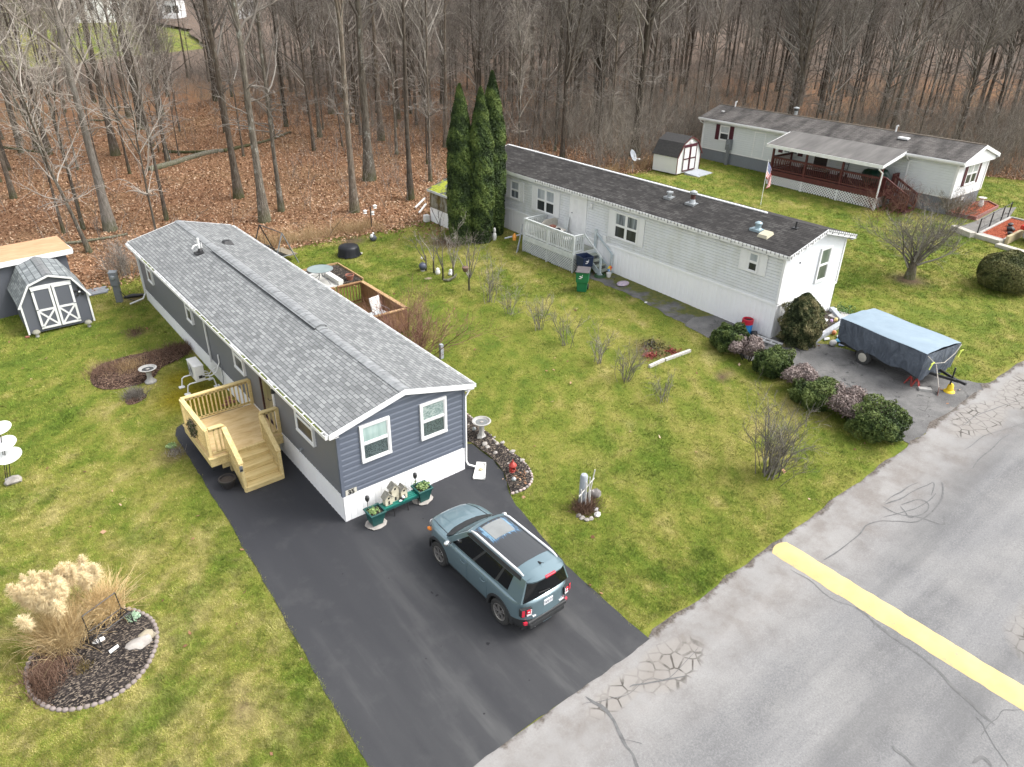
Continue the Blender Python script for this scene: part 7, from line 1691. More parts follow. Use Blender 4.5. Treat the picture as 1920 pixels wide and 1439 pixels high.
ringstones(BED_PAMPAS, .14, (.071,.055,.055), [M_PAVER], 'small grey brown paver in the ring round the pampas island bed', 'pavers ringing the island bed')
outer = pxpoly((872,776),(885,785),(905,808),(930,831),(960,852),(985,870),(997,890),(998,905),(984,919),(960,927))
ringstones(chaikin(outer, 2, False), .135, (.070,.046,.055), [M_STONE,M_PINKPAVER,M_PINKPAVER], 'small pale pink edging stone round the black mulch bed', 'stones edging the black mulch bed', closed=False)
p = G(212, 1192); fr = thing('metal_frame', 'black openwork metal bench frame in the island bed', 'garden frame', p, R_(24))
def fbar(pts, r=.013): b = MB(); b.tube(pts, r, 6); return b
for x in (-.42,.42):
 b = fbar([(x,-.25,0),(x,-.22,.42),(x,-.16,.46),(x,.10,.46)]); b.tube([(x,.28,0),(x,.12,.45),(x,.16,.92)], .013, 6); b.tube([(x,-.25,.2),(x,.24,.2)], .01, 6)
 for k in range(3): b.tube([(x,-.2+.13*k,.22),(x,-.13+.13*k,.33),(x,-.2+.13*k,.44)], .008, 5)
 b.build('side', M_BLACK, fr)
b = fbar([(-.42,.16,.92),(.42,.16,.92)]); b.tube([(-.42,-.18,.45),(.42,-.18,.45)], .012, 6); b.tube([(-.42,.11,.45),(.42,.11,.45)], .012, 6); b.build('rail', M_BLACK, fr)
def stone(px, py, r, label, mat=M_STONE, seed=1, name='rock', group=None, jag=.25, dz=0):
 p = G(px, py); rr = r if hasattr(r, '__len__') else (r, r*.8, r*.6); o = PBbuild(name, mat, lambda b: b.rock((p[0],p[1],p[2]+rr[2]*.45+dz), rr, seed, 1, 2, jag), p, ang=40); return tag(o, label, 'rock', group)
stone(186, 1209, (.16,.07,.13), 'bright white pointed stone in the island bed', pmat('white_quartz', (.78,.77,.75), (.66,.65,.63), 8, .7, .2, 30), 4)
stone(262, 1212, (.30,.20,.14), 'broad grey lichened boulder inside the right end of the island bed', M_STONE, 8); stone(275, 1197, (.22,.15,.12), 'tan boulder touching the grey one in the island bed', pmat('tan_stone', (.38,.33,.24), (.26,.23,.17), 6, .9, .3), 9)
p = G(218, 1226); sg = thing('garden_marker', 'small white plant marker with dark lettering strokes in the island bed', 'plant marker', (p[0],p[1],p[2]+.05), R_(20)); b = MB(); b.add([(-.11,-.02,.02),(.11,-.02,.02),(.11,.05,.12),(-.11,.05,.12),(-.11,-.01,.01),(.11,-.01,.01),(.11,.06,.11),(-.11,.06,.11)], [(0,1,2,3),(7,6,5,4),(0,4,5,1),(1,5,6,2),(2,6,7,3),(3,7,4,0)]); b.build('plate', M_TRIM, sg); b = MB(); b.bar((0,.05,.06),(0,.05,-.05),.015,.015); b.build('stake', M_GALV, sg)
b = MB()
for k in range(2): b.bar((-.075,.005+.02*k-.012,.062+.028*k),(.075,.005+.02*k-.012,.062+.028*k),.012,.008)
b.build('marker_strokes', M_BLACK, sg)
p = G(252, 1163); t_ = thing('succulent', 'pale green succulent rosette in the island bed', 'plant', (p[0],p[1],p[2]+.06)); rng = np.random.default_rng(2); n = 160; a = rng.uniform(0, 6.28, n); r = rng.uniform(.02,.17,n); V, F = sprays(rng, np.column_stack([r*np.cos(a), r*np.sin(a), .10-r*.3+rng.normal(0,.015,n)]), np.column_stack([np.cos(a)*.5, np.sin(a)*.5, np.ones(n)]), .10, .45, .35); fastmesh('leaves', V, F, foliage('pale_succulent', (.16,.25,.16), (.28,.40,.27), (.42,.54,.40)), {'tint': rng.random(n).repeat(4)}, t_)
p = G(322, 838)
t_ = thing('weed', 'fresh green weed in the bare soil at the driveway edge', 'plant', (p[0],p[1],p[2]+.02)); V, F = sprays(rng, np.column_stack([r*np.cos(a), r*np.sin(a), .08-r*.3]), np.column_stack([np.cos(a)*.5, np.sin(a)*.5, np.ones(n)]), .09, .45, .5); fastmesh('leaves', V, F, M_SUCC, {'tint': rng.random(n).repeat(4)}, t_)
# ---------------- planter bench under the front windows
gx0 = lambda x, y: g(x, y)+.017
pb = thing('planter_bench', 'green slatted bench joining two planters against the white skirting', 'bench', (1.42, -.52, gx0(1.42,-.52)))
b = MB()
for k in range(4): b.box((-.78,-.15+.08*k,.39),(.78,-.15+.08*k+.06,.425))
b.build('seat', pmat('green_slats', (.010,.17,.13), (.012,.13,.105), 3, .4), pb);
for y in (-.155,.14): b = MB(); b.box((-.78,y,.32),(.78,y+.025,.388)); b.build('rail', M_GREENPL, pb)
for x in (-.6,-.2,.25,.6): b = MB(); b.bar((x,-.12,.0),(x,-.05,.32),.02,.02); b.build('leg', M_BLACK, pb)
for k, (x, y, lb) in enumerate(((.62,-.60,'green square planter at the left end of the bench on the driveway'),(2.24,-.50,'green square planter at the right end of the bench with lush leaves'))):
 z = gx0(x, y); fl = PBbuild('flagstone', M_STONE, lambda b: b.rock((x,y,z+.02),(.31,.27,.045),k+2,1,2,.15), (x,y,z), ang=40); tag(fl, 'flat tan flagstone under the '+('left' if k == 0 else 'right')+' green planter', 'stone')
 t_ = thing('planter', lb, 'planter', (x,y,z+.06)); b = MB()
 r0, r1, h = .15, .22, .44; v = [(sx*r, sy*r, zz) for r, zz in ((r0,0),(r1,h-.05),(r1+.025,h-.05),(r1+.025,h),(r1-.02,h),(r1-.03,h-.07)) for sx, sy in ((-1,-1),(1,-1),(1,1),(-1,1))]
 b.add(v, [(3,2,1,0)]+[(4*i+j, 4*i+(j+1)%4, 4*i+4+(j+1)%4, 4*i+4+j) for i in range(5) for j in range(4)]); b.build('tub', M_GREENPL, t_, bevel=.006); b = MB(); b.box((-r1+.03,-r1+.03,h-.12),(r1-.03,r1-.03,h-.06)); b.build('soil', M_SOIL, t_)
 rng = np.random.default_rng(k+5); n = 260 if k else 170; C = np.column_stack([rng.normal(.02 if k else -.03,.075,(n,1)), rng.normal(0,.075,(n,1)), h-.04+np.abs(rng.normal(0,.05+.02*k,(n,1)))]); V, F = sprays(rng, C, np.column_stack([rng.normal(0,.6,(n,2)), np.ones(n)]), .07+.02*k, .6, .4); fastmesh('leaves', V, F, M_SUCC, {'tint': rng.random(n).repeat(4)}, t_)
 t_ = thing('solar_light', 'black bulb shaped solar light rising from the '+('left' if k == 0 else 'right')+' planter', 'solar light', (x-.12,y+.16,z+.44), 0, 'solar lights in the planters'); b = MB(); b.tube([(0,0,0),(0,0,.32)], .011, 6); b.build('stake', M_BLACK, t_); b = MB(); b.lathe([(.02,.30),(.055,.36),(.065,.42),(.05,.49),(0,.51)], n=12); b.build('lamp', M_BLACK, t_, ang=60)
bh = thing('birdhouse_ornament', 'cream row of three little toy houses standing on the green bench', 'ornament', (1.36,-.47,gx0(1.36,-.47)+.425))
M_CREAM = pmat('weathered_cream', (.62,.58,.45), (.45,.41,.30), 9, .8); M_TWIGROOF = pmat('grey_twig_roof', (.30,.29,.25), (.16,.155,.13), 14, .9)
for k, (x, y, w_, h) in enumerate(((-.27,-.03,.22,.28),(-.02,.03,.23,.46),(.24,-.02,.20,.32))):
 b = MB(); b.prism([(x-w_/2,y-.09,0),(x+w_/2,y-.09,0),(x+w_/2,y-.09,h),(x,y-.09,h+w_*.5),(x-w_/2,y-.09,h)], (0,.18,0)); ho = b.build('house', M_CREAM, bh)
 b = MB()
 for s in (-1, 1): b.add([(x,y-.12,h+w_*.5+.02),(x+s*(w_/2+.04),y-.12,h-.045),(x+s*(w_/2+.04),y+.12,h-.045),(x,y+.12,h+w_*.5+.02),(x,y-.12,h+w_*.5-.0),(x+s*(w_/2+.04),y-.12,h-.065),(x+s*(w_/2+.04),y+.12,h-.065),(x,y+.12,h+w_*.5-.0)], [(0,1,2,3),(7,6,5,4),(0,4,5,1),(1,5,6,2),(2,6,7,3),(3,7,4,0)])
 b.build('roof', M_TWIGROOF, ho); b = MB(); b.box((x-.028,y-.094,.02),(x+.028,y-.088,.14)); b.lathe([(0,0),(.03,0),(.03,.006)], (x,y-.09,h-.05), 10); b.box((x-.03,y-.094,h-.07),(x+.03,y-.088,h-.01)); b.build('opening', M_BLACK, ho)
cat_ = thing('animal_figurine', 'small black and white animal figurine on the green bench before the toy houses', 'figurine', (1.50,-.62,gx0(1.5,-.62)+.425)); b = MB(); b.rock((0,0,.06),(.07,.06,.06),1,1,2,.1); b.m = 1; b.rock((.02,-.03,.13),(.045,.045,.045),2,1,2,.1); b.rock((-.07,-.03,.04),(.06,.035,.03),3,1,2,.1); b.build('body', [M_BLACK, M_TRIM], cat_, ang=60)
# downspout trough
sb = thing('splash_block', 'white splash trough under the downspout at the blue home corner', 'splash block', (4.42,-.42,gx0(4.42,-.42)), R_(-42)); b = MB()
b.add([(-.15,.35,0),(.15,.35,0),(.19,-.42,0),(-.19,-.42,0),(-.12,.35,.03),(.12,.35,.03),(.16,-.42,.02),(-.16,-.42,.02)], [(0,1,2,3),(4,7,6,5)]); b.box((-.165,-.0,0),(-.165,0,0))
for s in (-1,1): b.add([(s*.12,.35,0),(s*.15,.35,0),(s*.19,-.42,0),(s*.16,-.42,0),(s*.12,.35,.10),(s*.15,.35,.10),(s*.19,-.42,.06),(s*.16,-.42,.06)], [(0,1,2,3),(4,7,6,5),(0,4,5,1),(1,5,6,2),(2,6,7,3),(3,7,4,0)])
b.box((-.15,.33,0),(.15,.36,.11)); b.build('trough', M_PLASTW, sb)
o = PBbuild('brick_weight', pmat('tan_block', (.42,.37,.24), (.33,.29,.19), 8, .9), lambda b: b.rock((4.45,-.40,gx0(4.45,-.4)+.06),(.09,.07,.04),2,1,1,.15), (4.45,-.4,g(4.45,-.4)), ang=40); tag(o, 'tan stone lying in the white splash trough', 'stone')
for k, (px, py, r) in enumerate(((879,800,.09),(886,803,.05),(902,826,.09),(917,821,.07),(909,837,.16),(914,842,.13),(927,823,.07),(932,836,.10),(942,834,.13),(929,853,.12),(961,851,.15),(979,867,.13),(988,889,.10),(953,873,.08),(925,827,.06),(920,819,.06),(970,865,.07))):
 r *= .68; stone(px, py, (r,r*.75,r*.6), 'pale stone lying in the black mulch bed', M_STONE, k, group='pale stones in the black mulch bed', dz=.05)
def lantern():
 p = G(961, 888); t_ = thing('garden_lantern', 'red metal lantern in the black mulch bed', 'lantern', (p[0],p[1],p[2]+.05)); m = pmat('red_lantern_paint', (.42,.045,.030), (.30,.030,.022), 5, .4)
 b = MB(); b.lathe([(.10,0),(.11,.03),(.09,.06)], n=14); b.build('base', m, t_, ang=40)
 b = MB()
 for k in range(5): a = 6.28*k/5; b.tube([(.085*math.cos(a),.085*math.sin(a),.05),(.095*math.cos(a),.095*math.sin(a),.16),(.075*math.cos(a),.075*math.sin(a),.26)], .012, 5)
 b.lathe([(.09,.06),(.10,.11),(.09,.12)], n=14, cap=False); b.build('cage', m, t_); b = MB(); b.lathe([(.13,.25),(.11,.30),(.05,.36),(.025,.38),(.02,.42),(0,.43)], n=14); b.tube([(-.04,0,.40),(0,0,.50),(.04,0,.40)], .008, 5); b.build('cap', m, t_, ang=40)
lantern()
def pathlight(px, py, tx, ty, label, ball=True, mat=None):
 p = G(px, py); h = VH(p, tx, ty); t_ = thing('path_light', label, 'solar light', p); b = MB(); b.tube([(0,0,-.05),(0,0,h-.05)], .013, 6); b.build('stake', M_BLACK, t_); b = MB(); b.lathe([(.02,h-.1),(.065,h-.07),(.075,h-.03),(.05,h+.02),(0,h+.03)], n=14); b.build('lamp', mat or M_GALV, t_, ang=60); return t_
pathlight(963, 919, 964, 897, 'black staked solar light with glass top at the tip of the mulch bed'); pathlight(889, 815, 889, 803, 'short black solar light by the white bird bath')
rng = np.random.default_rng(3)
p = G(973, 900); V, F, A = leaf_cards(rng.normal(p[0], .16, 40), rng.normal(p[1], .16, 40), 3, .075, .10); tag(fastmesh('leaf_drift', V, F, M_LEAF, {'tint': A}), 'orange brown leaves caught beside the red lantern', 'leaves', kind='stuff')
# ---------------- grey post with sticks and a dead plant
p = G(1091, 950); ps = thing('garden_post', 'weathered grey wooden post wrapped with white sticks on the lawn', 'post', p); h = VH(p, 1092, 890); M_GREYWOOD = pmat('weathered_grey_wood', (.40,.42,.45), (.25,.27,.30), 6, .85, .3, 30, stretch=(4,4,.6))
b = MB(); b.lathe([(.115,-.1),(.115,h-.06),(.09,h),(0,h+.02)], n=10); b.build('post', M_GREYWOOD, ps, ang=40)
for (a, c2) in (((-.16,-.12,.3),(-.22,-.14,h-.35)),((-.02,-.16,.1),(-.05,-.15,h-.15)),((.12,-.13,.1),(.10,-.14,h-.05)),((.2,-.05,.2),(.36,-.06,h+.05)),((-.3,-.15,h-.55),(.34,-.08,h-.22)),((.1,-.2,0),(.15,-.15,.6))): b = MB(); b.tube([a, c2], [.022,.017], 6); b.build('stick', pmat('bleached_stick', (.62,.60,.57), (.45,.43,.40), 9, .8), ps)
clump('dead brown plant and leaf litter around the grey post', 1098, 955, 330, .42, 44, M_RUST, .17)
stone(1113, 940, (.19,.15,.16), 'grey rock standing against the weathered post', pmat('dark_grey_rock', (.22,.20,.19), (.12,.11,.105), 6, .9, .4, 25), 3, jag=.5, dz=.2); stone(1117, 957, .10, 'upper of two white stones beside the weathered post', M_TRIM, 6); stone(1120, 967, .11, 'lower of two white stones beside the weathered post', M_TRIM, 7)
for k, (px, py) in enumerate(((1085,968),(1092,973),(1100,976),(1108,974))): stone(px, py, .09, 'half buried grey edging stone before the weathered post', M_STONE, 20+k, group='edging stones before the post')
# ---------------- behind the blue home: brown deck, bed, table, chair
dk = thing('wooden_deck', 'brown stained deck with tall board railing behind the blue home', 'deck', (7.0, 11.3, g(7.0,11.3)))
X0, X1, Y0, Y1 = 4.6, 7.77, 9.35, 13.2; zg = g(7, 11.3); fz = zg+.12; H = .98
b = PB(dk)
for y in np.arange(Y0, Y1-.05, .15): b.box((X0,y,fz-.04),(X1,y+.14,fz))
b.build('floor', M_STAIN, dk)
b = PB(dk)
for y in np.arange(Y0+.05, Y1-.1, .145): b.box((X1-.03,y,fz+.02),(X1,y+.14,fz+H-.03))
b.box((X1-.06,Y0,fz+.08),(X1-.03,Y1,fz+.17)); b.build('side_boards', M_STAIN, dk)
b = PB(dk); b.box((X1-.10,Y0-.05,fz+H-.03),(X1+.07,Y1+.02,fz+H+.01)); b.build('cap_rail', M_STAINTOP, dk)
for y in (Y0+.04, Y0+2.0, Y1-.05): b = PB(dk); b.box((X1-.12,y-.045,fz),(X1-.03,y+.045,fz+H-.03)); b.build('post', M_STAIN, dk)
for (p_, q_) in (((6.55,Y1),(X1-.05,Y1)),((4.9,Y1),(6.38,Y1))): b = PB(dk); railing(b, p_, q_, fz, H, sp=.13, post=.1, cap=.15, bal=.04); b.build('railing', M_STAIN, dk)
b = PB(dk); b.box((X0,Y0-.09,fz+H-.03),(X1+.05,Y0+.06,fz+H+.01)); b.build('cap_rail', M_STAINTOP, dk); b = PB(dk)
for x in np.arange(X0, X1-.1, .145): b.box((x,Y0-.02,fz+.02),(x+.14,Y0+.01,fz+H-.03))
b.build('side_boards', M_STAIN, dk)
ch = thing('garden_chair', 'white sling chair on the brown deck behind the blue home', 'chair', (7.25,10.7,fz), R_(12)); b = MB()
b.add([(-.25,.22,.42),(.25,.22,.42),(.25,.38,1.05),(-.25,.38,1.05),(-.25,.20,.40),(.25,.20,.40),(.25,.36,1.06),(-.25,.36,1.06)], [(0,1,2,3),(7,6,5,4),(0,4,5,1),(1,5,6,2),(2,6,7,3),(3,7,4,0)]); b.build('backrest', M_PLASTW, ch); b = MB(); b.box((-.25,-.25,.40),(.25,.2,.43)); b.build('seat', M_PLASTW, ch)
for s in (-1,1): b = MB(); b.tube([(s*.27,-.26,0),(s*.27,-.26,.6),(s*.27,.2,.62),(s*.27,.30,.7)], .015, 6); b.tube([(s*.27,.35,0),(s*.27,.2,.42),(s*.27,.38,1.06)], .015, 6); b.build('leg', M_GALV, ch)
gt = thing('glass_table', 'low glass topped table edge on the brown deck before the white chair', 'table', (6.75,10.15,fz)); b = MB(); b.box((-.45,-.35,.62),(.45,.35,.635)); b.build('tabletop', pmat('frosted_glass', (.42,.46,.47), (.36,.40,.41), 3, .1), gt)
for sx in (-1,1):
 for sy in (-1,1): b = MB(); b.tube([(sx*.4,sy*.3,0),(sx*.4,sy*.3,.62)], .014, 6); b.build('leg', M_BLACK, gt)
rb = thing('raised_bed', 'timber framed bed of black mulch round a white edged patio behind the blue home', 'raised bed', (7.6,17,g(7.6,17))); zt = g(7.6,17)+.14
poly = [(8.95,15.55),(8.98,18.2),(6.3,18.3),(6.3,17.3),(7.75,17.25),(7.95,15.55)]
b = PB(rb); b.prism([(x,y,zt-.3) for x, y in poly], (0,0,.24)); b.build('mulch', M_MULCH, rb); b = PB(rb)
for (a, c2) in (((8.98,15.5),(9.0,18.28)),((9.02,18.26),(6.3,18.36))): b.bar((a[0],a[1],zt-.08),(c2[0],c2[1],zt-.08),.07,.2)
b.build('timber_edge', M_STAINTOP, rb); b = PB(rb); b.box((7.72,15.6,zt-.3),(7.98,17.32,zt+.10)); b.box((6.2,17.12,zt-.3),(7.72,17.32,zt+.10)); b.build('white_edge', M_PLASTW, rb)
b = PB(rb); b.box((5.2,15.6,zt-.3),(7.72,17.12,zt-.12)); b.build('patio', pmat('pale_paving', (.50,.49,.46), (.42,.41,.38), 2, .8), rb)
tb = thing('glass_table', 'round glass patio table on curved metal legs behind the blue home roof', 'table', (7.2,16.4,zt-.12)); b = MB(); b.lathe([(0,.70),(.60,.70),(.605,.71),(.60,.722),(0,.722)], n=36); b.build('tabletop', pmat('green_table_glass', (.27,.33,.32), (.22,.27,.27), 2, .12), tb, ang=30)
b = MB(); b.lathe([(.59,.695),(.62,.70),(.62,.725),(.605,.73)], n=36, cap=False); b.build('rim', M_GREYMETAL, tb)
for k in range(4): a = 1.57*k+.5; b = MB(); b.tube([(.55*math.cos(a),.55*math.sin(a),0),(.32*math.cos(a+.2),.32*math.sin(a+.2),.2),(.09*math.cos(a),.09*math.sin(a),.38),(.12*math.cos(a),.12*math.sin(a),.70)], .018, 6); b.build('leg', M_GREYMETAL, tb, ang=60)
potted('flower_pot', 'terracotta pot in the corner of the black mulch bed behind the blue home', 'flower pot', (8.45,15.85,zt-.06), .14, .20, .26, M_TERRA)
p = G(655, 479); fp = thing('covered_fire_pit', 'round fire pit under a black cover on the back lawn', 'fire pit', p); b = MB(); n = 40
v = []; pr = [(.62,.03),(.56,.20),(.545,.42),(.50,.52),(.30,.58),(.1,.62),(0,.63)]
for i, (r, z) in enumerate(pr):
 for k in range(n): a = 6.2832*k/n; w_ = 1+(.06*math.sin(k*2.3)+.03*math.sin(k*5.1))*(max(0, .5-z)*1.8); v.append((r*w_*math.cos(a), r*w_*math.sin(a), z+(.02*math.sin(k*1.7) if i == 0 else 0)))
b.add(v, [(i*n+k, i*n+(k+1)%n, (i+1)*n+(k+1)%n, (i+1)*n+k) for i in range(len(pr)-1) for k in range(n)]); cv = NT('black_vinyl_cover'); cv.base((.014,.015,.018)); cv.set(Roughness=.4, Specular_IOR_Level=.25); b.build('cover', cv.mat, fp, ang=60)
for k, (px, py, a) in enumerate(((642,479,.3),(674,477,1.2),(663,483,.1))): q = G(px, py); o = PBbuild('paver', M_STONE, lambda b: b.rock((q[0],q[1],q[2]+.04),(.2,.14,.06),k,1,1,.12), q); tag(o, 'tan paving stone poking out from under the covered fire pit', 'stone', 'paving stones under the fire pit')
# swing frame
p = G(556, 494); sw = thing('garden_swing', 'dark metal garden swing frame at the wood edge behind the blue home', 'swing', (6.6,20.6,g(6.6,20.6)), R_(100))
for x in (-1.05,1.05):
 b = MB(); b.tube([(x,-.75,0),(x*.98,0,1.75)], .03, 6); b.tube([(x,.75,0),(x*.98,0,1.75)], .03, 6); b.tube([(x,-.5,.55),(x,.5,.55)], .022, 6); b.build('frame', M_GREYMETAL if x < 0 else M_BLACK, sw, ang=60)
b = MB(); b.tube([(-1.05,0,1.75),(1.05,0,1.75)], .032, 6); b.build('top_bar', pmat('brown_bar', (.13,.10,.085), (.08,.065,.055), 6, .7), sw)
b = MB()
for k in range(7): b.box((-.75,-.25+.075*k,.46),(.75,-.25+.075*k+.05,.48))
b.build('seat', M_BLACK, sw); b = MB()
for k in range(12): b.bar((-.72+.13*k,.27,.48),(-.72+.13*k,.36,.95),.03,.015)
b.box((-.75,.34,.93),(.75,.38,.98)); b.build('backrest', M_BLACK, sw)
for x in (-.7,.7): b = MB(); b.tube([(x,0,.5),(x,.05,1.75)], .008, 5); b.build('chain', M_BLACK, sw)
b = MB(); b.box((-.7,-.95,.35),(.7,-.45,.40)); b.build('canopy_cloth', pmat('tan_cloth', (.24,.20,.14), (.17,.14,.10), 5, .9), sw)
p = G(697, 427); fd = thing('bird_feeder', 'dark pole with small white bird feeders at the edge of the leaves', 'bird feeder', p); h = VH(p, 697, 388); b = MB(); b.tube([(0,0,-.1),(0,0,h)], .035, 6); b.tube([(-.35,0,h-.15),(0,0,h),(.30,0,h+.02)], .012, 5); b.build('pole', M_BLACK, fd)
for x, z in ((-.35,h-.30),(.30,h-.1),(.12,h-.45)): b = MB(); b.lathe([(.0,.2),(.13,.12),(.10,.1),(.08,0),(.12,-.02),(0,-.03)], (x,0,z), 8); b.build('feeder', M_PLASTW, fd)
p = G(700, 452); gn = thing('garden_ornament', 'small dark and white ornament on the lawn near the bird feeder pole', 'garden ornament', p); b = MB(); b.rock((0,0,.18),(.2,.17,.2),2,1,2,.2); b.m = 1; b.rock((-.12,-.08,.32),(.09,.08,.12),3,1,2,.2); b.rock((.02,0,.42),(.06,.05,.07),4,1,2,.1); b.build('body', [pmat('slate_blue_stone', (.08,.09,.11), (.05,.055,.07), 5, .7), M_TRIM], gn, ang=60)
p = G(828, 672); o = PBbuild('short_post', M_GREYWOOD, lambda b: b.box((p[0]-.07,p[1]-.07,p[2]-.1),(p[0]+.07,p[1]+.07,p[2]+.62)), p, bevel=.01); tag(o, 'short square grey post under the reddish bush', 'post')
# little ornaments at the head of the shrub row
M_ORB = pmat('slate_orb', (.055,.065,.10), (.085,.095,.13), 3, .35)
p = G(793, 508); gz_ = thing('gazing_ball', 'dark slate gazing ball on the lawn among the small trees', 'gazing ball', p); b = MB(); b.lathe([(.12,0),(.10,.05)], n=12); b.build('base', M_CONC, gz_); b = MB(); b.rock((0,0,.24),(.20,.20,.20),0,1,3,0); b.build('ball', M_ORB, gz_, ang=60)
def figure(px, py, tx, ty, label, hat=True):
 p = G(px, py); h = VH(p, tx, ty); t_ = thing('garden_figure', label, 'garden ornament', p); b = MB(); b.lathe([(.10,0),(.13,h*.25),(.10,h*.55),(.06,h*.62),(.09,h*.72),(.085,h*.8)], n=12); b.build('body', M_PLASTW, t_, ang=60)
 b = MB(); b.lathe([(.10,h*.78),(.05,h*.9),(0,h)], n=10) if hat else b.rock((0,0,h*.9),(.08,.08,.09),1,1,2,.1); b.build('head', M_PLASTW, t_, ang=60)
figure(821, 514, 821, 502, 'white pointed garden figure on the lawn among the small trees'); figure(845, 516, 845, 507, 'white bird like garden figure at the foot of a small dark tree', False); figure(927, 450, 927, 428, 'white figure on a stake beside the arborvitae foot', False)
pathlight(792, 500, 791, 483, 'white topped stake light above the gazing ball', mat=M_PLASTW)
p = G(880, 545); ht = VH(p, 870, 500); hb = thing('hanging_pot', 'brown pot hanging on the wide armed small tree', 'hanging pot', (p[0]-.28,p[1]-.10,p[2]+ht-.05)); b = MB(); b.lathe([(.08,-.12),(.15,.0),(.17,.10),(.12,.13)], n=12); b.build('pot', pmat('brown_clay', (.17,.105,.08), (.12,.075,.06), 5, .8), hb, ang=60); b = MB(); b.tube([(-.15,0,.1),(0,0,.4),(.15,0,.1)], .006, 4); b.build('hanger', M_BLACK, hb)
stone(803, 523, (.18,.15,.03), 'flat tan stone set in the lawn below the gazing ball', pmat('tan_flat_stone', (.36,.29,.2), (.28,.22,.15), 5, .9), 3)
p = G(841, 528); o = PBbuild('driftwood', M_BARKPALE, lambda b: b.tube([(p[0]-.25,p[1]+.1,p[2]+.12),(p[0],p[1],p[2]+.05),(p[0]+.3,p[1]-.12,p[2]+.22),(p[0]+.42,p[1]-.1,p[2]+.34)], [.05,.08,.06,.025], 7), p, ang=60); tag(o, 'twisted driftwood piece lying between two small trees', 'driftwood')
# ================================================================== in front of the long white home
M_PALEBLUE = pmat('weathered_pale_blue_paint', (.42,.50,.53), (.56,.60,.60), 4, .7); M_GREYWHITE = pmat('weathered_white_paint', (.62,.64,.63), (.48,.51,.50), 4, .7)
dk = thing('wooden_deck', 'pale blue grey deck with white lattice skirt before the long white home', 'deck', (18.3, 11.6, g(18.3, 11.6)))
X0, X1, Y0, Y1 = 17.5, 19.03, 9.62, 13.5; dz = 1.78
b = PB(dk)
for y in np.arange(Y0, Y1-.05, .145): b.box((X0,y,dz-.035),(X1,y+.135,dz))
b.build('floor', pmat('mossy_grey_boards', (.33,.34,.30), (.22,.23,.17), 3, .85), dk)
b = PB(dk); b.box((X0-.03,Y0-.03,dz-.26),(X0,Y1+.03,dz)); b.box((X0,Y0-.03,dz-.26),(X1,Y0,dz)); b.box((X0,Y1,dz-.26),(X1,Y1+.03,dz)); b.build('rim_board', M_GREYWHITE, dk)
b = PB(dk); lattice_panel(b, (X0,Y1), (X0,Y0), 0, dz-.24, .14, .042, .014, lambda u: g(X0,Y1-u)+.03); b.build('lattice', M_GREYWHITE, dk)
b = PB(dk); lattice_panel(b, (X0,Y0), (X1-.55,Y0), 0, dz-.24, .14, .042, .014, lambda u: g(X0+u,Y0)+.03); b.build('lattice', M_GREYWHITE, dk)
b = PB(dk); b.box((X0+.3,Y0+.25,g(X0,Y0)-.1),(X1,Y1-.25,dz-.3)); b.build('crawl_space_shade', M_BLACK, dk)  # black filler block in place of the deep shade behind the deck lattice
for (x, y) in ((X0,Y0),(X0,11.6),(X0,Y1)): b = PB(dk); b.box((x-.045,y-.03,g(x,y)-.1),(x+.02,y+.03,dz-.26)); b.build('post', M_GREYWHITE, dk)
for (p, q, ps) in (((X0+.05,11.6),(X0+.05,Y1-.05),(1,1)),((X0+.05,Y0+.05),(X0+.05,11.6),(1,0)),((X0+.05,Y1-.05),(X1-.05,Y1-.05),(0,1)),((X0+.05,Y0+.05),(18.15,Y0+.05),(0,1))):
 b = PB(dk); railing(b, p, q, dz, .88, sp=.13, post=.1, cap=.10, bal=.042, low=.06, posts=ps); b.build('railing', M_GREYWHITE, dk)
zb = g(18.5, 8.4); n = 5
for k in range(n-1):
 z = dz-(k+1)*(dz-zb)/n; y = Y0-.04-k*.27; b = PB(dk); b.box((18.25,y-.30,z-.04),(18.98,y,z)); b.build('tread', pmat('mossy_tread', (.33,.36,.31), (.24,.26,.20), 3, .85), dk)
for x in (18.24, 19.0):
 b = PB(dk); b.bar((x,Y0-.02,dz-.18),(x,Y0-.05-n*.27+.1,zb+.02),.04,.26); b.build('stringer', M_PALEBLUE, dk)
 ye = Y0-.1-(n-1)*.27; b = PB(dk); b.box((x-.045,ye-.05,zb-.05),(x+.045,ye+.05,zb+1.0)); b.build('post', M_PALEBLUE, dk)
 b = PB(dk); b.bar((x,Y0+.05,dz+.86),(x,ye-.08,zb+.94),.05,.09); b.build('handrail', M_GREYWHITE if x < 18.5 else M_PALEBLUE, dk)
b = PB(dk); b.box((18.93,Y0-.05,dz-.2),(19.02,Y0+.05,dz+1.0)); b.build('post', M_PALEBLUE, dk)
b = PB(dk); b.box((18.55,10.6,dz),(19.05,11.55,dz+.2)); b.build('door_step', M_GREYWHITE, dk)
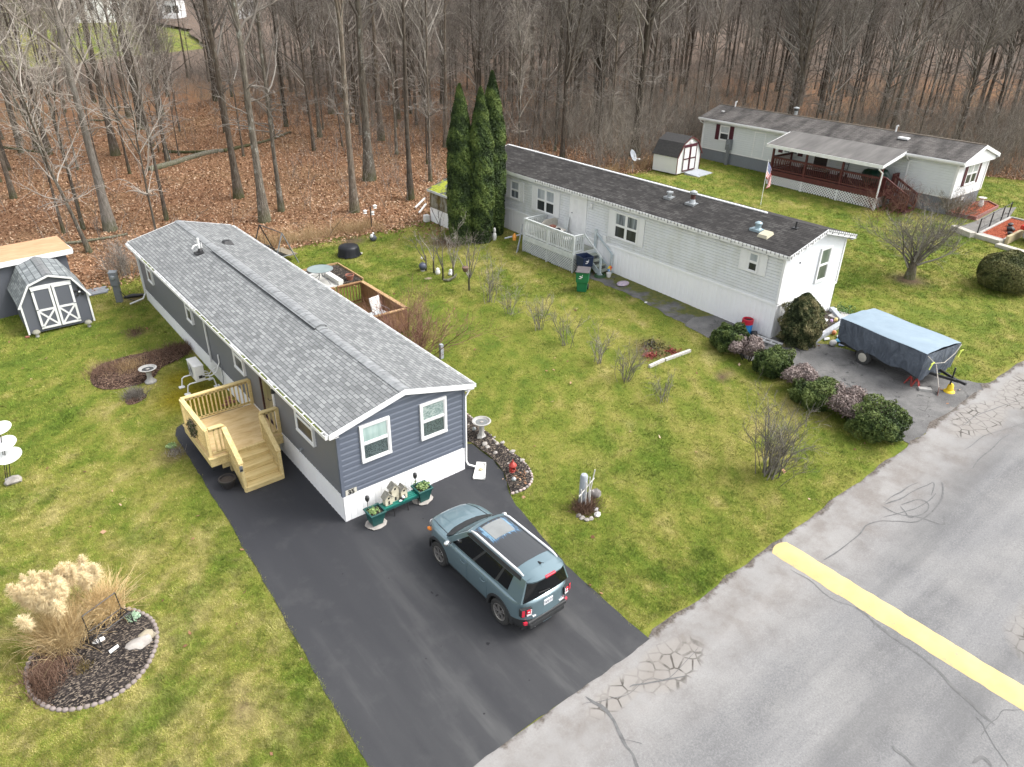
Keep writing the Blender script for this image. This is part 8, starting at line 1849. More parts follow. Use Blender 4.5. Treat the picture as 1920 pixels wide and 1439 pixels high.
# what is heaped on the deck
M_WICK = pmat('faded_wicker', (.52,.49,.43), (.40,.37,.31), 12, .9); M_CLUT = pmat('faded_clutter', (.62,.50,.42), (.36,.33,.38), 9, .8)
sf = thing('garden_bench', 'pale garden bench with a rounded back at the far end of the white deck', 'bench', (18.55,12.9,dz), R_(180)); b = MB(); b.box((-.55,-.25,.36),(.55,.25,.42)); b.build('seat', M_WICK, sf)
b = MB(); b.prism([(-.58,.24,.40),(.58,.24,.40),(.58,.24,.72),(.35,.24,.88),(-.35,.24,.88),(-.58,.24,.72)], (0,.06,0)); b.build('backrest', M_WICK, sf)
for s in (-1,1): b = MB(); b.tube([(s*.56,-.25,0),(s*.56,-.25,.6),(s*.56,.26,.66)], .025, 6); b.tube([(s*.56,.25,0),(s*.56,.25,.45)], .025, 6); b.build('leg', M_WICK, sf)
rng = np.random.default_rng(8)
o = PBbuild('heaped_clothes', M_CLUT, lambda b: [b.rock((18.3+rng.normal(0,.2),12.5+rng.normal(0,.25),dz+.45+.05*rng.random()), (.16,.13,.05), k, 1, 1, .4) for k in range(6)], (18.3,12.5,dz)); tag(o, 'heap of bright odds and ends on the bench of the white deck', 'clutter', kind='stuff')
tb = thing('table', 'small white table crowded with things in the middle of the white deck', 'table', (18.15,11.75,dz)); b = MB(); b.box((-.35,-.45,.60),(.35,.45,.64)); b.build('tabletop', pmat('cream_top', (.62,.55,.47), (.70,.66,.60), 3, .7), tb)
for sx in (-1,1):
 for sy in (-1,1): b = MB(); b.box((sx*.3-.025,sy*.4-.025,0),(sx*.3+.025,sy*.4+.025,.6)); b.build('leg', M_GREYWHITE, tb)
for k, (x, y, z, s_, m, lb) in enumerate(((18.1,11.5,.64,(.14,.1,.09),M_BLACK,'black box on the small white table of the deck'),(18.2,12.0,.64,(.13,.13,.12),M_TERRA,'brown pot on the small white table of the deck'))):
 o = PBbuild('box' if k == 0 else 'pot', m, lambda b: b.box((x-s_[0],y-s_[1],dz+z),(x+s_[0],y+s_[1],dz+z+s_[2])), (x,y,dz+z), bevel=.02); tag(o, lb, 'box' if k == 0 else 'pot')
o = PBbuild('leaning_board', M_GREYWHITE, lambda b: b.bar((18.75,11.75,dz),(18.95,11.75,dz+1.15),.35,.04,up=(1,0,0)), (18.8,11.75,dz)); tag(o, 'white board leaning by the door on the deck', 'board')
wc = thing('chair', 'white plastic chair at the near end of the white deck', 'chair', (18.1,10.75,dz), R_(60)); b = MB(); b.box((-.22,-.22,.38),(.22,.22,.42)); b.build('seat', M_PLASTW, wc); b = MB(); b.add([(-.22,.20,.42),(.22,.20,.42),(.2,.30,.85),(-.2,.30,.85),(-.22,.23,.42),(.22,.23,.42),(.2,.33,.85),(-.2,.33,.85)], [(0,1,2,3),(7,6,5,4),(0,4,5,1),(1,5,6,2),(2,6,7,3),(3,7,4,0)]); b.build('backrest', M_PLASTW, wc)
for sx in (-1,1):
 for sy in (-1,1): b = MB(); b.tube([(sx*.23,sy*.22,0),(sx*.2,sy*.2,.4)], .022, 6); b.build('leg', M_PLASTW, wc)
pn = G(981, 464)
for k in range(7):
 o = PBbuild('leaning_pole', M_GREYWOOD, lambda b: b.tube([(17.35-.05*k,13.75-.04*k,g(17.3,13.7)),(17.50+.02*(k%3),13.62,g(17.3,13.7)+1.3+.08*(k%3))], .022, 6), (17.4,13.7,g(17.4,13.7))); tag(o, 'thin grey pole in the bundle leaning on the deck corner', 'pole', 'poles leaning on the deck')
o = PBbuild('orange_jug', pmat('orange_plastic', (.65,.27,.04), (.5,.2,.03), 4, .5), lambda b: b.lathe([(.10,0),(.11,.25),(.04,.33),(.04,.37),(0,.37)], (17.25,13.95,g(17.25,13.95)+.55), 12), (17.25,13.95,g(17.25,13.95)), ang=50); tag(o, 'orange plastic jug on the pole bundle at the deck corner', 'jug')
o = PBbuild('plank', M_GREYWOOD, lambda b: b.bar((16.9,14.35,g(16.9,14.3)+.62),(17.55,13.75,g(17.5,13.7)+.85),.14,.04), (17,14.2,g(17,14.2))); tag(o, 'short plank sticking out beside the bundle of poles', 'plank')
# wheeled bins
def bin_(name, label, at, rz, mat, lidmat, open_=False):
 t_ = thing(name, label, 'wheeled bin', at, rz); b = MB()
 def ring(w, d, z, y=0): return [(-w,-d+y,z),(w,-d+y,z),(w,d+y,z),(-w,d+y,z)]
 L = [ring(.22,.23,.04),ring(.235,.25,.35),ring(.25,.27,.50),ring(.285,.31,.53),ring(.30,.34,.98),ring(.325,.365,.99),ring(.325,.365,1.03)]
 if open_: L += [ring(.295,.335,1.03),ring(.23,.24,.2)]
 v = [p for r in L for p in r]; b.add(v, [(3,2,1,0)]+[(4*i+j,4*i+(j+1)%4,4*i+4+(j+1)%4,4*i+4+j) for i in range(len(L)-1) for j in range(4)]+[tuple(range(4*len(L)-4,4*len(L)))]); b.build('body', mat, t_, bevel=.018, seg=2)
 if not open_:
  b = MB(); b.add([(-.33,-.40,1.035),(.33,-.40,1.035),(.33,.38,1.05),(-.33,.38,1.05),(-.33,-.40,1.06),(.33,-.40,1.06),(.30,.36,1.10),(-.30,.36,1.10),(-.26,-.30,1.095),(.26,-.30,1.095)], [(0,3,2,1),(4,5,9,8),(8,9,6,7),(0,1,5,4),(1,2,6,9,5),(2,3,7,6),(3,0,4,8,7)]); b.build('lid', lidmat, t_, bevel=.008)
 b = MB(); b.tube([(-.24,.40,.95),(-.24,.44,.98),(.24,.44,.98),(.24,.40,.95)], .018, 6); b.build('handle', mat, t_)
 for s in (-1,1): b = MB(); b.tube([(s*.22,.28,.13),(s*.28,.28,.13)], .13, 16); b.build('wheel', M_BLACK, t_, ang=40)
 b = MB()
 for k, (x, z, w_, h) in enumerate(((-.05,.82,.09,.035),(.0,.78,.10,.05),(-.06,.72,.12,.03),(.04,.86,.03,.05))): b.box((x-w_/2-.03,-.345,z),(x+w_/2-.03,-.325,z+h))
 b.build('mark', M_TRIM, t_)
 return t_
p = G(1091, 546); bin_('wheeled_bin', 'green wheeled bin with a dark lid on the lawn before the white lattice', p, R_(-50), M_BINGREEN, pmat('dark_bin_lid', (.075,.065,.068), (.11,.10,.10), 6, .55))
p = G(1096, 524); bin_('wheeled_bin', 'open dark blue bin standing against the lattice behind the green one', (17.75,9.05,g(17.75,9.05)), R_(-12), pmat('navy_bin_plastic', (.012,.022,.060), (.016,.030,.075), 3, .45), None, True)
p = G(1125, 519); o = PBbuild('coiled_hose', pmat('green_hose', (.025,.07,.025), (.04,.10,.04), 8, .6), lambda b: [b.tube([(p[0]+(.30-.02*k)*math.cos(a),p[1]+(.26-.02*k)*math.sin(a),p[2]+.03+.03*k) for a in np.linspace(0,6.2,18)], .022, 5) for k in range(4)], p); tag(o, 'dark green garden hose coiled at the foot of the deck stairs', 'hose')
p = G(1141, 520); pw = thing('pinwheel', 'rainbow pinwheel stuck in a white pot by the deck stairs', 'pinwheel', p); b = MB(); b.lathe([(.09,0),(.13,.22),(.11,.22),(.10,.20),(0,.20)], n=14); b.build('pot', M_PLASTW, pw, ang=50); b = MB(); b.tube([(0,0,.1),(0,0,.42)], .008, 5); b.build('stick', M_TRIM, pw)
for k, c_ in enumerate(((.70,.05,.04),(.80,.35,.02),(.85,.70,.04),(.10,.25,.70),(.35,.55,.85),(.80,.30,.05))):
 b = MB(); a = 6.283*k/6; a2 = a+.9; b.add([(0,-.03,.45),(.17*math.cos(a),-.05,.45+.17*math.sin(a)),(.15*math.cos(a2),-.02,.45+.15*math.sin(a2)),(0,-.02,.45),(.17*math.cos(a),-.04,.45+.17*math.sin(a)),(.15*math.cos(a2),-.01,.45+.15*math.sin(a2))], [(0,1,2),(5,4,3),(0,3,4,1),(1,4,5,2),(2,5,3,0)]); b.build('vane', pmat('vane_colour', c_, c_, 3, .5), pw)
p = G(1168, 534); o = PBbuild('plastic_sack', pmat('printed_sack', (.55,.42,.48), (.30,.28,.36), 7, .5), lambda b: b.rock((p[0],p[1],p[2]+.05), (.38,.26,.08), 4, 1, 2, .12), p, ang=60); tag(o, 'flat pinkish printed sack lying on the mossy walk', 'sack')
p = G(1211, 568); o = PBbuild('litter_scrap', M_PLASTW, lambda b: b.rock((p[0],p[1],p[2]+.02), (.10,.05,.02), 4, 1, 1, .3), p); tag(o, 'small white scrap lying on the walk beyond the pinkish sack', 'litter')
p = G(1406, 623); br = thing('barrel', 'blue plastic barrel with a red rim against the tall white skirting', 'barrel', (18.72, .15, g(18.72,.15)))
b = MB(); b.lathe([(.19,0),(.22,.06),(.23,.30),(.22,.48)], n=20); b.build('body', pmat('blue_barrel', (.02,.18,.52), (.03,.24,.60), 4, .4), br, ang=50); b = MB(); b.lathe([(.235,.46),(.235,.66),(.20,.68),(.19,.60),(0,.60)], n=20); b.m = 1; b.lathe([(0,.605),(.185,.605)], n=20, cap=False); b.build('rim', [pmat('red_barrel_rim', (.55,.02,.05), (.45,.02,.04), 4, .4), M_BLACK], br, ang=50)
p = G(1412, 640)
o = PBbuild('black_bag', M_BLACK, lambda b: b.rock((18.78,-.22,g(18.78,-.2)+.10), (.15,.13,.13), 4, 1, 2, .3), (18.78,-.2,g(18.78,-.2)), ang=60); tag(o, 'small black bag beside the blue barrel', 'bag')
ld = thing('ladder', 'short white ladder section lying along the foot of the white skirting', 'ladder', (18.75,-.75,g(18.75,-.75)+.03), R_(-82)); b = MB()
for y in (-.14,.14): b.box((-.75,y-.025,0),(.75,y+.025,.06))
for k in range(5): b.box((-.6+.3*k-.02,-.14,.015),(-.6+.3*k+.02,.14,.045))
b.build('frame', M_TRIM, ld)
# mossy shed at the far end of the long white home
ms = thing('shed', 'low weathered shed with bright moss on its roof left of the arborvitae', 'shed', (17.5,19.55,g(17.5,19.55)))
M_MOSSWALL = NT('mossy_wall'); t = M_MOSSWALL; p_ = t.pos(); t.base(t.mix(t.ramp(t.noise(t.mapping(p_, (1,1,.5)), 2.2, 5, .7), [(.42,0),(.58,1)]), (.30,.29,.24), t.ramp(t.noise(p_, 6, 3), [(.3,(.09,.055,.018)),(.6,(.13,.10,.03)),(.8,(.30,.30,.08))]))); t.set(Roughness=.9); M_MOSSWALL = t.mat
M_MOSSROOF = NT('mossy_roof'); t = M_MOSSROOF; p_ = t.pos(); t.base(t.mix(t.ramp(t.noise(p_, 1.6, 4, .6), [(.44,0),(.50,1)]), t.ramp(t.noise(p_, 14, 4), [(.3,(.035,.038,.033)),(.7,(.15,.155,.14))]), t.ramp(t.noise(p_, 9, 3), [(.3,(.20,.23,.02)),(.7,(.38,.42,.04))]))); t.set(Roughness=.95); t.bump(t.noise(p_, 9, 4), .6, .04); M_MOSSROOF = t.mat
xa, xb, ya, yb = 16.4, 18.7, 18.25, 20.85; zg = g(16.4,19.5)
b = PB(ms); b.box((xa,ya,zg-.2),(xb,yb,zg+.88)); b.build('lower_wall', M_SKIRT, ms); b = PB(ms); siding(b, (xa,yb,0), (0,-1,0), (-1,0,0), [(0,zg+.88),(yb-ya,zg+.88),(yb-ya,zg+1.86),(0,zg+1.86)], .12, .02); b.box((xa+.02,ya,zg+.88),(xb,yb,zg+1.86)); b.build('upper_wall', M_MOSSWALL, ms)
b = PB(ms); b.add([(xa-.12,ya-.1,zg+1.86),(xb,ya-.1,zg+2.62),(xb,yb+.08,zg+2.62),(xa-.12,yb+.08,zg+1.86),(xa-.12,ya-.1,zg+1.92),(xb,ya-.1,zg+2.70),(xb,yb+.08,zg+2.70),(xa-.12,yb+.08,zg+1.92)], [(0,3,2,1),(4,5,6,7),(0,1,5,4),(1,2,6,5),(2,3,7,6),(3,0,4,7)]); b.build('roof', M_MOSSROOF, ms); b = PB(ms); b.box((xa-.15,ya-.1,zg+1.80),(xa-.125,yb+.08,zg+1.93)); b.build('fascia', M_GREYWHITE, ms)
for k, (a_, c_) in enumerate((((779,394),(799,383)),((786,404),(801,394)))):
 pa, pc = G(*a_), G(*c_); o = PBbuild('white_rail', M_TRIM, lambda b: b.bar((pa[0],pa[1],pa[2]+.15),(pc[0]-.2,pc[1]-.2,pc[2]+.45),.08,.08), pa); tag(o, ('upper' if k == 0 else 'lower')+' white rail sloping down the bank beside the mossy shed', 'rail')
p = G(801, 416); o = PBbuild('white_tub', M_PLASTW, lambda b: b.box((p[0]-.2,p[1]-.15,p[2]),(p[0]+.12,p[1]+.15,p[2]+.42)), p, bevel=.03); tag(o, 'white plastic tub at the corner of the mossy shed', 'tub')
# timber edged plot in the lawn
for k, (a_, c_) in enumerate((((1217,690),(1245,677)),((1247,677),(1294,660)))):
 pa, pc = G(*a_), G(*c_); o = PBbuild('edging_timber', pmat('bleached_timber', (.56,.54,.50), (.42,.40,.37), 7, .85), lambda b: b.bar((pa[0],pa[1],pa[2]+.05),(pc[0],pc[1],pc[2]+.05),.11,.13), pa, bevel=.008); tag(o, ('nearer' if k == 0 else 'longer')+' pale timber edging the small garden plot on the lawn', 'timber')
M_PLOT = foliage('plot_weeds', (.05,.055,.015), (.10,.10,.025), (.17,.15,.04)); rng = np.random.default_rng(12)
for k, (px, py, n_, m_, lb, r_) in enumerate(((1228,652,300,M_PLOT,'low green weeds filling the garden plot on the lawn',.35),(1222,668,160,foliage('red_creeper', (.10,.018,.014), (.19,.035,.028), (.30,.08,.06)),'dark red creeping plant in the near part of the garden plot',.16),(1262,661,120,foliage('red_creeper_far', (.10,.018,.014), (.19,.035,.028), (.30,.08,.06)),'dark red creeping plant by the long timber of the garden plot',.16),(1218,646,110,M_CORE,'black withered tuft in the garden plot',.16))):
 p = G(px, py); C = np.column_stack([rng.normal(0,r_,n_), rng.normal(0,r_,n_), np.abs(rng.normal(.05,.04,n_))]); V, F = sprays(rng, C, np.column_stack([rng.normal(0,.5,(n_,2)), np.ones(n_)]), .11, .5, .5); o = fastmesh('low_plant', V, F, m_, {'tint': rng.random(n_).repeat(4)}); o.location = p; tag(o, lb, 'plant')
# ================================================================== covered camper and clutter on the cracked driveway
tr = thing('covered_trailer', 'pop up camper trailer under a blue grey tarpaulin on the cracked driveway', 'trailer', (20.85,-5.0,g(20.85,-5.0)), R_(-8.2)); z0 = g(20.85,-5.0)
tc = NT('tarpaulin_side'); p_ = tc.obj(); n_ = tc.noise(tc.mapping(p_, (1.6,1.6,.9), (.6,0,0)), 2.2, 5, .6, 1.2); tc.base(tc.ramp(n_, [(.3,(.060,.072,.092)),(.7,(.115,.135,.165))])); tc.set(Roughness=.5, Specular_IOR_Level=.4); tc.bump(n_, .9, .10); tc = tc.mat
tt = NT('tarpaulin_top'); p_ = tt.obj(); n_ = tt.noise(p_, 1.2, 5, .55); tt.base(tt.ramp(n_, [(.3,(.185,.248,.30)),(.7,(.23,.30,.355))])); tt.set(Roughness=.5); tt.bump(tt.noise(p_, 3, 4), .35, .04); tt = tt.mat
L2, W2 = 1.82, 1.03; H0, H1_ = .50, 1.46
nu, nv = 44, 8; vs = [];
def outline(s):
 P_ = [(-W2,L2),(-W2,-L2),(W2,-L2),(W2,L2)]; per = [2*L2,2*W2,2*L2,2*W2]; tot = sum(per); d = s*tot
 for i in range(4):
  if d <= per[i]: a, c_ = P_[i], P_[(i+1)%4]; f = d/per[i]; return np.array([a[0]+(c_[0]-a[0])*f, a[1]+(c_[1]-a[1])*f])
  d -= per[i]
 return np.array(P_[0])
b = MB(); nu = 120
for j in range(nv+1):
 f = j/nv
 for i in range(nu):
  q = outline(i/nu); fold = .035*math.sin(i*.9+f*2.5)+.022*math.sin(i*2.1-f*3)+.02*math.sin(i*.37)
  k = 1+(.02+fold*.55)*f*(1-.25*f)-.05*f*f; zz = H1_-(H1_-H0)*f+.05*math.sin(i*.45)*f-(.10 if q[1] < -L2+.01 else 0)*f+.10*f*(q[1] > L2-.05)
  vs.append((q[0]*k, q[1]*k, zz+.0))
b.add(vs, [(j*nu+i, j*nu+(i+1)%nu, (j+1)*nu+(i+1)%nu, (j+1)*nu+i) for j in range(nv) for i in range(nu)]); b.build('cover_side', tc, tr, ang=60)
b = MB(); m_ = 14; vs = [(W2*(-1+2*i/m_), L2*(-1+2*j/m_), H1_+.012+.10*(1-abs(-1+2*i/m_)**2)*(1-.3*abs(-1+2*j/m_)**4)+.012*math.sin(i*1.3+j*.7)) for i in range(m_+1) for j in range(m_+1)]
b.add(vs, [(i*(m_+1)+j, (i+1)*(m_+1)+j, (i+1)*(m_+1)+j+1, i*(m_+1)+j+1) for i in range(m_) for j in range(m_)]); b.build('cover_top', tt, tr, ang=60)
b = MB(); b.box((-W2*.9,-L2*.92,.40),(W2*.9,L2*.92,.85)); b.build('chassis', M_BLACK, tr)
for s in (-1,1):
 b = MB(); b.tube([(s*.86,.55,.30),(s*1.0,.55,.30)], .30, 22); wo = b.build('wheel', pmat('trailer_tyre', (.03,.03,.03), (.05,.05,.048), 10, .8), tr, ang=40); b = MB(); b.M = Matrix.Translation((s*1.003,.55,.30)) @ Matrix.Rotation(s*R_(90), 4, 'Y'); b.lathe([(0,.03),(.08,.03),(.16,.0),(.18,.01)], n=18);
 b.build('rim', pmat('cream_rim', (.50,.47,.40), (.40,.37,.31), 6, .5), wo, ang=40)
b = MB(); b.bar((-.30,-1.7,.50),(0,-2.65,.50),.07,.09); b.bar((.30,-1.7,.50),(0,-2.65,.50),.07,.09); b.bar((0,-2.55,.52),(0,-2.92,.52),.08,.09); b.tube([(0,-2.4,.0),(0,-2.4,.95)], .03, 7); b.build('tongue', M_BLACK, tr)
b = MB(); b.tube([(-W2+.02,-L2-.03,H1_-.05),(-.55,-L2-.10,H1_-.42),(0,-L2-.14,H1_-.50),(.6,-L2-.1,H1_-.30),(W2-.0,-L2-.02,H1_-.05)], .014, 5); b.build('cover_strap', pmat('tan_strap', (.45,.42,.36), None, 5, .8), tr)
for (x, z) in ((-.72,.98),(.98,1.1)): b = MB(); b.bar((x-.08,-L2-.10,z-.14),(x+.06,-L2-.10,z+.14),.06,.02,up=(0,1,0)); b.bar((x-.06,-L2-.105,z+.08),(x+.14,-L2-.105,z+.10),.05,.02,up=(0,1,0)); b.build('cover_tie', pmat('hi_vis_tie', (.62,.72,.12), None, 5, .6), tr)
M_REDTOOL = pmat('red_jack_paint', (.40,.035,.03), (.30,.05,.04), 8, .5)
for k, (px, py, lb) in enumerate(((1704,722,'red jack stand nearer the wheel under the covered trailer'),(1716,727,'red jack stand nearer the tongue under the covered trailer'))):
 p = G(px, py-2); t_ = thing('jack_stand', lb, 'jack stand', p, .3*k, 'jack stands'); b = MB()
 for sx in (-1,1):
  for sy in (-1,1): b.bar((sx*.13,sy*.13,0),(sx*.035,sy*.035,.28),.035,.03)
 b.build('legs', M_REDTOOL, t_); b = MB(); b.box((-.03,-.03,.22),(.03,.03,.40)); b.box((-.06,-.035,.40),(.06,.035,.43)); b.build('post', M_REDTOOL, t_)
p = G(1733, 733); o = PBbuild('concrete_block', M_CONC, lambda b: b.bar((p[0]-.15,p[1]+.16,p[2]+.06),(p[0]+.15,p[1]-.16,p[2]+.06),.18,.11), p, bevel=.01); tag(o, 'grey concrete block on the cracked driveway by the jack stands', 'block')
p = G(1757, 738); h = VH(p, 1770, 690); rk = thing('leaf_rake', 'rusty leaf rake with pale handle leaning against the covered trailer', 'rake', p); q = Vector((.55,.75,h+.35)); b = MB(); b.tube([(0,0,.22),tuple(q)], .017, 6); b.build('handle', pmat('pale_handle', (.55,.50,.44), None, 8, .7), rk)
b = MB()
for k in range(12): a = -.62+1.24*k/11; b.tube([(0,0,.26),(.26*math.sin(a)*1.1-.05,-.05+.10*math.sin(a),.02)], .010, 4)
b.tube([(-.15,-.06,.09),(.14,.03,.09)], .012, 5); b.build('tines', pmat('rusty_tines', (.20,.085,.06), (.13,.05,.04), 12, .8), rk)
p = G(1779, 735); t_ = thing('wheel_cone', 'yellow cone shaped stand under the trailer tongue', 'cone', p); b = MB(); b.lathe([(.20,0),(.19,.04),(.12,.08),(.10,.28),(.06,.34),(0,.34)], n=16); b.build('cone', pmat('yellow_plastic', (.78,.55,.02), (.70,.48,.02), 4, .5), t_, ang=50)
p = G(1612, 668); o = PBbuild('standing_board', M_BLACK, lambda b: b.box((p[0]-.02,p[1]-.2,p[2]),(p[0]+.02,p[1]+.2,p[2]+.36)), p); tag(o, 'black board standing before the trailer wheel', 'board')
# stepped border and the odds and ends left by the near corner of the white home
def slab(pts, z, h, mat, label, name='edging_timber'):
 o = PBbuild(name, mat, lambda b: [b.bar((a[0],a[1],g(a[0],a[1])+z),(c_[0],c_[1],g(c_[0],c_[1])+z),.22,h) for a, c_ in zip(pts[:-1], pts[1:])], (*pts[0],g(*pts[0])), bevel=.008); return tag(o, label, 'timber')
A_, B_, C_ = (19.55,-2.15), (22.6,-1.95), (23.9,-1.0)
slab([A_, B_], .09, .18, M_GREYWOOD, 'long grey timber edging the clutter strip before the white home'); slab([(22.7,-1.9),(23.5,-.9)], .12, .2, M_GREYWOOD, 'grey timber running back to the white home corner')
o = PBbuild('stepping_slab', M_CONC, lambda b: b.box((22.75,-1.75,g(23,-1.5)-.02),(23.7,-1.15,g(23,-1.5)+.12)), (23,-1.5,g(23,-1.5)), bevel=.02); tag(o, 'grey slab with a dark hole behind the covered trailer', 'slab')
BED_H2 = [(20.1,-1.95),(22.6,-1.75),(23.5,-1.0),(23.4,-.8),(20.0,-.8)]
mound('garden_bed', BED_H2, .08, M_MULCH, 'black soil strip full of clutter at the front of the white home', 'garden bed')
M_CARD = pmat('cardboard', (.36,.19,.09), (.28,.14,.065), 6, .9)
t_ = thing('cardboard_box', 'open cardboard box with a white lid on the black soil strip', 'box', (21.35,-1.62,g(21.3,-1.6)+.05), .35); b = MB(); b.box((-.30,-.22,0),(.30,.22,.38)); b.build('carton', M_CARD, t_); b = MB(); b.box((-.32,-.24,.38),(.32,.24,.41)); b.build('lid', M_PLASTW, t_)
for k, (px, py, s_, c_, nm, lb) in enumerate(((1561,648,(.20,.13,.13),(.72,.70,.68),'bucket','white bucket lying on its side with an orange mouth'),(1573,641,(.22,.15,.07),(.10,.35,.55),'plastic_bag','crumpled bright blue bag next to the white bucket'),(1580,647,(.24,.12,.03),(.18,.22,.33),'plastic_bag','flat dark printed bag by the trailer end'),(1563,628,(.09,.09,.11),(.75,.28,.12),'toy','orange toy on the timber border'),(1566,605,(.08,.08,.12),(.80,.62,.25),'toy','yellow toy at the end of the black soil strip'),(1558,606,(.07,.07,.10),(.55,.35,.60),'toy','purple toy at the end of the black soil strip'),(1531,602,(.07,.06,.05),(.62,.68,.15),'litter_scrap','yellow green scrap on the black soil strip'),(1549,597,(.06,.05,.04),(.75,.74,.72),'litter_scrap','white scrap at the back of the black soil strip'),(1530,620,(.05,.05,.22),(.66,.67,.70),'garden_figure','slim white figure standing in the clutter strip'),(1539,628,(.18,.12,.12),(.70,.69,.66),'plastic_bag','white bag slumped behind the timber border'),(1524,630,(.28,.13,.06),(.45,.45,.46),'plank','pale boards lying by the evergreen bush'),(1550,637,(.16,.10,.04),(.72,.72,.72),'litter_scrap','white sheet of foam in front of the timber border'),(1573,633,(.12,.09,.05),(.75,.74,.73),'litter_scrap','white paper scrap above the blue bag'),(1562,583,(.22,.15,.07),(.70,.69,.66),'rock','white stone at the far foot of the white skirting'))):
 p = G(px, py); o = PBbuild(nm, pmat('scrap_colour', c_, tuple(v*.8 for v in c_), 5, .6), lambda b: b.rock((p[0],p[1],p[2]+s_[2]*.9), s_, k, 1, 2, .3 if 'bag' in nm or 'scrap' in nm else .1), p, ang=50); tag(o, lb, {'plastic_bag':'bag','litter_scrap':'litter','garden_figure':'figure'}.get(nm, nm))
rng = np.random.default_rng(3); n_ = 420; C = np.column_stack([rng.normal(23.8,.35,n_), rng.normal(-1.3,.25,n_), np.abs(rng.normal(.1,.06,n_))]); C[:,2] += g(C[:,0],C[:,1]); V, F = sprays(rng, C, np.column_stack([rng.normal(0,.5,(n_,2)), np.ones(n_)]), .10, .5, .5); tag(fastmesh('low_plant', V, F, foliage('ground_ivy', (.04,.08,.02), (.08,.15,.04), (.13,.22,.07)), {'tint': rng.random(n_).repeat(4)}), 'fresh green ground cover at the right corner of the white skirting', 'plant')
# ================================================================== yard of the right home
bs = thing('shed', 'white barn shaped shed with dark red trimmed double doors and black roof', 'shed', (37.55,19.05,g(37.5,19.05)), R_(5)); M_SHEDW = vinyl('shed_white_paint', (.68,.69,.68), .1, (.5,.5,.47), .6)
HW = 1.42; gambrel(bs, HW, 2.1, 1.35, 2.15, 2.55, .86, M_SHEDW, pmat('black_barn_roof', (.028,.027,.027), (.05,.048,.046), 8, .9), M_MAROON, .10, .08, False)
for s in (-1,1):
 xa, xb = sorted((s*.02, s*.80)); b = MB(); b.box((xa,-.045,.20),(xb,-.01,1.95)); dr = b.build('door', M_SHEDW, bs); b = MB()
 for q in ((xa,xa+.08,.2,1.95),(xb-.08,xb,.2,1.95)): b.box((q[0],-.07,q[2]),(q[1],-.045,q[3]))
 for z in (.2,1.02,1.87): b.box((xa+.08,-.068,z),(xb-.08,-.045,z+.08))
 b.build('door_trim', M_MAROON2, dr)
b = MB(); b.box((-.85,-.05,1.95),(.85,-.005,2.06)); b.build('door_header', M_MAROON2, bs); b = MB(); b.rock((0,-.05,2.22),(.16,.03,.10),1,1,2,.2); b.build('ornament', M_PLASTW, bs)
o = PBbuild('timber_ramp', M_GREYWOOD, lambda b: b.add([(37.0,18.85,g(37,18.8)+.16),(38.7,19.0,g(38.7,19)+.16),(39.1,17.9,g(39,17.9)+.03),(37.2,17.7,g(37,17.7)+.03),(37.0,18.85,g(37,18.8)-.1),(38.7,19.0,g(38.7,19)-.1),(39.1,17.9,g(39,17.9)-.1),(37.2,17.7,g(37,17.7)-.1)], [(0,1,2,3),(7,6,5,4),(0,4,5,1),(1,5,6,2),(2,6,7,3),(3,7,4,0)]), (38,18.4,g(38,18.4))); tag(o, 'grey wooden ramp before the white barn shaped shed', 'ramp')
p = G(1183, 321); ds = thing('satellite_dish', 'grey satellite dish on a tripod behind the black roof', 'satellite dish', p); b = MB()
for a in (0,2.1,4.2): b.tube([(.45*math.cos(a),.45*math.sin(a),0),(0,0,.7)], .02, 5)
b.tube([(0,0,.6),(0,0,1.0)], .025, 6); b.build('tripod', M_GREYMETAL, ds); b = MB(); b.M = Matrix.Translation((0,0,1.1)) @ Matrix.Rotation(R_(62), 4, 'X') @ Matrix.Rotation(.3, 4, 'Y'); b.lathe([(0,0),(.2,.02),(.42,.09),(.43,.10),(.2,.035),(0,.015)], n=24, cap=False); b.build('dish', pmat('dish_grey', (.40,.43,.46), (.33,.36,.39), 4, .4), ds, ang=50); b = MB(); b.tube([(0,-.1,1.0),(.1,-.55,.95)], .015, 5); b.box((.05,-.65,.9),(.16,-.52,1.0)); b.build('feed_arm', M_TRIM, ds)
p = G(1185, 318)
# flag
p = G(1426, 385); h = VH(p, 1441, 300); fl = thing('flag', 'red white and blue striped flag hanging from a slim pole on the lawn', 'flag', p)
b = MB(); b.tube([(0,0,-.1),(0,0,h)], .018, 6); b.build('pole', M_TRIM, fl)
t = NT('striped_flag'); uv = t.obj(); a_ = t.attr('fu'); c_ = t.attr('fv')
st = t.math('GREATER_THAN', t.math('FRACT', t.math('MULTIPLY', c_, 6.5)), .5); col = t.mix(st, (.62,.03,.05), (.78,.77,.76))
can = t.math('MULTIPLY', t.math('LESS_THAN', a_, .4), t.math('LESS_THAN', c_, .5385))
gx_ = t.math('SUBTRACT', t.math('FRACT', t.math('MULTIPLY', a_, 15)), .5); gy_ = t.math('SUBTRACT', t.math('FRACT', t.math('MULTIPLY', c_, 9.3)), .5); star = t.math('LESS_THAN', t.math('ADD', t.math('MULTIPLY', gx_, gx_), t.math('MULTIPLY', gy_, gy_)), .06)
t.base(t.mix(can, col, t.mix(star, (.02,.035,.16), (.8,.8,.8)))); t.set(Roughness=.8); nu, nv = 26, 16; V = []; A1 = []; A2 = []
for i in range(nu+1):
 for j in range(nv+1):
  u, v = i/nu, j/nv    # hangs limp: the fly end drops and folds back on itself
  dr = u**.75; x = .42*math.sin(u*2.6)+.10*math.sin(u*9+v*1.2)*u; y = -.10*u+.09*math.sin(u*11+v*2)*u; V.append((x, y, h-.06-v*.92*(1-.15*u)-dr*.95)); A1.append(u); A2.append(v)
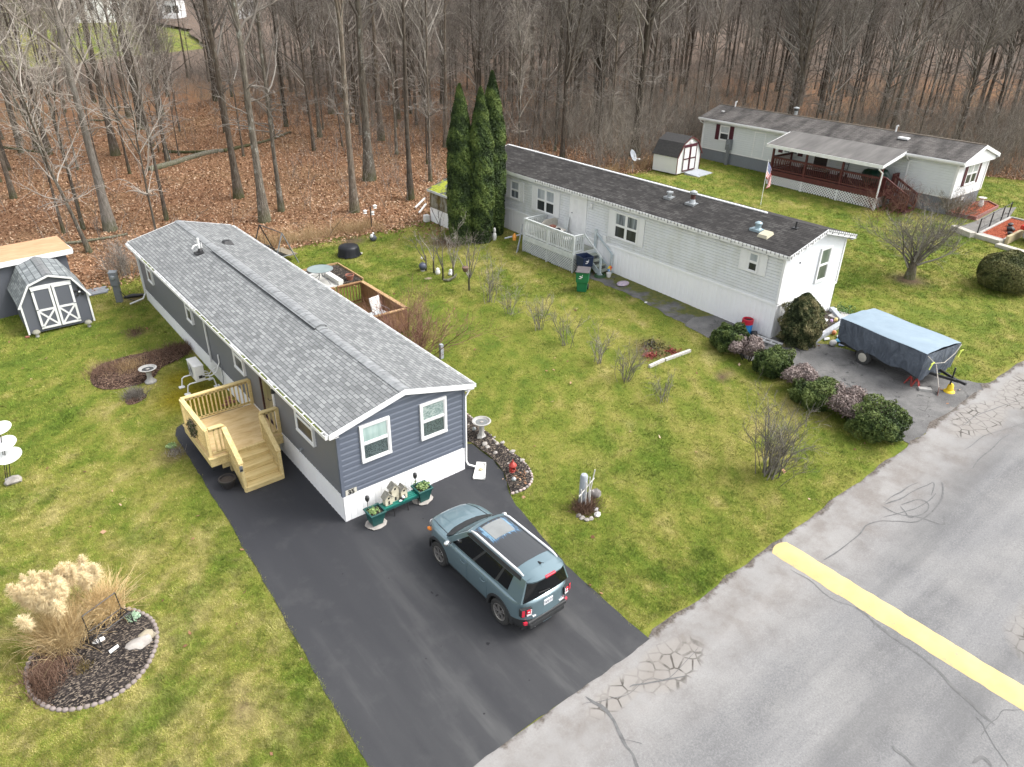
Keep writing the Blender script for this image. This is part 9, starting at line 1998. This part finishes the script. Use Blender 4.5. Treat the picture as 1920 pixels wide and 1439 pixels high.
i = np.arange((nu+1)*(nv+1)).reshape(nu+1, nv+1); F = np.stack([i[:-1,:-1], i[1:,:-1], i[1:,1:], i[:-1,1:]], -1).reshape(-1, 4); fo = fastmesh('cloth', np.array(V), F, t.mat, {'fu': np.array(A1), 'fv': np.array(A2)}, fl, True)
sol = fo.modifiers.new('thick', 'SOLIDIFY'); sol.thickness = .006
# red mulch terraces, path and railing
def terrace(poly, z, label, wallmat, rim=.09, h=.5, mul=M_REDMULCH):
 t_ = thing('raised_bed', label, 'raised bed', (poly[0][0], poly[0][1], g(*poly[0])))
 zz = max(g(*q) for q in poly)+z; b = PB(t_); b.prism([(x,y,zz-h) for x, y in poly], (0,0,h-.05)); b.build('mulch', mul, t_)
 b = PB(t_)
 for a, c_ in zip(poly, poly[1:]+poly[:1]): b.bar((a[0],a[1],zz-h/2),(c_[0],c_[1],zz-h/2),rim,h+.05)
 b.build('wall', wallmat, t_); return t_
M_REDBLOCK = pmat('pink_brown_block', (.27,.12,.10), (.20,.085,.075), 6, .9, .3)
terrace([(42.5,1.0),(46.5,1.3),(47.3,2.2),(46.4,2.62),(42.4,2.62)], .12, 'red mulch bed with pinkish wall along the grey skirting of the right home', M_REDBLOCK)
terrace([(39.55,-.45),(44.7,-.15),(44.5,-1.75),(39.3,-1.8)], .10, 'broad red mulch terrace at the right edge beyond the clipped bush', M_CONC, .12)
tag(sheet('path', [(39.0,.2),(39.4,1.1),(42.2,.9),(46.6,1.15),(47.6,.6),(44.9,-.02),(39.6,-.28)], .02, pmat('dark_paving', (.12,.115,.105), (.19,.18,.165), 3, .9), 1.0), kind='structure')
for k, (a_, c_, lb) in enumerate((((39.6,1.0),(38.95,-.35),'upper step of the pale stepped wall beside the red mulch terrace'),((39.3,-.4),(39.05,-1.8),'middle step of the pale stepped wall beside the red mulch terrace'),((38.6,-1.8),(38.3,-3.4),'lowest step of the pale stepped wall, nearest the clipped bush'))):
 z = g(*a_)+.28-.06*k; o = PBbuild('retaining_wall', pmat('limestone_cap', (.46,.43,.37), (.36,.335,.29), 4, .9, .2), lambda b: b.bar((a_[0],a_[1],z-.3),(c_[0],c_[1],z-.3),.42,.62), (*a_,g(*a_)), bevel=.015); tag(o, lb, 'wall')
o = PBbuild('retaining_wall', pmat('tan_block_wall', (.46,.38,.23), (.37,.30,.18), 3, .9), lambda b: b.bar((39.3,-1.97,g(39.3,-2)+.1),(43.5,-1.92,g(41.5,-2)+.1),.16,.7), (39.3,-1.95,g(39.3,-1.95))); tag(o, 'tan block wall along the near side of the red mulch terrace', 'wall')
rl = thing('garden_railing', 'black iron railing beside the path at the red mulch terrace', 'railing', (39.6,-.32,g(39.6,-.32))); P_ = [(39.6,-.32),(41.5,-.20),(43.4,-.08),(44.7,.02)]
for x, y in P_: b = PB(rl); b.tube([(x,y,g(x,y)-.05),(x,y,g(x,y)+.98)], .035, 6); b.build('post', M_BLACK, rl)
b = PB(rl)
for z in (.35,.92): b.tube([(x,y,g(x,y)+z) for x, y in P_], .022, 5)
b.build('rail', M_BLACK, rl)
for k, (x, y, s_, lb) in enumerate(((41.6,-1.3,(.26,.2,.16),'largest black ornament on the red mulch terrace'),(42.6,-.9,(.2,.14,.1),'black ornament near the railing on the red mulch terrace'),(40.7,-1.6,(.16,.14,.1),'small black ornament nearest the stepped wall on the red mulch'))):
 o = PBbuild('garden_ornament', M_BLACK, lambda b: b.rock((x,y,1.52), s_, k, 1, 2, .3), (x,y,1.4), ang=50); tag(o, lb, 'ornament')
hy = thing('bird_bath', 'white pedestal ornament on the red mulch by the grey skirting', 'ornament', (45.6,2.0,1.5)); b = MB(); b.lathe([(.14,0),(.16,.2),(.11,.3),(.11,.42)], n=14); b.build('pedestal', M_PLASTW, hy, ang=50); b = MB(); b.lathe([(.05,.4),(.22,.50),(.24,.54),(0,.55)], n=16); b.build('bowl', M_PLASTW, hy, ang=50)
# tail of a white car just inside the frame
cr = thing('parked_car', 'rear corner of a white car with red tail light cut by the right edge', 'car', (40.92,-4.38,g(40.9,-4.4)), R_(-93)); W_ = .86; M_WCAR = NT('white_car_paint'); M_WCAR.base((.72,.73,.74)); M_WCAR.set(Roughness=.3, Coat_Weight=1); M_WCAR = M_WCAR.mat
xs_ = np.linspace(-2.2, 2.2, 24); rings = []
for x in xs_:
 e = min(1, (1-(abs(x)/2.22)**6))**.5; w_ = W_*max(.25, e); ht = float(np.interp(x, [-2.2,-1.9,-1.2,-.6,.6,1.2,2.2],[.85,.98,1.0,1.42,1.42,.98,.75])); cw = w_*(.75 if ht > 1.05 else .92)
 h_ = [(0,.22),(w_*.9,.22),(w_,.40),(w_,.75),(w_*.97,.92 if ht > .92 else ht-.04),(cw,ht-.05),(cw*.8,ht),(0,ht+.02)]; rings.append([(x,y,z) for y, z in h_]+[(x,-y,z) for y, z in h_[-2:0:-1]])
n_ = len(rings[0]); b = MB(); b.add([p for r in rings for p in r], [(i*n_+j, i*n_+(j+1)%n_, (i+1)*n_+(j+1)%n_, (i+1)*n_+j) for i in range(23) for j in range(n_)]+[tuple(range(n_))[::-1], tuple(23*n_+j for j in range(n_))]); b.build('body', M_WCAR, cr, ang=45)
for x in (-1.3,1.35):
 for s in (-1,1): b = MB(); b.tube([(x,s*.66,.32),(x,s*.88,.32)], .32, 20); b.build('wheel', M_BLACK, cr, ang=40)
for s in (-1,1): b = MB(); b.box((-2.24,s*.55-.18,.68),(-2.02,s*.55+.20,.92)); b.build('tail_light', pmat('red_tail', (.45,.02,.02), None, 4, .25), cr, bevel=.02)
b = MB(); b.add([(-1.15,-.62,1.03),(-1.15,.62,1.03),(-.66,.60,1.40),(-.66,-.60,1.40),(-1.17,-.62,1.05),(-1.17,.62,1.05),(-.68,.60,1.42),(-.68,-.60,1.42)], [(0,1,2,3),(7,6,5,4),(0,4,5,1),(1,5,6,2),(2,6,7,3),(3,7,4,0)]); b.build('rear_window', M_DARKGLASS, cr)
# ================================================================== houses beyond the wood
for k, (pa, pc, hh, lb) in enumerate((((105,43),(270,41),6.2,'long white building beyond the wood at the top left'),((300,40),(335,40),5.5,'small white house beyond the wood right of the long white building'),((446,41),(480,41),6.5,'white house glimpsed through the wood left of the blue home line'))):
 a_, c_ = G(*pa), G(*pc); d = (c_-a_)[:2]; L_ = np.linalg.norm(d); t_ = thing('house', lb, 'house', a_, math.atan2(d[1], d[0]))
 b = MB(); b.box((0,0,-1),(L_,9,hh)); b.build('wall', M_WHITE, t_); b = MB(); b.prism([(-.4,-.5,hh),(-.4,9.5,hh),(-.4,4.5,hh+2.2)], (L_+.8,0,0)); b.build('roof', pmat('far_grey_roof', (.16,.155,.15), (.12,.115,.11), 3, .9), t_)
 for i in range(max(2, int(L_/6))):
  x = 2+i*(L_-3)/max(1, int(L_/6)-.0); b = MB(); b.box((x,-.06,hh-3.4),(x+1.5,-.0,hh-1.6)); b.build('window', M_DARKGLASS, t_)
p = G(281, 42); t_ = thing('parked_car', 'dark car parked on the bright lawn beyond the wood', 'car', p, .2); b = MB(); b.rock((0,0,.62),(2.1,.9,.5),1,1,2,.05); b.rock((-.1,0,1.1),(1.2,.75,.42),1,1,2,.05); b.build('body', pmat('dark_paint', (.05,.055,.06), None, 3, .3), t_, ang=60)
for x in (-1.3,1.3):
 for s in (-1,1): b = MB(); b.tube([(x,s*.7,.32),(x,s*.9,.32)], .32, 14); b.build('wheel', M_BLACK, t_)
NOGRASS += [BED_H2, [(42.4,.9),(46.6,1.2),(47.4,2.2),(46.4,2.7),(42.3,2.7)], [(39.3,-.3),(44.8,0),(44.6,-1.7),(41.6,-2.45),(39.2,-1.95)], [(39.0,.2),(39.4,1.1),(42.2,.9),(46.6,1.15),(47.6,.6),(44.9,-.02),(39.6,-.28)], [(17.5,9.6),(19.1,9.6),(19.1,13.5),(17.5,13.5)], [(4.6,9.35),(7.77,9.35),(7.77,13.2),(4.6,13.2)], [(5,15.55),(8.95,15.5),(8.98,18.25),(5,18.25)], [(16.4,18.25),(18.7,18.25),(18.7,20.85),(16.4,20.85)], [(39.75,5.95),(42.3,5.95),(42.3,13.8),(39.75,13.8)]]
build_grass()
